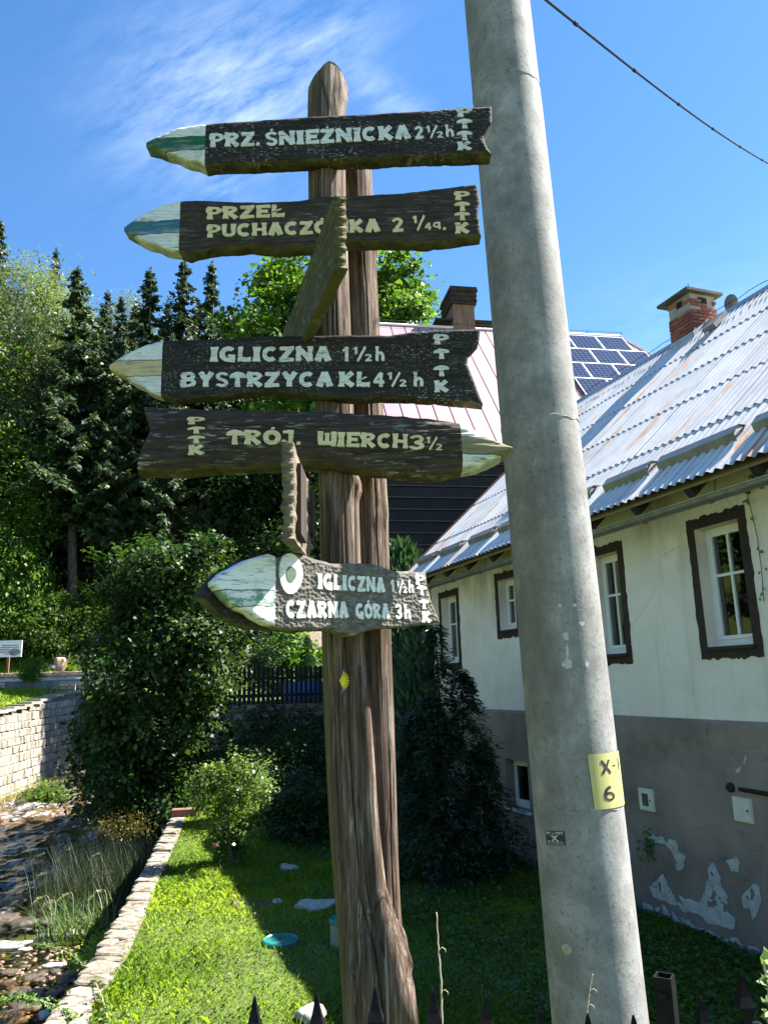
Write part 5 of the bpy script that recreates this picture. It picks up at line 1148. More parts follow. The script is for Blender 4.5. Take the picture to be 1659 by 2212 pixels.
# ------------------------------------------------------------------ overhead cable
mb = MB(); a_ = aty(1150, -25, 3.3); b_ = aty(1700, 374, 8.0); n = 50; tt = np.linspace(0, 1, n); P = a_[None] * (1 - tt)[:, None] + b_[None] * tt[:, None]; P[:, 2] -= .10 * np.sin(math.pi * tt)
mb.tube(P, .0075, 6)
for k in range(4, n - 2, 7): mb.tube([P[k] - (P[k + 1] - P[k]) * .12, P[k] + (P[k + 1] - P[k]) * .12], .012, 6)
tag(mb.build('overhead_cable', M_dark), 'black overhead cable crossing the sky in the upper right corner', 'cable')

# ------------------------------------------------------------------ wrought fence at the street
M_iron = simple('black painted iron', (.004, .004, .005), (.010, .010, .012), 30, .7, .1, .002, 'Position', spec=.08)
FY = 1.6
fence = empty('iron_fence', (0.1, FY, 0), 'black iron fence of spear-tipped bars along the bottom edge', 'fence')
def spear(x, z, big=False):
    mb = MB(); w = .0075
    mb.abox(x - w, x + w, FY - w, FY + w, 0.02, z - .07); bar = mb.build('picket', M_iron, fence)
    mb = MB(); q = lambda r, h: [(x - r, FY - r, h), (x + r, FY - r, h), (x + r, FY + r, h), (x - r, FY + r, h)]
    vs = []; prof = ((.007, z - .075), (.0145, z - .060), (.015, z - .056), (.0098, z - .040), (.0058, z - .022), (.003, z - .006), (.0012, z))
    for r, h in prof: vs += q(r, h)
    mb.add(vs, [tuple(f) for f in grid_faces(len(prof), 4, True)[:, ::-1]] + [(0, 3, 2, 1), tuple(range(len(vs) - 4, len(vs)))]); mb.build('spear_tip', M_iron, bar)
    return bar
tops = [(550, 2153), (684, 2145), (810, 2132), (935, 2136), (1049, 2149), (1165, 2178), (1269, 2190), (1368, 2194), (1514, 2155), (1600, 2101)]
for i, (x, y) in enumerate(tops):
    p = aty(x, y, FY); bar = spear(p[0], p[2])
    if i == len(tops) - 1:                         # curled scroll under the last spear
        for sg in (-1, 1):
            mb = MB(); t = np.linspace(0, 1, 24); a = t * 5.2; r = .017 * (1 - .62 * t)
            mb.tube(np.stack([p[0] + sg * (.018 - r * np.cos(a)), np.full_like(t, FY - .004), p[2] - .10 + r * np.sin(a) + .0 * t], 1), .0045, 6); mb.build('scroll', M_iron, bar, smooth=True)
mb = MB(); mb.abox(-1.6, 1.6, FY - .012, FY + .012, .80, .825); mb.abox(-1.6, 1.6, FY - .012, FY + .012, .14, .165); mb.build('rail', M_iron, fence)
x0 = aty(1409, 2110, FY)[0]; x1 = aty(1459, 2110, FY)[0]; zt_ = aty(1430, 2108, FY)[2]; cx_ = (x0 + x1) / 2; hw_ = (x1 - x0) / 2 * .75
pm = MB(); tw = .0035
for (a, b, c, d) in ((cx_ - hw_, cx_ + hw_, FY - hw_, FY - hw_ + tw), (cx_ - hw_, cx_ + hw_, FY + hw_ - tw, FY + hw_), (cx_ - hw_, cx_ - hw_ + tw, FY - hw_ + tw, FY + hw_ - tw), (cx_ + hw_ - tw, cx_ + hw_, FY - hw_ + tw, FY + hw_ - tw)): pm.abox(a, b, c, d, 0, zt_)
pm.box(((cx_, FY - hw_ - .003, zt_ - .03)), (.008, 0, 0), (0, .003, 0), (0, 0, .007))
v_ = np.array(pm.v); yaw = R(-32); c_, s_ = math.cos(yaw), math.sin(yaw); vx = v_[:, 0] - cx_; vy = v_[:, 1] - FY; v_[:, 0] = cx_ + c_ * vx - s_ * vy; v_[:, 1] = FY + s_ * vx + c_ * vy; pm.v = [tuple(q) for q in v_]
pm.build('fence_post', simple('worn black steel', (.004, .004, .004), (.014, .013, .013), 25, .6, .1, .002, 'Position', spec=.1), fence)['label'] = 'open square steel post without a cap'

# ------------------------------------------------------------------ dry stalks in front
M_stalk = simple('dry stalk', (.38, .3, .2), (.55, .46, .32), 30, .8, 0)
def stalk(D, Y, label, r=.0022):
    P = np.array([aty(x, y, Y) for x, y in D]); mb = MB(); n = 24; t = np.linspace(0, len(P) - 1, n); Q = np.stack([np.interp(t, np.arange(len(P)), P[:, k]) for k in range(3)], 1)
    base = Q[-1].copy(); base[2] = -.88; base[1] += .6; Q = np.concatenate([Q, [base]]); Q[:, 0] += .0007 * np.sin(np.arange(len(Q)) * 1.9)
    mb.tube(Q, np.linspace(r * .6, r * 1.4, len(Q)), 6)
    for k in (8, 16):
        sg = (-1) ** k; q = Q[k]; mb.tube([q, q + [sg * .009, 0, .004], q + [sg * .015, .0, -.001], q + [sg * .015, 0, -.007]], r * .35, 4)
    tag(mb.build('dry_stalk', M_stalk, smooth=True), label, 'stalk')
stalk([(943, 1972), (946, 2030), (948, 2060), (953, 2120), (954, 2170), (955, 2230)], 1.9, 'tall pale dry stalk rising between the signpost and the pole')
stalk([(1280, 2105), (1274, 2140), (1270, 2170), (1262, 2230)], 1.9, 'short dry stalk in front of the foot of the concrete pole', .0016)

# ------------------------------------------------------------------ stream
M_stone_lt = simple('pale dressed granite', (.19, .165, .125), (.345, .315, .26), 3.5, .9, .5, .02, rand=True, var=.25)
def _gn():
    m = NB('rough wall stone'); v = m.coord('Position'); f = m.noise(v, 7, 6, .65); c = m.ramp(f, [(.3, (.13, .105, .075)), (.5, (.25, .215, .165)), (.7, (.36, .325, .27))])
    c = m.mix(m.rng(m.noise(v, 5, 5, .65), .56, .64, 0, .85), c, (.085, .065, .03)); oi = m.n('ShaderNodeObjectInfo'); h = m.n('ShaderNodeHueSaturation'); m.l(c, h.inputs['Color']); m.l(m.rng(oi.outputs['Random'], 0, 1, .7, 1.15), h.inputs['Value'])
    return m.done(h.outputs[0], .95, m.bump(m.noise(v, 30, 6, .7), .8, .02))
M_stone_gn = _gn()
M_rock = simple('wet brown rock', (.028, .02, .014), (.12, .088, .06), 5, .4, .6, .02, rand=True, var=.4, spec=.5)
M_rockpale = simple('pale dry stone', (.25, .23, .2), (.45, .42, .37), 5, .85, .5, .02, rand=True, var=.2)
m = NB('stream bed'); v = m.coord('Position'); vo = m.voro(v, 9.0, out='Color'); f = m.noise(v, 2.2, 5, .6); e_ = m.voro(v, 9.0)
sp_ = m.n('ShaderNodeSeparateColor'); m.l(vo, sp_.inputs[0])
col = m.ramp(sp_.outputs[0], [(.0, (.08, .05, .024)), (.4, (.19, .12, .06)), (.75, (.29, .19, .10)), (1, (.34, .27, .18))]); col = m.mix(m.rng(f, .45, .7), col, (.07, .055, .03))
M_bed = m.done(col, .7, m.bump(e_, -.8, .05), spec=.4)
def stream_sheet(name, z, mat, y0, y1, nx, ny, amp=0.0, fr=1.0):
    ys = np.linspace(y0, y1, ny); u = np.linspace(0, 1, nx); P = np.zeros((ny, nx, 3))
    for i, y in enumerate(ys):
        a = float(xL(y)) + .05; b = float(xR(y)) - .12; P[i, :, 0] = a + (b - a) * u; P[i, :, 1] = y
    P[..., 2] = z + .012 * np.clip(P[..., 1] - 12, 0, 30) + (amp * fbm(P * [1, .8, 0], fr, 4) if amp else 0)
    return P.reshape(-1, 3), grid_faces(ny, nx)
V, f = stream_sheet('bed', -2.46, None, 3, 39, 120, 320, .07, .9); tag(meshobj('stream_bed', fastmesh('stream_bed', V, f, M_bed, smooth=True)), kind='structure')
m = NB('clear stream water'); v = m.coord('Position', (1, .45, 1)); w1 = m.noise(v, 3.4, 4, .6, .8); w2 = m.noise(v, 13, 3, .6, .5)
foam = m.math('MULTIPLY', m.rng(m.noise(m.coord('Position', (1, .6, 1)), 1.1, 3, .6, .6), .46, .62), m.rng(m.noise(m.coord('Position', (1, .35, 1)), 6, 5, .75, .6), .48, .6), clamp=True)
spy = m.n('ShaderNodeSeparateXYZ'); m.l(m.n('ShaderNodeNewGeometry').outputs['Position'], spy.inputs[0]); foam = m.math('MULTIPLY', foam, m.rng(spy.outputs[1], 12.5, 15.5))
bp = m.bump(w1, .6, .08); bp = m.bump(w2, .5, .02, bp)
tr_ = m.n('ShaderNodeBsdfTransparent'); tr_.inputs[0].default_value = (.85, .76, .6, 1); gl_ = m.n('ShaderNodeBsdfGlossy'); gl_.inputs['Roughness'].default_value = .06; m.l(bp, gl_.inputs['Normal']); fr_ = m.n('ShaderNodeFresnel'); fr_.inputs[0].default_value = 1.45; m.l(bp, fr_.inputs['Normal'])
mx_ = m.n('ShaderNodeMixShader'); m.l(fr_.outputs[0], mx_.inputs[0]); m.l(tr_.outputs[0], mx_.inputs[1]); m.l(gl_.outputs[0], mx_.inputs[2])
m.done((.75, .78, .8), .7); m2_ = m.n('ShaderNodeMixShader'); m.l(m.math('MULTIPLY', foam, .5), m2_.inputs[0]); m.l(mx_.outputs[0], m2_.inputs[1]); m.l(m.b.outputs[0], m2_.inputs[2]); m.l(m2_.outputs[0], m.out.inputs[0]); M_water = m.m
V, f = stream_sheet('water', -2.27, None, 3, 39, 260, 560, .07, 2.2); tag(meshobj('stream_water', fastmesh('stream_water', V, f, M_water, smooth=True)), kind='structure')
def rockmesh(name, seed, mat, sub=3, amp=.34, flat=.62, fr=1.4, smooth=True):
    import bmesh
    bm = bmesh.new(); bmesh.ops.create_icosphere(bm, subdivisions=sub, radius=1.0); P = np.array([q.co[:] for q in bm.verts])
    d = 1 + amp * fbm(P + seed * 3.7, fr, 3) + amp * .5 * np.abs(vnoise(P + seed, 2.6)); P = P * d[:, None]; P = np.clip(P, -1.05, [.95, 1.0, .85]); P[:, 2] *= flat
    for q, p in zip(bm.verts, P): q.co = p
    me = bpy.data.meshes.new(name); bm.to_mesh(me); bm.free(); me.materials.append(mat); me.polygons.foreach_set('use_smooth', [smooth] * len(me.polygons)); return me
RK = [rockmesh('river rock', k, M_rock, 3) for k in range(5)]; RP = [rockmesh('pale rock', k + 9, M_rockpale, 3, flat=.5) for k in range(4)]
def rock(me, x, y, z, sx, sy, sz, name='rock', rot=None):
    return meshobj(name, me, None, Matrix.Translation((x, y, z)) @ Matrix.Rotation(random.uniform(0, 6.3) if rot is None else rot, 4, 'Z') @ Matrix.Diagonal((sx, sy, sz, 1)))
g = np.random.default_rng(3)
# boulders in the rapids (photo places) and stones on the near bar
for (x, y, s) in ((40, 1768, .55), (20, 1800, .42), (55, 1800, .6), (75, 1815, .5), (20, 1845, .45), (88, 1872, .7), (60, 1900, .38), (30, 1945, .55), (10, 1985, .6), (55, 1990, .5), (90, 1930, .4), (110, 1790, .35), (130, 1765, .4), (8, 1910, .5), (100, 1985, .4), (45, 1870, .4)):
    p = atz(x, y, -2.2); o = rock(random.choice(RK), p[0], p[1], -2.26, s * .5, s * .38, s * .34); tag(o, 'dark wet boulder breaking the white water of the stream', 'rock', 'boulders in the rapids')
for i in range(48):
    x, y = g.uniform(0, 215), g.uniform(2070, 2212)
    if x > 235 - (y - 2060) * .62: continue
    p = atz(x, y, -2.25); s = g.uniform(.05, .15); o = rock(random.choice(RK if g.random() < .9 else RP), p[0], p[1], -2.255 + s * .02, s, s * g.uniform(.6, 1), s * .75); tag(o, 'small brown stone in the shallow water at the near end of the stream', 'stone', 'stones in the shallows')
for (x, y, sx, lb) in ((25, 2045, .32, 'long pale flat stone at the left edge of the shallow stream'), (145, 2020, .26, 'brown flat stone below the reeds beside the stream'), (118, 2087, .17, 'round pale stone in the shallows near the retaining wall'), (55, 2052, .1, 'small reddish stone beside the long pale stone')):
    p = atz(x, y, -2.2); tag(rock(random.choice(RP), p[0], p[1], -2.2, sx, sx * .5, sx * .45, rot=.15), lb, 'stone')
V_ = []; 
g = np.random.default_rng(5); pm = MB()                                     # pebbles: too small to pick apart
pt = [tuple(v.co) for v in rockmesh('pebble', 2, M_rock, 1).vertices]; pf = [tuple(p.vertices) for p in rockmesh('pebble', 2, M_rock, 1).polygons]
for i in range(420):
    x, y = g.uniform(0, 235), g.uniform(2040, 2212)
    if x > 250 - (y - 2060) * .66: continue
    p = atz(x, y, -2.28); s = g.uniform(.015, .05); c, sn = math.cos(i), math.sin(i); pm.add([(p[0] + s * (c * a - sn * b), p[1] + s * (sn * a + c * b), -2.255 + s * q * .8) for a, b, q in pt], pf)
tag(pm.build('pebbles', simple('brown pebbles', (.09, .055, .032), (.27, .18, .12), 9, .5, .4, .01, 'Position', spec=.4), smooth=True), 'brown pebbles in the shallow near water of the stream', 'pebbles', kind='stuff')

# garden retaining wall along the stream, coping laid of rough flat stones
M_wallcore = simple('wall core', (.09, .08, .065), (.2, .18, .15), 4, .95, .8, .03, 'Position')
gw = empty('garden_retaining_wall', (-3.3, 11.5, -2.3), 'low rough stone retaining wall between the sunny lawn and the stream', 'wall')
ysw = np.linspace(3.2, 24.5, 90); V = []
def coph(y): return -.90
for y in ysw:
    c = float(xR(y)); w0, w1 = -.26 - .012 * max(0, 10 - y), .03
    V += [(c + w0, y, -2.6), (c + w0 + .03 * math.sin(y * 7), y, coph(y)), (c + w1, y, coph(y)), (c + w1, y, -1.3)]
meshobj('wall_body', fastmesh('wall_body', np.array(V), grid_faces(90, 4), M_wallcore), gw)
def slabmesh(k):
    g = np.random.default_rng(100 + k); n = 9; a = np.sort(g.uniform(0, 2 * np.pi, n)) * .3 + np.linspace(0, 2 * np.pi, n, endpoint=False) * .7; r = g.uniform(.86, 1.05, n); sq = np.maximum(np.abs(np.cos(a)), np.abs(np.sin(a))) ** .8; x = np.cos(a) / sq * r * .5; y = np.sin(a) / sq * r * .5
    mb = MB(); P = [(p, q, -.5) for p, q in zip(x, y)] + [(p, q, .2 + g.normal(0, .1)) for p, q in zip(x, y)] + [(p * .82, q * .82, .45 + g.normal(0, .12)) for p, q in zip(x, y)] + [(0, 0, .5)]
    fs = [tuple(q) for q in grid_faces(3, n, True)[:, ::-1]] + [(2 * n + i, 2 * n + (i + 1) % n, 3 * n) for i in range(n)][::1]
    mb.add(P, [f[::-1] for f in fs[:-n]] + fs[-n:]); return mb.mesh('coping stone', M_stone_gn)
SL = [slabmesh(k) for k in range(7)]
y = 5.2; g = np.random.default_rng(21)
while y < 16.5:
    d = g.uniform(.12, .21); c = float(xR(y)); x = c - .27 - .012 * max(0, 10 - y); xe = c + .03
    while x < xe - .05:
        w = g.uniform(.17, .5); w = min(w, xe - x); 
        if xe - x - w < .1: w = xe - x
        meshobj('stone', SL[int(g.integers(7))], gw, Matrix.Translation((x + w / 2, y + g.normal(0, .012), coph(y) + .012 + g.normal(0, .008))) @ Matrix.Rotation(g.normal(0, .08) - .16 + (math.pi if g.random() < .5 else 0), 4, 'Z') @ Matrix.Diagonal((w * 1.03, d * 1.04, .05, 1)))
        x += w
    y += d
# dressed stone wall of the far bank
lw = empty('embankment_wall', (-14, 31, -2.3), 'high sunlit wall of squared pale stones on the far bank of the stream', 'wall')
ysw = np.linspace(24, 39, 40); V = []
for y in ysw:
    c = float(xL(y)); zt_ = float(hgt(c - .6, y)) ; V += [(c + .10, y, -2.7), (c - .16, y, zt_ + .02), (c - .6, y, zt_ + .02), (c - .6, y, -2.7)]
meshobj('wall_body', fastmesh('wall_body', np.array(V), grid_faces(40, 4), M_wallcore), lw)
def stonemesh(k):
    g = np.random.default_rng(300 + k); mb = MB(); e = .05
    P = [(-.5 + e, -.5), (.5 - e, -.5), (.5, -.5 + e), (.5, .5 - e), (.5 - e, .5), (-.5 + e, .5), (-.5, .5 - e), (-.5, -.5 + e)]; P = [(a + g.normal(0, .022), b + g.normal(0, .022)) for a, b in P]; n = 8
    mb.add([(0, a, b) for a, b in P] + [(.6 + g.normal(0, .12), a * .97, b * .97) for a, b in P] + [(1 + g.normal(0, .15), a * .8, b * .8) for a, b in P], [tuple(q) for q in grid_faces(3, n, True)[:, ::-1]] + [tuple(range(16, 24))]); return mb.mesh('wall stone', M_stone_lt)
ST = [stonemesh(k) for k in range(8)]; g = np.random.default_rng(31); z = -2.35; cnt = 0
while z < .95:
    hgt_ = g.uniform(.27, .38); y = 26.3 + g.uniform(-.2, .1)
    while y < 37.2 and cnt < 300:
        L = g.uniform(.26, .55); zc = z + hgt_ / 2; c = float(xL(y + L / 2)); topz = float(hgt(c - .6, y + L / 2)); fr = (zc + 2.7) / (topz + 2.7)
        if zc + hgt_ / 2 < topz + .08:
            x = c + .10 - .26 * fr - .02; meshobj('stone', ST[int(g.integers(8))], lw, Matrix.Translation((x, y + L / 2, zc + .012 * (y - 30))) @ Matrix.Rotation(.1, 4, 'Z') @ Matrix.Diagonal((.055 * g.uniform(.7, 1.4), L - .03, hgt_ - .03, 1))); cnt += 1
        y += L
    z += hgt_
y = 25.5
while y < 38:                                       # capping slabs
    L = g.uniform(.7, 1.1); c = float(xL(y + L / 2)); mb = MB(); zt_ = float(hgt(c - .6, y + L / 2)) + .06; mb.box((c - .33, y + L / 2, zt_), (.3, 0, 0), (.0, L / 2 - .012, 0), (0, 0, .05)); mb.build('capping_slab', M_stone_lt, lw); y += L
# ------------------------------------------------------------------ far bank: road, guard rail, planter, board, low wall
M_asph = simple('sun-bleached asphalt', (.16, .155, .15), (.22, .21, .2), 4, .95, .3, .01, 'Position'); M_steel = simple('galvanised rail', (.42, .44, .47), (.58, .6, .63), 3, .4, .1, .004, 'Position', metal=.5)
mb = MB(); mb.add([(-60, 41.2, 1.47), (-11, 41.2, 1.47), (-11, 45.2, 1.5), (-60, 45.2, 1.5)], [(0, 1, 2, 3)]); tag(mb.build('road', M_asph), kind='structure')
gr = empty('guard_rail', (-19, 40.6, 1.4), 'galvanised steel guard rail along the road behind the planter', 'guard rail')
prof = [(0, -.15), (-.04, -.12), (-.04, -.06), (.02, 0), (-.04, .06), (-.04, .12), (0, .15)]; mb = MB(); vs = []
for x in (-40, -12): vs += [(x, 40.6 + a, 2.13 + b) for a, b in prof]
mb.add(vs, [tuple(q) for q in grid_faces(2, 7)]); mb.build('rail', M_steel, gr)
for x in (-30, -26.6, -23.2, -19.8, -16.35, -13.2): mb = MB(); mb.abox(x - .05, x + .05, 40.63, 40.72, 1.3, 2.2); mb.build('post', M_steel, gr)
M_old = simple('old rubble stone', (.22, .16, .12), (.42, .33, .26), 3, .95, .6, .03, rand=True, var=.25)
sw = empty('roadside_stone_wall', (-20, 46, 1.5), 'low brownish rubble stone wall at the foot of the slope behind the road', 'wall')
mb = MB(); mb.abox(-45, -11, 46.0, 46.5, 1.2, 2.72); mb.build('wall_body', M_wallcore, sw)
g = np.random.default_rng(41); z = 1.5
while z < 2.7:
    h_ = g.uniform(.26, .4); x = -25.5 + g.uniform(0, .3)
    while x < -16.5:
        L = g.uniform(.3, .75); meshobj('stone', ST[int(g.integers(8))], sw, Matrix.Translation((x + L / 2, 46.02, z + h_ / 2)) @ Matrix.Rotation(-math.pi / 2, 4, 'Z') @ Matrix.Diagonal((.07, L - .04, min(h_, 2.74 - z) - .03, 1))); x += L
    z += h_
for o_ in [q for q in bpy.data.objects if q.parent == sw and q.name.startswith('stone')]:
    if len(o_.material_slots): o_.material_slots[0].link = 'OBJECT'; o_.material_slots[0].material = M_old
pp = aty(70, 1480, 38.0); mb = MB(); zb = float(hgt(pp[0], 38.0)); hw = 1.15
for (a, b, c, d) in ((-hw, hw, -.4, -.3), (-hw, hw, .3, .4), (-hw, -hw + .1, -.3, .3), (hw - .1, hw, -.3, .3)): mb.abox(pp[0] + a, pp[0] + b, 38 + c, 38 + d, zb - .1, zb + .42)
mb.abox(pp[0] - hw + .1, pp[0] + hw - .1, 37.7, 38.3, zb, zb + .36); tag(mb.build('planter', simple('grey concrete planter', (.1, .1, .1), (.2, .2, .2), 4, .9, .4, .01, 'Position')), 'grey concrete planter box holding a dark round bush by the road', 'planter')
# information board
ib = aty(20, 1402, 47.0); root = empty('information_board', (ib[0], 47, float(hgt(ib[0], 47))), 'white information board with oval picture on a brown leg, at the left edge', 'sign')
a = aty(-22, 1385, 47.0); b = aty(46, 1419, 47.0); mb = MB(); mb.abox(a[0], b[0], 46.97, 47.03, b[2], a[2]); pn = mb.build('panel', simple('white board', (.70, .72, .74), (.78, .8, .8), 3, .5, 0), root)
M_ink = simple('grey print', (.10, .10, .11), (.2, .2, .2), 20, .8, 0); M_pic = simple('picture print', (.08, .09, .09), (.4, .42, .4), 3.5, .7, 0)
for (x0, x1, y) in ((4, 39, 1395), (0, 40, 1399.5), (0, 20, 1403.5), (0, 19, 1407), (0, 18, 1410.5), (10, 17, 1414)):
    p0 = aty(x0, y, 46.96); p1 = aty(x1, y, 46.96); mb = MB(); mb.abox(p0[0], p1[0], 46.955, 46.968, p0[2] - .02, p0[2] + .02); mb.build('text_line', M_ink, pn)
c = aty(31, 1409, 46.95); mb = MB(); n = 24; mb.add([(c[0] + .36 * math.cos(2 * math.pi * k / n), 46.96, c[2] + .22 * math.sin(2 * math.pi * k / n)) for k in range(n)], [tuple(range(n))[::-1]]); mb.build('oval_picture', M_pic, pn)
mb = MB(); lx = aty(17, 1425, 47)[0]; mb.abox(lx - .07, lx + .07, 47.03, 47.12, float(hgt(lx, 47)) - .2, b[2] + .4); mb.build('leg', simple('brown leg', (.2, .09, .04), (.3, .14, .07), 8, .7, .2), root)
p = aty(131, 1432, 47.2); tag(rock(rockmesh('stump', 44, simple('reddish stump wood', (.3, .17, .11), (.5, .34, .25), 4, .9, .5, .03), 3, .35, 1.2), p[0], 47.2, p[2] - .1, .34, .3, .42), 'reddish upright stump standing on the grass bank', 'stump')
p = aty(117, 1434, 47.2); tag(rock(RP[1], p[0], 47.2, p[2] - .2, .45, .3, .35), 'pale rounded stone left of the reddish stump', 'stone')

# ------------------------------------------------------------------ garden end: dark stone wall and picket fence
bw = empty('terrace_stone_wall', (-3.4, 23.3, -.9), 'dark shaded rubble wall below the picket fence at the end of the garden', 'wall')
mb = MB(); mb.abox(-6.2, 2.6, 23.3, 23.8, -1.1, 1.05); mb.build('wall_body', M_wallcore, bw)
g = np.random.default_rng(51); z = -.9
while z < 1.05:
    h_ = min(g.uniform(.2, .36), 1.08 - z); x = -5.6 + g.uniform(0, .3)
    while x < -1.0:
        L = g.uniform(.25, .6); meshobj('stone', ST[int(g.integers(8))], bw, Matrix.Translation((x + L / 2, 23.31, z + h_ / 2)) @ Matrix.Rotation(-math.pi / 2, 4, 'Z') @ Matrix.Diagonal((.07, L - .04, max(h_ - .035, .05), 1))); x += L
    z += h_
    if h_ < .06: break
for o_ in [q for q in bpy.data.objects if q.parent == bw and q.name.startswith('stone')]:
    o_.material_slots[0].link = 'OBJECT'; o_.material_slots[0].material = M_stone_gn
pf_ = empty('picket_fence', (-3.4, 23.4, 1.05), 'dark wooden picket fence with rounded tops on the terrace wall', 'fence')
M_pick = simple('dark stained pickets', (.012, .009, .007), (.03, .024, .02), 8, .8, .3, .006, 'Position'); pk = MB(); w = .05; pr = [(-w, 0), (w, 0), (w, .98), (w * .7, 1.06), (0, 1.1), (-w * .7, 1.06), (-w, .98)]; n = 7
pk.add([(a, -.012, b) for a, b in pr] + [(a, .012, b) for a, b in pr], [tuple(range(n)), tuple(range(2 * n - 1, n - 1, -1))] + [(i, i + n, (i + 1) % n + n, (i + 1) % n) for i in range(n)]); mp_ = pk.mesh('picket', M_pick)
x = -5.6
while x < -1.4: meshobj('picket', mp_, pf_, Matrix.Translation((x, 23.42, 1.06 + random.uniform(-.015, .015)))); x += .142
mb = MB(); mb.abox(-5.7, -1.4, 23.435, 23.475, 1.28, 1.36); mb.abox(-5.7, -1.4, 23.435, 23.475, 1.78, 1.86); mb.build('rail', M_pick, pf_)
# things in the neighbour's sunny garden, seen through the fence
def pool():
    root = empty('paddling_pool', (-2.7, 26.5, 1.1), 'blue round garden pool behind the picket fence', 'pool'); n = 28; mb = MB(); vs = []
    for r_, z_ in ((.9, 1.1), (.95, 1.35), (.9, 1.7), (.84, 1.7), (.84, 1.62)): vs += [(-2.7 + r_ * math.cos(2 * math.pi * k / n), 26.6 + r_ * math.sin(2 * math.pi * k / n), z_) for k in range(n)]
    mb.add(vs, [tuple(q) for q in grid_faces(5, n, True)[:, ::-1]]); mb.build('pool_wall', simple('blue pool vinyl', (.03, .14, .5), (.06, .25, .7), 2, .4, 0), root, smooth=True)
    mb = MB(); mb.add([(-2.7 + .85 * math.cos(2 * math.pi * k / n), 26.6 + .85 * math.sin(2 * math.pi * k / n), 1.63) for k in range(n)], [tuple(range(n))]); mb.build('water', simple('pool water', (.2, .45, .6), (.3, .55, .68), 2, .1, .1, .02), root)
pool()
hh = aty(690, 1395, 34); sh_ = empty('garden_shed', (hh[0], 34, 1.3), 'small shed with brown roof and blue door edge, left of the signpost foot', 'shed')
mb = MB(); mb.abox(hh[0] - .6, hh[0] + 2.2, 34, 36, 1.2, 3.2); mb.build('wall', simple('olive shed wall', (.14, .16, .1), (.22, .24, .16), 3, .9, .2), sh_)
mb = MB(); z0 = 3.2; mb.add([(hh[0] - .95, 33.6, z0 - .1), (hh[0] + 2.5, 33.6, z0 - .1), (hh[0] + 2.5, 35, z0 + 1.15), (hh[0] - .95, 35, z0 + 1.15), (hh[0] - .95, 36.4, z0 - .1), (hh[0] + 2.5, 36.4, z0 - .1)], [(0, 1, 2, 3), (3, 2, 5, 4), (0, 3, 4), (1, 5, 2)]); mb.build('roof', simple('brown shed roof', (.22, .15, .13), (.3, .21, .19), 4, .8, .3), sh_)
mb = MB(); mb.abox(hh[0] - .15, hh[0] + .05, 33.95, 34.0, 1.2, 3.1); mb.build('door', simple('blue door', (.1, .2, .4), (.16, .28, .5), 5, .5, 0), sh_)
# ------------------------------------------------------------------ garden objects on the lawn
M_lid = simple('turquoise plastic', (.012, .13, .12), (.02, .19, .17), 4, .35, .1, .004, 'Position', spec=.5); M_cring = simple('concrete ring', (.2, .18, .14), (.32, .3, .25), 6, .9, .3)
def lid(x, y, r, z0, h, label):
    root = empty('manhole_cover', (x, y, -.9), label, 'lid'); n = 36; mb = MB(); mb.tube([(x, y, -1.1), (x, y, z0)], r * .93, n); mb.build('ring', M_cring, root, smooth=False)
    mb = MB(); vs = []
    for rr, z_ in ((r, z0), (r, z0 + h), (r * .94, z0 + h + .012), (r * .88, z0 + h), (.02, z0 + h + .012)): vs += [(x + rr * math.cos(2 * math.pi * k / n), y + rr * math.sin(2 * math.pi * k / n), z_) for k in range(n)]
    mb.add(vs, [tuple(q) for q in grid_faces(5, n, True)[:, ::-1]]); mb.build('cover', M_lid, root)
p = atz(595, 2018, -.80); lid(p[0] + .05, p[1], .18, -.875, .02, 'round turquoise manhole cover lying in the shaded grass'); p = aty(733, 2028, 8.25); lid(p[0] + .05, 8.25, .15, -.70, .03, 'turquoise lid on a short concrete ring half hidden by the signpost')
p = atz(685, 1962, -.88); tag(rock(RP[2], p[0], p[1], -.86, .25, .17, .13, rot=.1), 'large smooth grey boulder in the shaded grass left of the signpost', 'boulder')
p = atz(548, 1950, -.88); tag(rock(RK[1], p[0], p[1], -.9, .3, .2, .06, rot=0), 'flat dark stone slab sunk in the shaded lawn', 'stone'); p = atz(600, 1950, -.88); tag(rock(RP[0], p[0], p[1], -.88, .08, .06, .07), 'small grey stone beside the flat dark slab', 'stone')
p = atz(622, 1878, -.88); tag(rock(RP[3], p[0], p[1], -.88, .16, .1, .12), 'grey stone near the rose bush in deep shade', 'stone')
p = atz(672, 2204, -.88); tag(rock(RP[1], p[0], p[1], -.84, .11, .1, .12), 'pale tan stone on the sunny lawn behind the fence spears', 'stone')
p = atz(405, 1762, -.86); mb = MB(); c = np.array([p[0] - .05, p[1], -.80]); mb.box(c, (.24, .05, 0), (-.02, .11, 0), (0, 0, .05)); mb.box(c + [.02, 0, .055], (.26, .05, 0), (-.02, .13, 0), (0, 0, .012)); tag(mb.build('clay_trough', simple('terracotta', (.16, .07, .045), (.26, .12, .08), 8, .8, .3)), 'terracotta trough on the retaining wall beside the rose bush', 'trough')

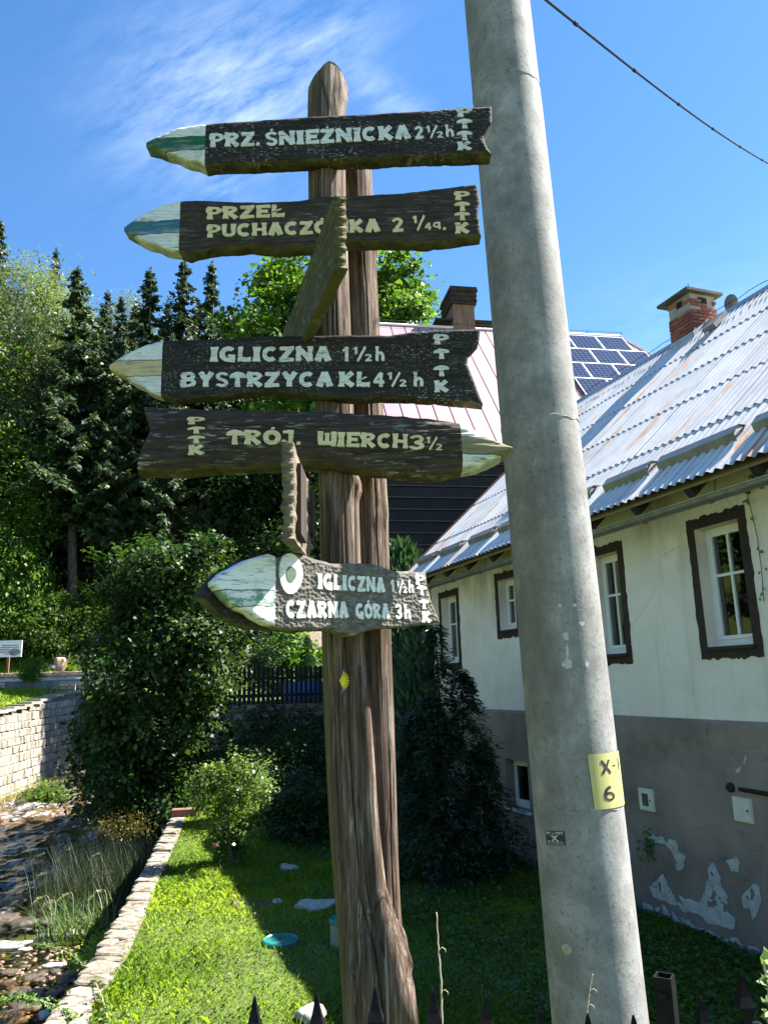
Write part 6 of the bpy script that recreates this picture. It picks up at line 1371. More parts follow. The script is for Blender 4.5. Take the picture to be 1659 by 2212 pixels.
# ------------------------------------------------------------------ trees
SPA = spruce('spruce_tree', 25, 5.0, .30, 1); SPB = spruce('spruce_tree', 25, 4.6, .12, 2); SPC = spruce('spruce_tree', 25, 4.0, .08, 3)
BLA = broadleaf('broadleaf_tree', 8.5, 12, 3.0, 15, 11, leaf=.24, nclump=620, nleaf=34, spread=.5, mat=M_leaf_lush, nl=22)
BLB = broadleaf('broadleaf_tree', 9, 11, 2.2, 13, 12, leaf=.25, nclump=560, nleaf=34, spread=.55, mat=M_leaf_mid, nl=20)
WIL = broadleaf('willow_tree', 8, 14, 2.5, 16, 13, leaf=.2, nclump=900, nleaf=36, spread=.42, mat=M_leaf_willow, nl=26, wr=.3, droop=.9)
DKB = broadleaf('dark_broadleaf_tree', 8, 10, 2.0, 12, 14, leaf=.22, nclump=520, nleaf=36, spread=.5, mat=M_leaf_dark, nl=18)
BSH = broadleaf('bush', 3.4, 2.6, .1, 2.6, 15, leaf=.15, nclump=220, nleaf=44, spread=.26, mat=M_leaf_lush, nl=14, trunk=.04)
GS = 'spruces on the slope'; GF = 'trees on the wooded slope'
def sp(proto, x, y, Y, label, **k):
    X, Yy, h = by_top(x, y, Y); return plant(proto, X, Yy, h, 25, label, group=GS, **k)
sp(SPA, 205, 572, 54, 'largest dark spruce with a bare lower trunk, left part of the slope', lean=(0, -.045), wide=1.35)
sp(SPC, 325, 577, 57, 'spruce directly left of the third board tip, leftmost of three pointed tops', wide=1.4)
sp(SPB, 400, 562, 57, 'middle of the three pointed spruces under the second board', wide=1.35)
sp(SPC, 458, 563, 58, 'rightmost and slimmest of the three pointed spruces', wide=1.1)
sp(SPB, 2, 476, 66, 'spruce top at the left edge of the photograph', wide=1.0)
sp(SPC, 122, 533, 72, 'small spruce spike above the grey-green willows', wide=.8)
sp(SPB, 262, 640, 57, 'dark spruce between the largest one and the three pointed ones')
sp(SPA, 285, 700, 54, 'dark spruce with bare trunk behind the left ends of the boards', lean=(0, -.03))
sp(SPA, 375, 720, 54, 'shaded spruce with bare trunk below the three pointed tops')
for i, (x, y, Y) in enumerate(((430, 760, 58), (350, 700, 62), (505, 700, 60), (170, 640, 58), (560, 740, 58), (90, 600, 60), (480, 800, 57), (240, 690, 60), (640, 760, 60), (300, 760, 58), (160, 760, 59), (400, 850, 57), (540, 850, 57), (250, 860, 56), (330, 880, 58), (460, 900, 58), (200, 900, 60), (120, 850, 58), (232, 625, 62), (292, 655, 64), (362, 645, 62), (430, 645, 62), (482, 660, 63), (530, 690, 62), (640, 665, 63), (700, 650, 64), (760, 645, 65), (820, 655, 64), (600, 705, 61), (860, 700, 63), (570, 760, 63), (680, 780, 61))):  # last trees, hidden behind the maple, are added to shade the slope
    sp((SPA, SPB, SPC)[i % 3], x, y, Y, 'dark spruce standing deep in the wooded slope behind the front row')
def bl(proto, x, y, Y, H0, label, **k):
    X, Yy, h = by_top(x, y, Y); return plant(proto, X, Yy, h, H0, label, group=GF, **k)
bl(WIL, 40, 530, 60, 17, 'tall grey-green willow at the upper left of the slope', wide=1.05); bl(WIL, 115, 575, 58, 17, 'grey-green willow right of the tallest willow', wide=.9); bl(WIL, 150, 580, 66, 17, 'farther grey-green willow below the spruce spike', wide=.8); bl(WIL, 265, 605, 66, 17, 'pale willow top behind the largest spruce', wide=.7); bl(WIL, 75, 700, 57, 17, 'grey-green willow low on the left slope', wide=1.0)
bl(BLA, -5, 740, 54, 15.5, 'sunlit bright green tree at the left edge below the willows', wide=1.0); bl(BLA, 55, 900, 52.5, 15.5, 'sunlit lower tree left of the largest spruce', wide=.8); bl(BLA, -20, 900, 52.5, 15.5, 'bright leafy tree at the left edge of the slope', wide=1.1)
bl(BLB, 505, 655, 67, 14, 'leafy tree top right of the slim spruce', wide=.62)
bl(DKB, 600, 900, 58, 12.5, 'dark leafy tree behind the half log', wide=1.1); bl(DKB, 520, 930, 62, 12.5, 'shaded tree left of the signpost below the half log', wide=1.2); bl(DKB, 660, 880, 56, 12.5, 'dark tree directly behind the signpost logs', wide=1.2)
for i, (x, y, h) in enumerate(((-33, 11, 13), (-36, 19, 14), (-32, 3, 12), (-40, 27, 15), (-45, 14, 15), (-44, 5, 15))):
    plant((BLA, BLB, WIL)[i % 3], x, y, h, 15, 'leafy tree on the opposite bank, seen mirrored in the house windows', group='trees mirrored in the windows', wide=1.2)
# the maple behind the signs
MY = 41.0; mp_x, _, mh = by_top(745, 535, MY); g = np.random.default_rng(77); root = empty('maple_tree', (0, 0, 0)); Hh = mh; wpx = 8.3; L = []
for (x, y, rr) in ((600, 600, 1.15), (590, 680, 1.3), (640, 640, 1.5), (680, 580, 1.4), (740, 570, 1.5), (800, 600, 1.4), (850, 590, 1.2), (880, 650, 1.15), (890, 690, 1.0), (840, 680, 1.5), (760, 660, 1.8), (690, 700, 1.8), (620, 740, 1.6), (520, 705, 1.0), (560, 730, 1.2), (800, 760, 1.7), (860, 760, 1.3), (700, 800, 1.8), (760, 860, 1.6), (630, 830, 1.6), (860, 840, 1.2), (560, 810, 1.2), (690, 920, 1.5), (600, 920, 1.4)):
    rr *= 1.22; p = aty(x, y, MY + g.normal(0, 1.6)); L.append((p[0] - mp_x, p[1] - MY, p[2] - float(hgt(mp_x, MY)), rr, rr, rr * .85))
cr = meshobj('crown', crown_mesh('maple leaves', L, 1300, 46, .42, .27, .85, M_leaf_lush, g, .5), root); tk = wood('trunk', mh, .3, L[::2], M_bark, g, root); KIDS[root.name] = [cr, tk]
plant(root, mp_x, MY, 1, 1, 'broad sunlit maple behind the signpost, left of the sooty chimney', rot=0, dz=0)
# shrubs on the lower slope, left
GB = 'shrubs along the foot of the slope'
for i, (x, y, Y, w, lb) in enumerate(((20, 1160, 48.5, 1.3, 'tall sunlit shrub at the left edge above the information board'), (75, 1215, 48.3, 1.2, 'sunlit shrub between the board and the spruce trunk'), (120, 1290, 48, 1.2, 'leafy shrub right above the reddish stump'), (5, 1290, 48.2, 1.2, 'low bright shrub directly behind the information board'), (60, 1330, 48, 1.1, 'low shrub right of the information board'), (165, 1300, 49.5, 1.3, 'shaded shrub below the largest spruce'), (215, 1290, 50, 1.4, 'dark shrub at the foot of the bare spruce trunk'))):
    X, Yy, h = by_top(x, y, Y + 2.6); plant(BSH, X, Yy, h, 2.7, lb, 'shrub', GB, wide=w * 2.6 / max(h, 2.2) * 1.05)
X, Yy, h = by_top(68, 1443, 38); plant(BSH, pp[0], 38, 1.15, 2.7, 'round dark bush growing in the concrete planter', 'shrub', wide=.95, dz=.3)
# the big hornbeam shrub over the stream
g = np.random.default_rng(5); root = empty('hornbeam_shrub', (0, 0, 0)); L = []; hx, hy = -4.9, 17.6
for (x, y, rr) in ((300, 1230, .5), (340, 1210, .55), (430, 1200, .5), (455, 1185, .32), (390, 1240, .6), (280, 1290, .6), (350, 1300, .75), (440, 1280, .7), (490, 1290, .45), (240, 1340, .5), (300, 1370, .8), (390, 1380, .9), (460, 1380, .7), (520, 1330, .4), (225, 1430, .55), (280, 1460, .8), (370, 1470, .95), (440, 1460, .65), (215, 1530, .55), (270, 1560, .85), (360, 1560, .95), (440, 1560, .7), (205, 1610, .5), (250, 1650, .8), (330, 1660, .9), (410, 1640, .7), (230, 1710, .6), (300, 1740, .7), (370, 1710, .6), (330, 1195, .4), (455, 1170, .25)):
    p = aty(x, y, hy + g.normal(0, .7)); L.append((p[0] - hx, p[1] - hy, p[2] + .9, rr, rr, rr * .9))
ups = [aty(x, y, hy - .3) - np.array([hx, hy, -.9]) for x, y in [(g.uniform(215, 510), g.uniform(1200, 1500)) for _ in range(130)] + [(g.uniform(180, 330), g.uniform(1250, 1720)) for _ in range(60)] + [(455, 1200), (450, 1190), (460, 1205), (445, 1200), (330, 1215), (300, 1230), (350, 1210), (415, 1210)]]
ex_, tw_ = shoots(ups, [np.array([g.normal(0, .5) - (.5 if p[0] < -.8 else 0), -.3, g.uniform(.2, 1)]) for p in ups], .55, 26, .12, g)
cr = meshobj('crown', crown_mesh('hornbeam leaves', L, 1500, 44, .17, .105, .72, M_leaf_horn, g, .5, extra=ex_), root); tk = wood('trunk', 5.5, .1, L[::2], M_bark, g, root, frac=.6); KIDS[root.name] = [cr, tk]
plant(root, hx, hy, 1, 1, 'big dense dark green shrub between the stream and the signpost', 'shrub', rot=0, dz=-.9 - float(hgt(hx, hy)))
# yew beside the house
g = np.random.default_rng(6); root = empty('yew_tree', (0, 0, 0)); C = []; D = []; N = []; T = []; yx, yy, yh = .68, 10.75, 3.25
for k in range(950):
    jl = k % 5; hl = (yh, yh * .8, yh * .62, yh * .7, yh * .5)[jl]; c0_ = np.array([(0, 0, 0), (.32, -.15, 0), (-.35, .1, 0), (-.1, -.3, 0), (.55, .1, 0)][jl]); t = g.random() ** .8; z = .05 + t * hl; a = g.uniform(0, 2 * math.pi); o = np.array([math.cos(a), math.sin(a), 0]); rad = (.62 * (1 - t) ** .8 + .08) * (1 + .55 * float(vnoise(np.array([o[0] * 1.6 + jl * 3, o[1] * 1.6, z * 2.2]), 1))); m_ = 34; u = g.random(m_) ** .7
    L_ = rad * g.uniform(.65, 1.35); ax = c0_ + o * (L_ * u)[:, None]; ax[:, 2] = z - .05 * u - .35 * L_ * u ** 2 + g.normal(0, .03, m_); sd = np.cross(o, ez) * np.where(g.random(m_) < .5, -1, 1)[:, None]
    C.append(ax + g.normal(0, .02, (m_, 3))); d_ = o[None] * .7 + sd * g.uniform(.2, 1, (m_, 1)); d_[:, 2] -= g.uniform(0, .6, m_); D.append(unit(d_)); N.append(unit(ez + g.normal(0, .4, (m_, 3)))); T.append(np.clip(.2 + .6 * u + g.normal(0, .15, m_), 0, 1))
C, D, N, T = [np.concatenate(q) for q in (C, D, N, T)]; k = len(C); LN = g.uniform(.05, .11, k)
cr = meshobj('crown', leafmesh('yew sprays', C, D, N, LN, LN * .28, T, M_yew, .03), root); mb = MB(); mb.tube([(0, 0, 0), (0, 0, yh * .9)], [.06, .01], 7); tk = mb.build('trunk', M_bark, root); KIDS[root.name] = [cr, tk]
plant(root, yx, yy, 1, 1, 'dark conical yew standing against the white house, right of the signpost', rot=0, dz=0)
# rose bush in the sun, and the shaded shrubs behind it
def flowers(P, r, mat, root, g):
    for p in P:
        mb = MB(); n = 7; nrm = unit(np.array([.2, -.7, .6]) + g.normal(0, .3, 3)); u_ = unit(np.cross(nrm, ez)); w_ = np.cross(nrm, u_)
        vs = [p + nrm * .01]
        for k in range(n): a = 2 * math.pi * k / n; vs.append(p + (u_ * math.cos(a) + w_ * math.sin(a)) * r * g.uniform(.8, 1.2) + nrm * .004)
        mb.add(vs, [(0, 1 + k, 1 + (k + 1) % n) for k in range(n)]); o = mb.build('flower', mat, root); KIDS[root.name].append(o)
M_fl = simple('white petals', (.7, .68, .66), (.8, .78, .78), 20, .6, 0); M_flr = simple('red petals', (.5, .03, .06), (.6, .06, .09), 20, .6, 0)
g = np.random.default_rng(8); root = empty('rose_bush', (0, 0, 0)); L = []; rx, ry = -2.3, 11.75
for (x, y, rr) in ((440, 1690, .2), (470, 1680, .2), (515, 1665, .19), (550, 1680, .19), (570, 1700, .15), (450, 1730, .24), (500, 1730, .26), (550, 1730, .2), (480, 1775, .22), (520, 1790, .2), (470, 1810, .14), (540, 1800, .13), (500, 1830, .15), (510, 1850, .1)):
    p = aty(x, y, ry + g.normal(0, .18)); L.append((p[0] - rx, p[1] - ry, p[2] + .9, rr, rr, rr * .95))
rts = [np.array(L[int(g.integers(len(L)))][:3]) + g.normal(0, .1, 3) for _ in range(95)]
ex_, tw_ = shoots(rts, [np.array([g.normal(0, .7), -.2 + g.normal(0, .4), g.uniform(.1, 1)]) for _ in rts], .34, 24, .05, g, .75)
cr = meshobj('crown', crown_mesh('rose leaves', L, 330, 30, .06, .048, .66, M_leaf_rose, g, .3, gap=.2, extra=ex_), root); tk = wood('stem', 1.5, .03, L[::2], M_bark, g, root, .06); KIDS[root.name] = [cr, tk]
fl = [aty(x, y, ry - .28) - np.array([rx, ry, -.9]) for x, y in ((470, 1664), (497, 1668), (548, 1668), (566, 1682), (475, 1790), (505, 1825), (512, 1705), (520, 1705))]; flowers(fl, .022, M_fl, root, g); flowers([aty(463, 1829, ry - .3) - np.array([rx, ry, -.9])], .03, M_flr, root, g)
plant(root, rx, ry, 1, 1, 'sunlit rose bush with white flowers beside the retaining wall', 'bush', rot=0, dz=0)
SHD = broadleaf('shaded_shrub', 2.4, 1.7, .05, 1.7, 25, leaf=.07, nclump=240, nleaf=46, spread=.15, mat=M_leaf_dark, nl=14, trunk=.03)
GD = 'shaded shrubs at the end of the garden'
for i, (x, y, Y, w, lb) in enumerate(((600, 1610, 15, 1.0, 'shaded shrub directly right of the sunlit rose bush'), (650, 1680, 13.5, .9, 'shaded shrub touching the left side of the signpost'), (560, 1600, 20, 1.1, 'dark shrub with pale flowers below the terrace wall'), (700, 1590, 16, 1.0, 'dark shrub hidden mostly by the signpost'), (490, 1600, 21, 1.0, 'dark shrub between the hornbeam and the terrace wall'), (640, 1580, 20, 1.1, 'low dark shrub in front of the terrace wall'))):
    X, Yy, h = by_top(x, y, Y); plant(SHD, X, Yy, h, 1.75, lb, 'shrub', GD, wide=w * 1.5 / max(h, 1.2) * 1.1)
g = np.random.default_rng(9); fr_ = MB()
# neighbour's sunny garden: conical cypress and light shrubs above the picket fence
g = np.random.default_rng(10); root = empty('cypress', (0, 0, 0)); C = []; D = []
for k in range(5200):
    t = g.random(); a = g.uniform(0, 6.283); r_ = .42 * (math.sin(math.pi * min(1, .15 + t * .85)) ** .7) * g.uniform(.5, 1.05); C.append((r_ * math.cos(a), r_ * math.sin(a), t * 3.2)); D.append((math.cos(a) * .35, math.sin(a) * .35, 1))
C = np.array(C); D = unit(np.array(D) + g.normal(0, .2, (len(D), 3))); cr = meshobj('crown', leafmesh('cypress sprays', C, D, unit(g.normal(size=C.shape)), g.uniform(.12, .25, len(C)), np.full(len(C), .05), g.random(len(C)), M_thuja, .02), root); mb = MB(); mb.tube([(0, 0, 0), (0, 0, 2.9)], [.05, .01], 6); tk = mb.build('trunk', M_bark, root); KIDS[root.name] = [cr, tk]
X, Yy, h = by_top(663, 1380, 30); plant(root, X, 30, h, 3.2, 'slim blue-green cypress behind the picket fence', wide=1.0)
X, Yy, h = by_top(868, 1190, 16.0); plant(root, X, 16.0, h, 3.2, 'dark cypress between the yew and the boarded wall, right of the logs', wide=1.3)
X, Yy, h = by_top(925, 1330, 15.0); plant(root, X, 15.0, h, 3.2, 'lower dark cypress beside the far corner of the white house', wide=1.5)
for (x, y, Y, lb) in ((635, 1370, 31, 'sunlit light green bush left of the slim cypress'), (690, 1405, 32, 'sunlit bush right of the slim cypress')):
    X, Yy, h = by_top(x, y, Y); plant(BSH, X, Yy, h, 2.7, lb, 'shrub', 'bushes in the neighbouring garden', wide=1.1)

X, Yy, h = by_top(548, 1285, 26.5); plant(DKB, X, 26.5, h, 12.5, 'small dark tree behind the picket fence, right of the big shrub', group=GF, wide=.95)
for (x, y, Y, lb) in ((585, 1535, 22, 'dark shrub covering the foot of the terrace wall'), (665, 1545, 21.5, 'dark shrub against the terrace wall beside the logs')):
    X, Yy, h = by_top(x, y, Y); plant(SHD, X, Yy, h, 1.75, lb, 'shrub', GD, wide=.9)
# ------------------------------------------------------------------ reeds, goldenrod and low plants at the stream
def blades(name, P, H, W, mat, g, bend=.5, n=4, tint=None, spread=.35):
    """long arching blades: strips of n quads"""
    k = len(P); a = g.uniform(0, 2 * math.pi, k); d = np.stack([np.cos(a), np.sin(a), 0 * a], 1); s = np.stack([-np.sin(a), np.cos(a), 0 * a], 1); V = []
    lean = g.uniform(0, spread, k); bd = g.uniform(.2, 1, k) * bend
    for i in range(n + 1):
        t = i / n; w = W * (1 - t) ** .7 * (.6 + .4 * math.sin(math.pi * min(1, t * 2 + .3))); r = (lean * t + bd * t ** 2.2) * H; z = H * t * (1 - .35 * bd * t)
        c = P + d * r[:, None]; c[:, 2] += z; V += [c - s * (w * .5)[:, None], c + s * (w * .5)[:, None]]
    V = np.stack(V, 1).reshape(-1, 3); m_ = 2 * (n + 1); base = np.arange(k)[:, None] * m_; q = np.array([[2 * i, 2 * i + 1, 2 * i + 3, 2 * i + 2] for i in range(n)])
    Q = (base[:, None] + q[None]).reshape(-1, 4); T = np.repeat(g.random(k) if tint is None else tint, m_)
    return fastmesh(name, V, Q, mat, T)
g = np.random.default_rng(61)
def scatter(D, n, z, jit=.1):
    P = np.array([atz(x, y, z) for x, y in D]); c = P[g.integers(len(P), size=n)]; return c + np.stack([g.normal(0, jit, n), g.normal(0, jit, n), 0 * c[:, 0]], 1)
root = empty('tall_grass_clump', tuple(atz(190, 1960, -2.25)), 'tall dark grass clump with drooping tops growing in the stream bed', 'grass')
P = scatter([(130, 1960), (160, 1975), (190, 1975), (220, 1965), (250, 1950), (280, 1930), (170, 1940), (210, 1930), (240, 1910)], 1500, -2.25, .3); meshobj('blades', blades('tall grass', P, g.uniform(.7, 1.5, 1500), g.uniform(.008, .016, 1500), M_tallgrass, g, .45), root)
root2 = empty('reeds', tuple(atz(170, 2030, -2.25)), 'sunlit reeds with pale drooping seed heads at the edge of the stream', 'reeds')
P = scatter([(110, 2030), (140, 2035), (165, 2030), (190, 2020), (215, 2010)], 220, -2.25, .16); meshobj('blades', blades('reed leaves', P, g.uniform(.35, .85, 220), g.uniform(.02, .035, 220), M_reed, g, .9, spread=.7), root2)
mb = MB(); sh2 = []
stm_ = []
for (x, y) in ((98, 1893), (95, 1945), (115, 1955), (150, 1938), (220, 1932), (152, 1832), (145, 1850), (215, 1850)):
    p = atz(x, y, -1.75 if y > 1880 else -1.5); b_ = np.array([p[0] + g.uniform(.05, .25), p[1] - .1, -2.25]); m1_ = (b_ + p) / 2 + [.05, 0, .25]; mb = MB(); stm_.append(mb); tq = np.linspace(0, 1, 9)[:, None]; mb.tube((1 - tq) ** 2 * b_ + 2 * tq * (1 - tq) * (m1_ + [0, 0, .15]) + tq ** 2 * (p + [0, 0, .06]), np.linspace(.005, .0025, 9), 5)
    k = 46; u = g.random(k); C = p + np.stack([-.20 * u + g.normal(0, .008, k), g.normal(0, .01, k), .06 - .14 * u ** 2 + g.normal(0, .008, k)], 1); sh2.append(leafmesh('seeds', C, unit(np.stack([-.6 + 0 * u, g.normal(0, .3, k), -.6 + g.normal(0, .3, k)], 1)), unit(g.normal(size=(k, 3))), np.full(k, .045), np.full(k, .012), g.random(k), M_seed))
for mb in stm_: mb.build('stem', M_stalk, root2)
for me in sh2: meshobj('seed_head', me, root2)
root3 = empty('goldenrod', tuple(atz(285, 1880, -2.25)), 'yellowish goldenrod above the tall grass in the stream bed', 'plant')
P = scatter([(240, 1900), (270, 1900), (300, 1890), (320, 1890)], 160, -2.25, .22); meshobj('stems', blades('goldenrod stems', P, g.uniform(1.0, 1.5, 160), g.uniform(.012, .02, 160), M_tallgrass, g, .25), root3)
C = []; 
for (x, y) in ((205, 1790), (220, 1778), (240, 1770), (262, 1778), (285, 1768), (305, 1772), (318, 1790), (295, 1790), (250, 1795), (230, 1800), (275, 1805)):
    p = atz(x, y, -.95 if False else -1.0); p = aty(x, y, 15.6 + g.normal(0, .25)); C.append(p + g.normal(0, 1, (90, 3)) * [.13, .13, .07])
C = np.concatenate(C); k = len(C); meshobj('flower_heads', leafmesh('goldenrod flowers', C, unit(g.normal(size=(k, 3)) + [0, 0, .4]), unit(g.normal(size=(k, 3))), np.full(k, .05), np.full(k, .02), g.random(k), M_gold), root3)
def lowplant(name, D, n, z, jit, label, cat, mat, L=.06, hgt_=.12, kind=None):
    P = scatter(D, n, z, jit); P[:, 2] += np.abs(g.normal(0, hgt_, n)); nn = unit(ez + g.normal(0, .45, (n, 3))); d = unit(np.cross(nn, g.normal(size=(n, 3)))); ln = L * g.uniform(.6, 1.3, n)
    return tag(meshobj(name, leafmesh(name, P, d, nn, ln, ln * .6, g.random(n), mat)), label, cat, kind=kind)
lowplant('creeping_plant', [(190, 2085), (200, 2075), (215, 2060), (225, 2050), (205, 2095), (235, 2035), (218, 2080)], 2600, -2.22, .12, 'bright green creeping plant on the gravel under the retaining wall', 'plant', M_grass, .05, .08)
lowplant('low_bush', [(98, 1728), (110, 1720), (120, 1728), (90, 1735)], 1500, -2.15, .35, 'low dark leafy plant in the stream below the embankment wall', 'plant', M_leaf_mid, .16, .25)
P = np.concatenate([scatter([(0, 1740), (20, 1735), (40, 1728), (60, 1718), (80, 1712), (100, 1703), (125, 1700)], 900, -2.2, .3)]); tag(meshobj('dry_grass', blades('dry bank grass', P, g.uniform(.15, .5, 900), g.uniform(.02, .04, 900), M_drygrass, g, .8)), 'dry yellow grass at the foot of the embankment wall', 'grass', kind='stuff')
# arching bramble shoots over the near water
def bramble(D, zs, label):
    Pk = np.array([atz(x, y, z) for (x, y), z in zip(D, zs)]); t = np.linspace(0, len(Pk) - 1, 40); Q = np.stack([np.interp(t, np.arange(len(Pk)), Pk[:, k]) for k in range(3)], 1)
    root = empty('bramble_shoot', tuple(Q[0]), label, 'shoot'); mb = MB(); mb.tube(Q, np.linspace(.005, .002, 40), 5); mb.build('stem', M_stalk, root, smooth=True)
    n = 380; C = Q[g.integers(40, size=n)] + g.normal(0, .018, (n, 3)); nn = unit(ez + g.normal(0, .5, (n, 3))); d = unit(np.cross(nn, g.normal(size=(n, 3)))); ln = g.uniform(.022, .045, n); meshobj('leaves', leafmesh('bramble leaves', C, d, nn, ln, ln * .6, g.random(n), M_leaf_rose), root)
bramble([(232, 2200), (222, 2160), (205, 2120), (180, 2085), (150, 2060), (110, 2045), (80, 2040)], [-.86, -.8, -.85, -1.0, -1.15, -1.3, -1.4], 'long leafy shoot arching from the wall top over the stream')
bramble([(170, 2215), (145, 2190), (110, 2170), (70, 2160), (30, 2155), (-5, 2165)], [-.9, -.85, -.9, -1.0, -1.05, -1.1], 'lower leafy shoot arching over the stream at the left edge')
# ------------------------------------------------------------------ turf
def inlawn(x, y): return (x > xR(y) + .01) & (((x - HP[0]) * hn[0] + (y - HP[1]) * hn[1]) > .1)
g = np.random.default_rng(71)
def turf(n, x0, x1, y0, y1, hmin, hmax, wid, cond, zf):
    x = g.uniform(x0, x1, n); y = y0 + (y1 - y0) * g.random(n) ** 1.5; k = cond(x, y); x = x[k]; y = y[k]; return np.stack([x, y, zf(x, y)], 1)
def triblades(name, P, H, W, mat, tint):
    k = len(P); a = g.uniform(0, 6.283, k); d = np.stack([np.cos(a), np.sin(a), 0 * a], 1); s = np.stack([-np.sin(a), np.cos(a), 0 * a], 1); ln = g.uniform(.1, .9, k)
    b0 = P - s * W[:, None] * .5; b1 = P + s * W[:, None] * .5; mid = P + d * (H * ln * .35)[:, None] + ez * (H * .6)[:, None]; tp = P + d * (H * ln)[:, None] + ez * (H * (1.0 - .3 * ln))[:, None]
    V = np.stack([b0, b1, mid + s * W[:, None] * .4, tp, mid - s * W[:, None] * .4], 1).reshape(-1, 3); return fastmesh(name, V, np.arange(5 * k).reshape(k, 5), mat, np.repeat(tint, 5))
P = turf(430000, -4.6, 3.6, 5.0, 19.5, 0, 0, 0, lambda x, y: inlawn(x, y), lambda x, y: hgt(x, y)); P[:, 2] += .03 * fbm(P * [1, 1, 0], 1.3, 3) - .01
pt_ = fbm(P * [1, 1, 0], .9, 3); k = len(P); tl = np.clip(.45 + .36 * pt_ + g.normal(0, .2, k), 0, 1); hh_ = np.clip(.028 + .022 * vnoise(P * [1, 1, 0], .8) + g.exponential(.012, k), .012, .16)
far = np.clip((P[:, 1] - 5) / 8, 0, 1); tag(meshobj('lawn_grass', triblades('lawn', P, hh_, .003 + .005 * far + .002 * g.random(k), M_grass, tl)), 'short bright green lawn grass between the retaining wall and the house', 'grass', kind='stuff')
# longer tufts and clover-like leaves
P2 = turf(26000, -5, 4.5, 4.8, 16, 0, 0, 0, lambda x, y: inlawn(x, y) & (vnoise(np.stack([x, y, 0 * x], -1), 1.1) > .05), lambda x, y: hgt(x, y)); k = len(P2); tag(meshobj('grass_tufts', blades('tufts', P2, g.uniform(.04, .13, k), g.uniform(.0025, .0055, k), M_grass, g, .6, 3, np.clip(g.normal(.5, .25, k), 0, 1))), 'longer grass tufts scattered over the lawn', 'grass', kind='stuff')
P3 = turf(60000, -4.5, 4.5, 4.6, 14, 0, 0, 0, lambda x, y: inlawn(x, y), lambda x, y: hgt(x, y)); off_ = (P3[:, 0] - HP[0]) * hn[0] + (P3[:, 1] - HP[1]) * hn[1]; keep = g.random(len(P3)) < np.where(off_ < 3.2, 1.0, .55); P3 = P3[keep]; off_ = off_[keep]; k = len(P3)
clump = np.clip(vnoise(P3 * [1, 1, 0], 2.2) * .5 + .5, 0, 1); P3[:, 2] += .02 + .11 * clump * g.random(k) * np.where(off_ < 3.2, 1, .3); nn = unit(ez + g.normal(0, .35, (k, 3))); d = unit(np.cross(nn, g.normal(size=(k, 3)))); ln = g.uniform(.02, .055, k) * np.where(off_ < 2.6, 1.25, .7)
tag(meshobj('ground_cover', leafmesh('ground cover', P3, d, nn, ln, ln * .75, np.clip(g.normal(.45, .25, k), 0, 1), M_cover)), 'low leafy weeds covering the shaded ground beside the house', 'weeds', kind='stuff')
# grass on the far bank and the roadside slope
P4 = turf(60000, -32, -11, 24, 40.4, 0, 0, 0, lambda x, y: x < xL(y) - .7, lambda x, y: hgt(x, y)); k = len(P4); P5 = np.stack([g.uniform(-33, -13, 40000), g.uniform(46.4, 51.0, 40000)], 1); P5 = np.concatenate([P5, hgt(P5[:, 0], P5[:, 1])[:, None]], 1); P6 = np.concatenate([P4, P5]); k = len(P6)
tag(meshobj('bank_grass', triblades('bank grass', P6, g.uniform(.05, .22, k), np.full(k, .035), M_grass, np.clip(g.normal(.5, .25, k), 0, 1))), 'mown grass on the far bank above the embankment wall', 'grass', kind='stuff')
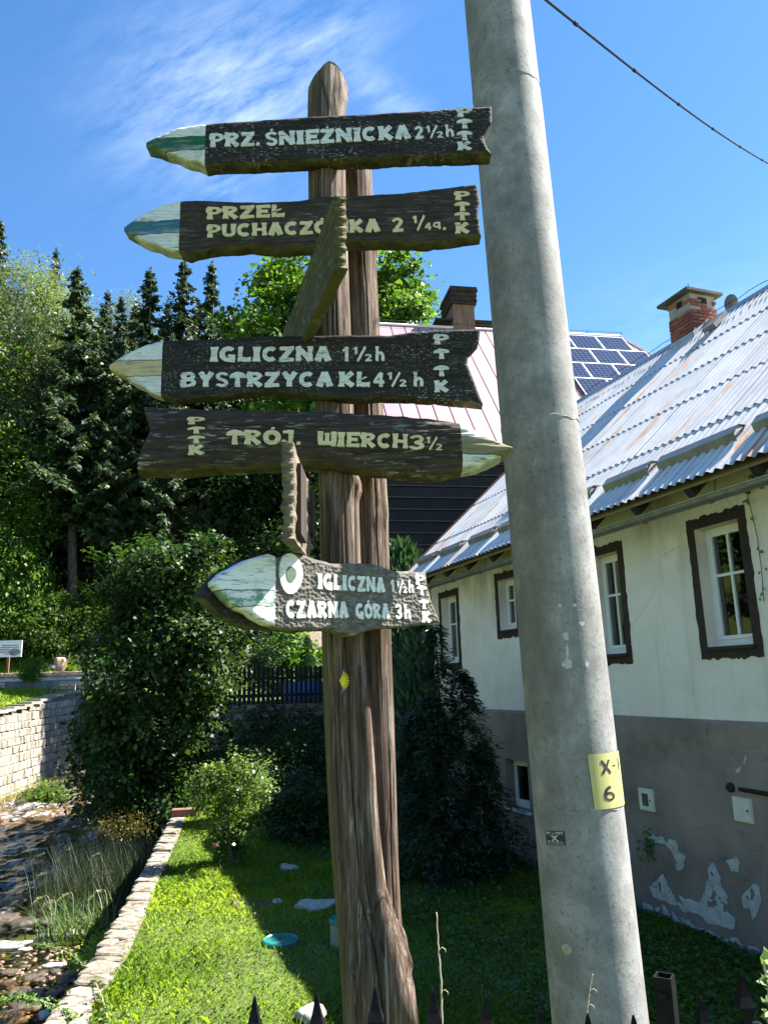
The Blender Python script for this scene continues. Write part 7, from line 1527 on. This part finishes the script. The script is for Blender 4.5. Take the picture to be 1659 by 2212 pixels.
# rose spray at the right edge and ivy on the plaster
def spray(name, pts, Y, n, L, label, mat, jit):
    root = empty(name, tuple(aty(*pts[-1], Y)), label, 'plant'); P = np.array([aty(x, y, Y) for x, y in pts]); mb = MB(); mb.tube(P, .003, 5); mb.build('stem', M_stalk, root); t = g.random(n) * (len(P) - 1); Q = np.stack([np.interp(t, np.arange(len(P)), P[:, k]) for k in range(3)], 1) + g.normal(0, jit, (n, 3)); nn = unit(np.array([.3, -.6, .6]) + g.normal(0, .4, (n, 3))); d = unit(np.cross(nn, g.normal(size=(n, 3)))); ln = g.uniform(.6, 1.2, n) * L; meshobj('leaves', leafmesh(name + ' leaves', Q, d, nn, ln, ln * .7, g.random(n), mat), root)
spray('rose_spray', [(1668, 2060), (1650, 2085), (1660, 2130), (1662, 2175), (1680, 2240)], 2.0, 26, .03, 'leafy rose spray at the lower right edge', M_leaf_rose, .012)
ivp = [onplane(x, y, HW(0, .03, 0), hn) for x, y in ((1662, 1030), (1625, 1042), (1612, 1060), (1622, 1100), (1636, 1160), (1645, 1230), (1650, 1300))]
root = empty('ivy', tuple(ivp[-1]), 'thin ivy tendrils climbing the white wall at the right edge', 'plant'); mb = MB(); mb.tube(ivp, .004, 5); mb.build('stem', M_bark, root)
n = 60; t = (g.random(n) ** 2.2) * 6; Q = np.stack([np.interp(t, np.arange(7), np.array(ivp)[:, k]) for k in range(3)], 1) + hn * .03 + g.normal(0, .03, (n, 3)); nn = unit(hn + g.normal(0, .3, (n, 3))); d = unit(np.cross(nn, g.normal(size=(n, 3)))); ln = g.uniform(.03, .06, n); meshobj('leaves', leafmesh('ivy leaves', Q, d, nn, ln, ln * .8, g.random(n), M_leaf_rose), root)
wp = [onplane(x, y, HW(0, .06, 0), hn) for x, y in ((1398, 1800), (1404, 1825), (1396, 1850))]; root = empty('wall_weed', tuple(wp[1]), 'small green weed growing from the peeled grey base of the house', 'plant'); n = 110; t = g.random(n) * 2; Q = np.stack([np.interp(t, np.arange(3), np.array(wp)[:, k]) for k in range(3)], 1) + g.normal(0, .035, (n, 3)); nn = unit(hn + ez * .6 + g.normal(0, .4, (n, 3))); d = unit(np.cross(nn, g.normal(size=(n, 3)))); ln = g.uniform(.03, .06, n); meshobj('leaves', leafmesh('weed leaves', Q, d, nn, ln, ln * .7, g.random(n), M_cover), root); mb = MB(); mb.tube(wp, .003, 5); mb.build('stem', M_stalk, root)
settle()
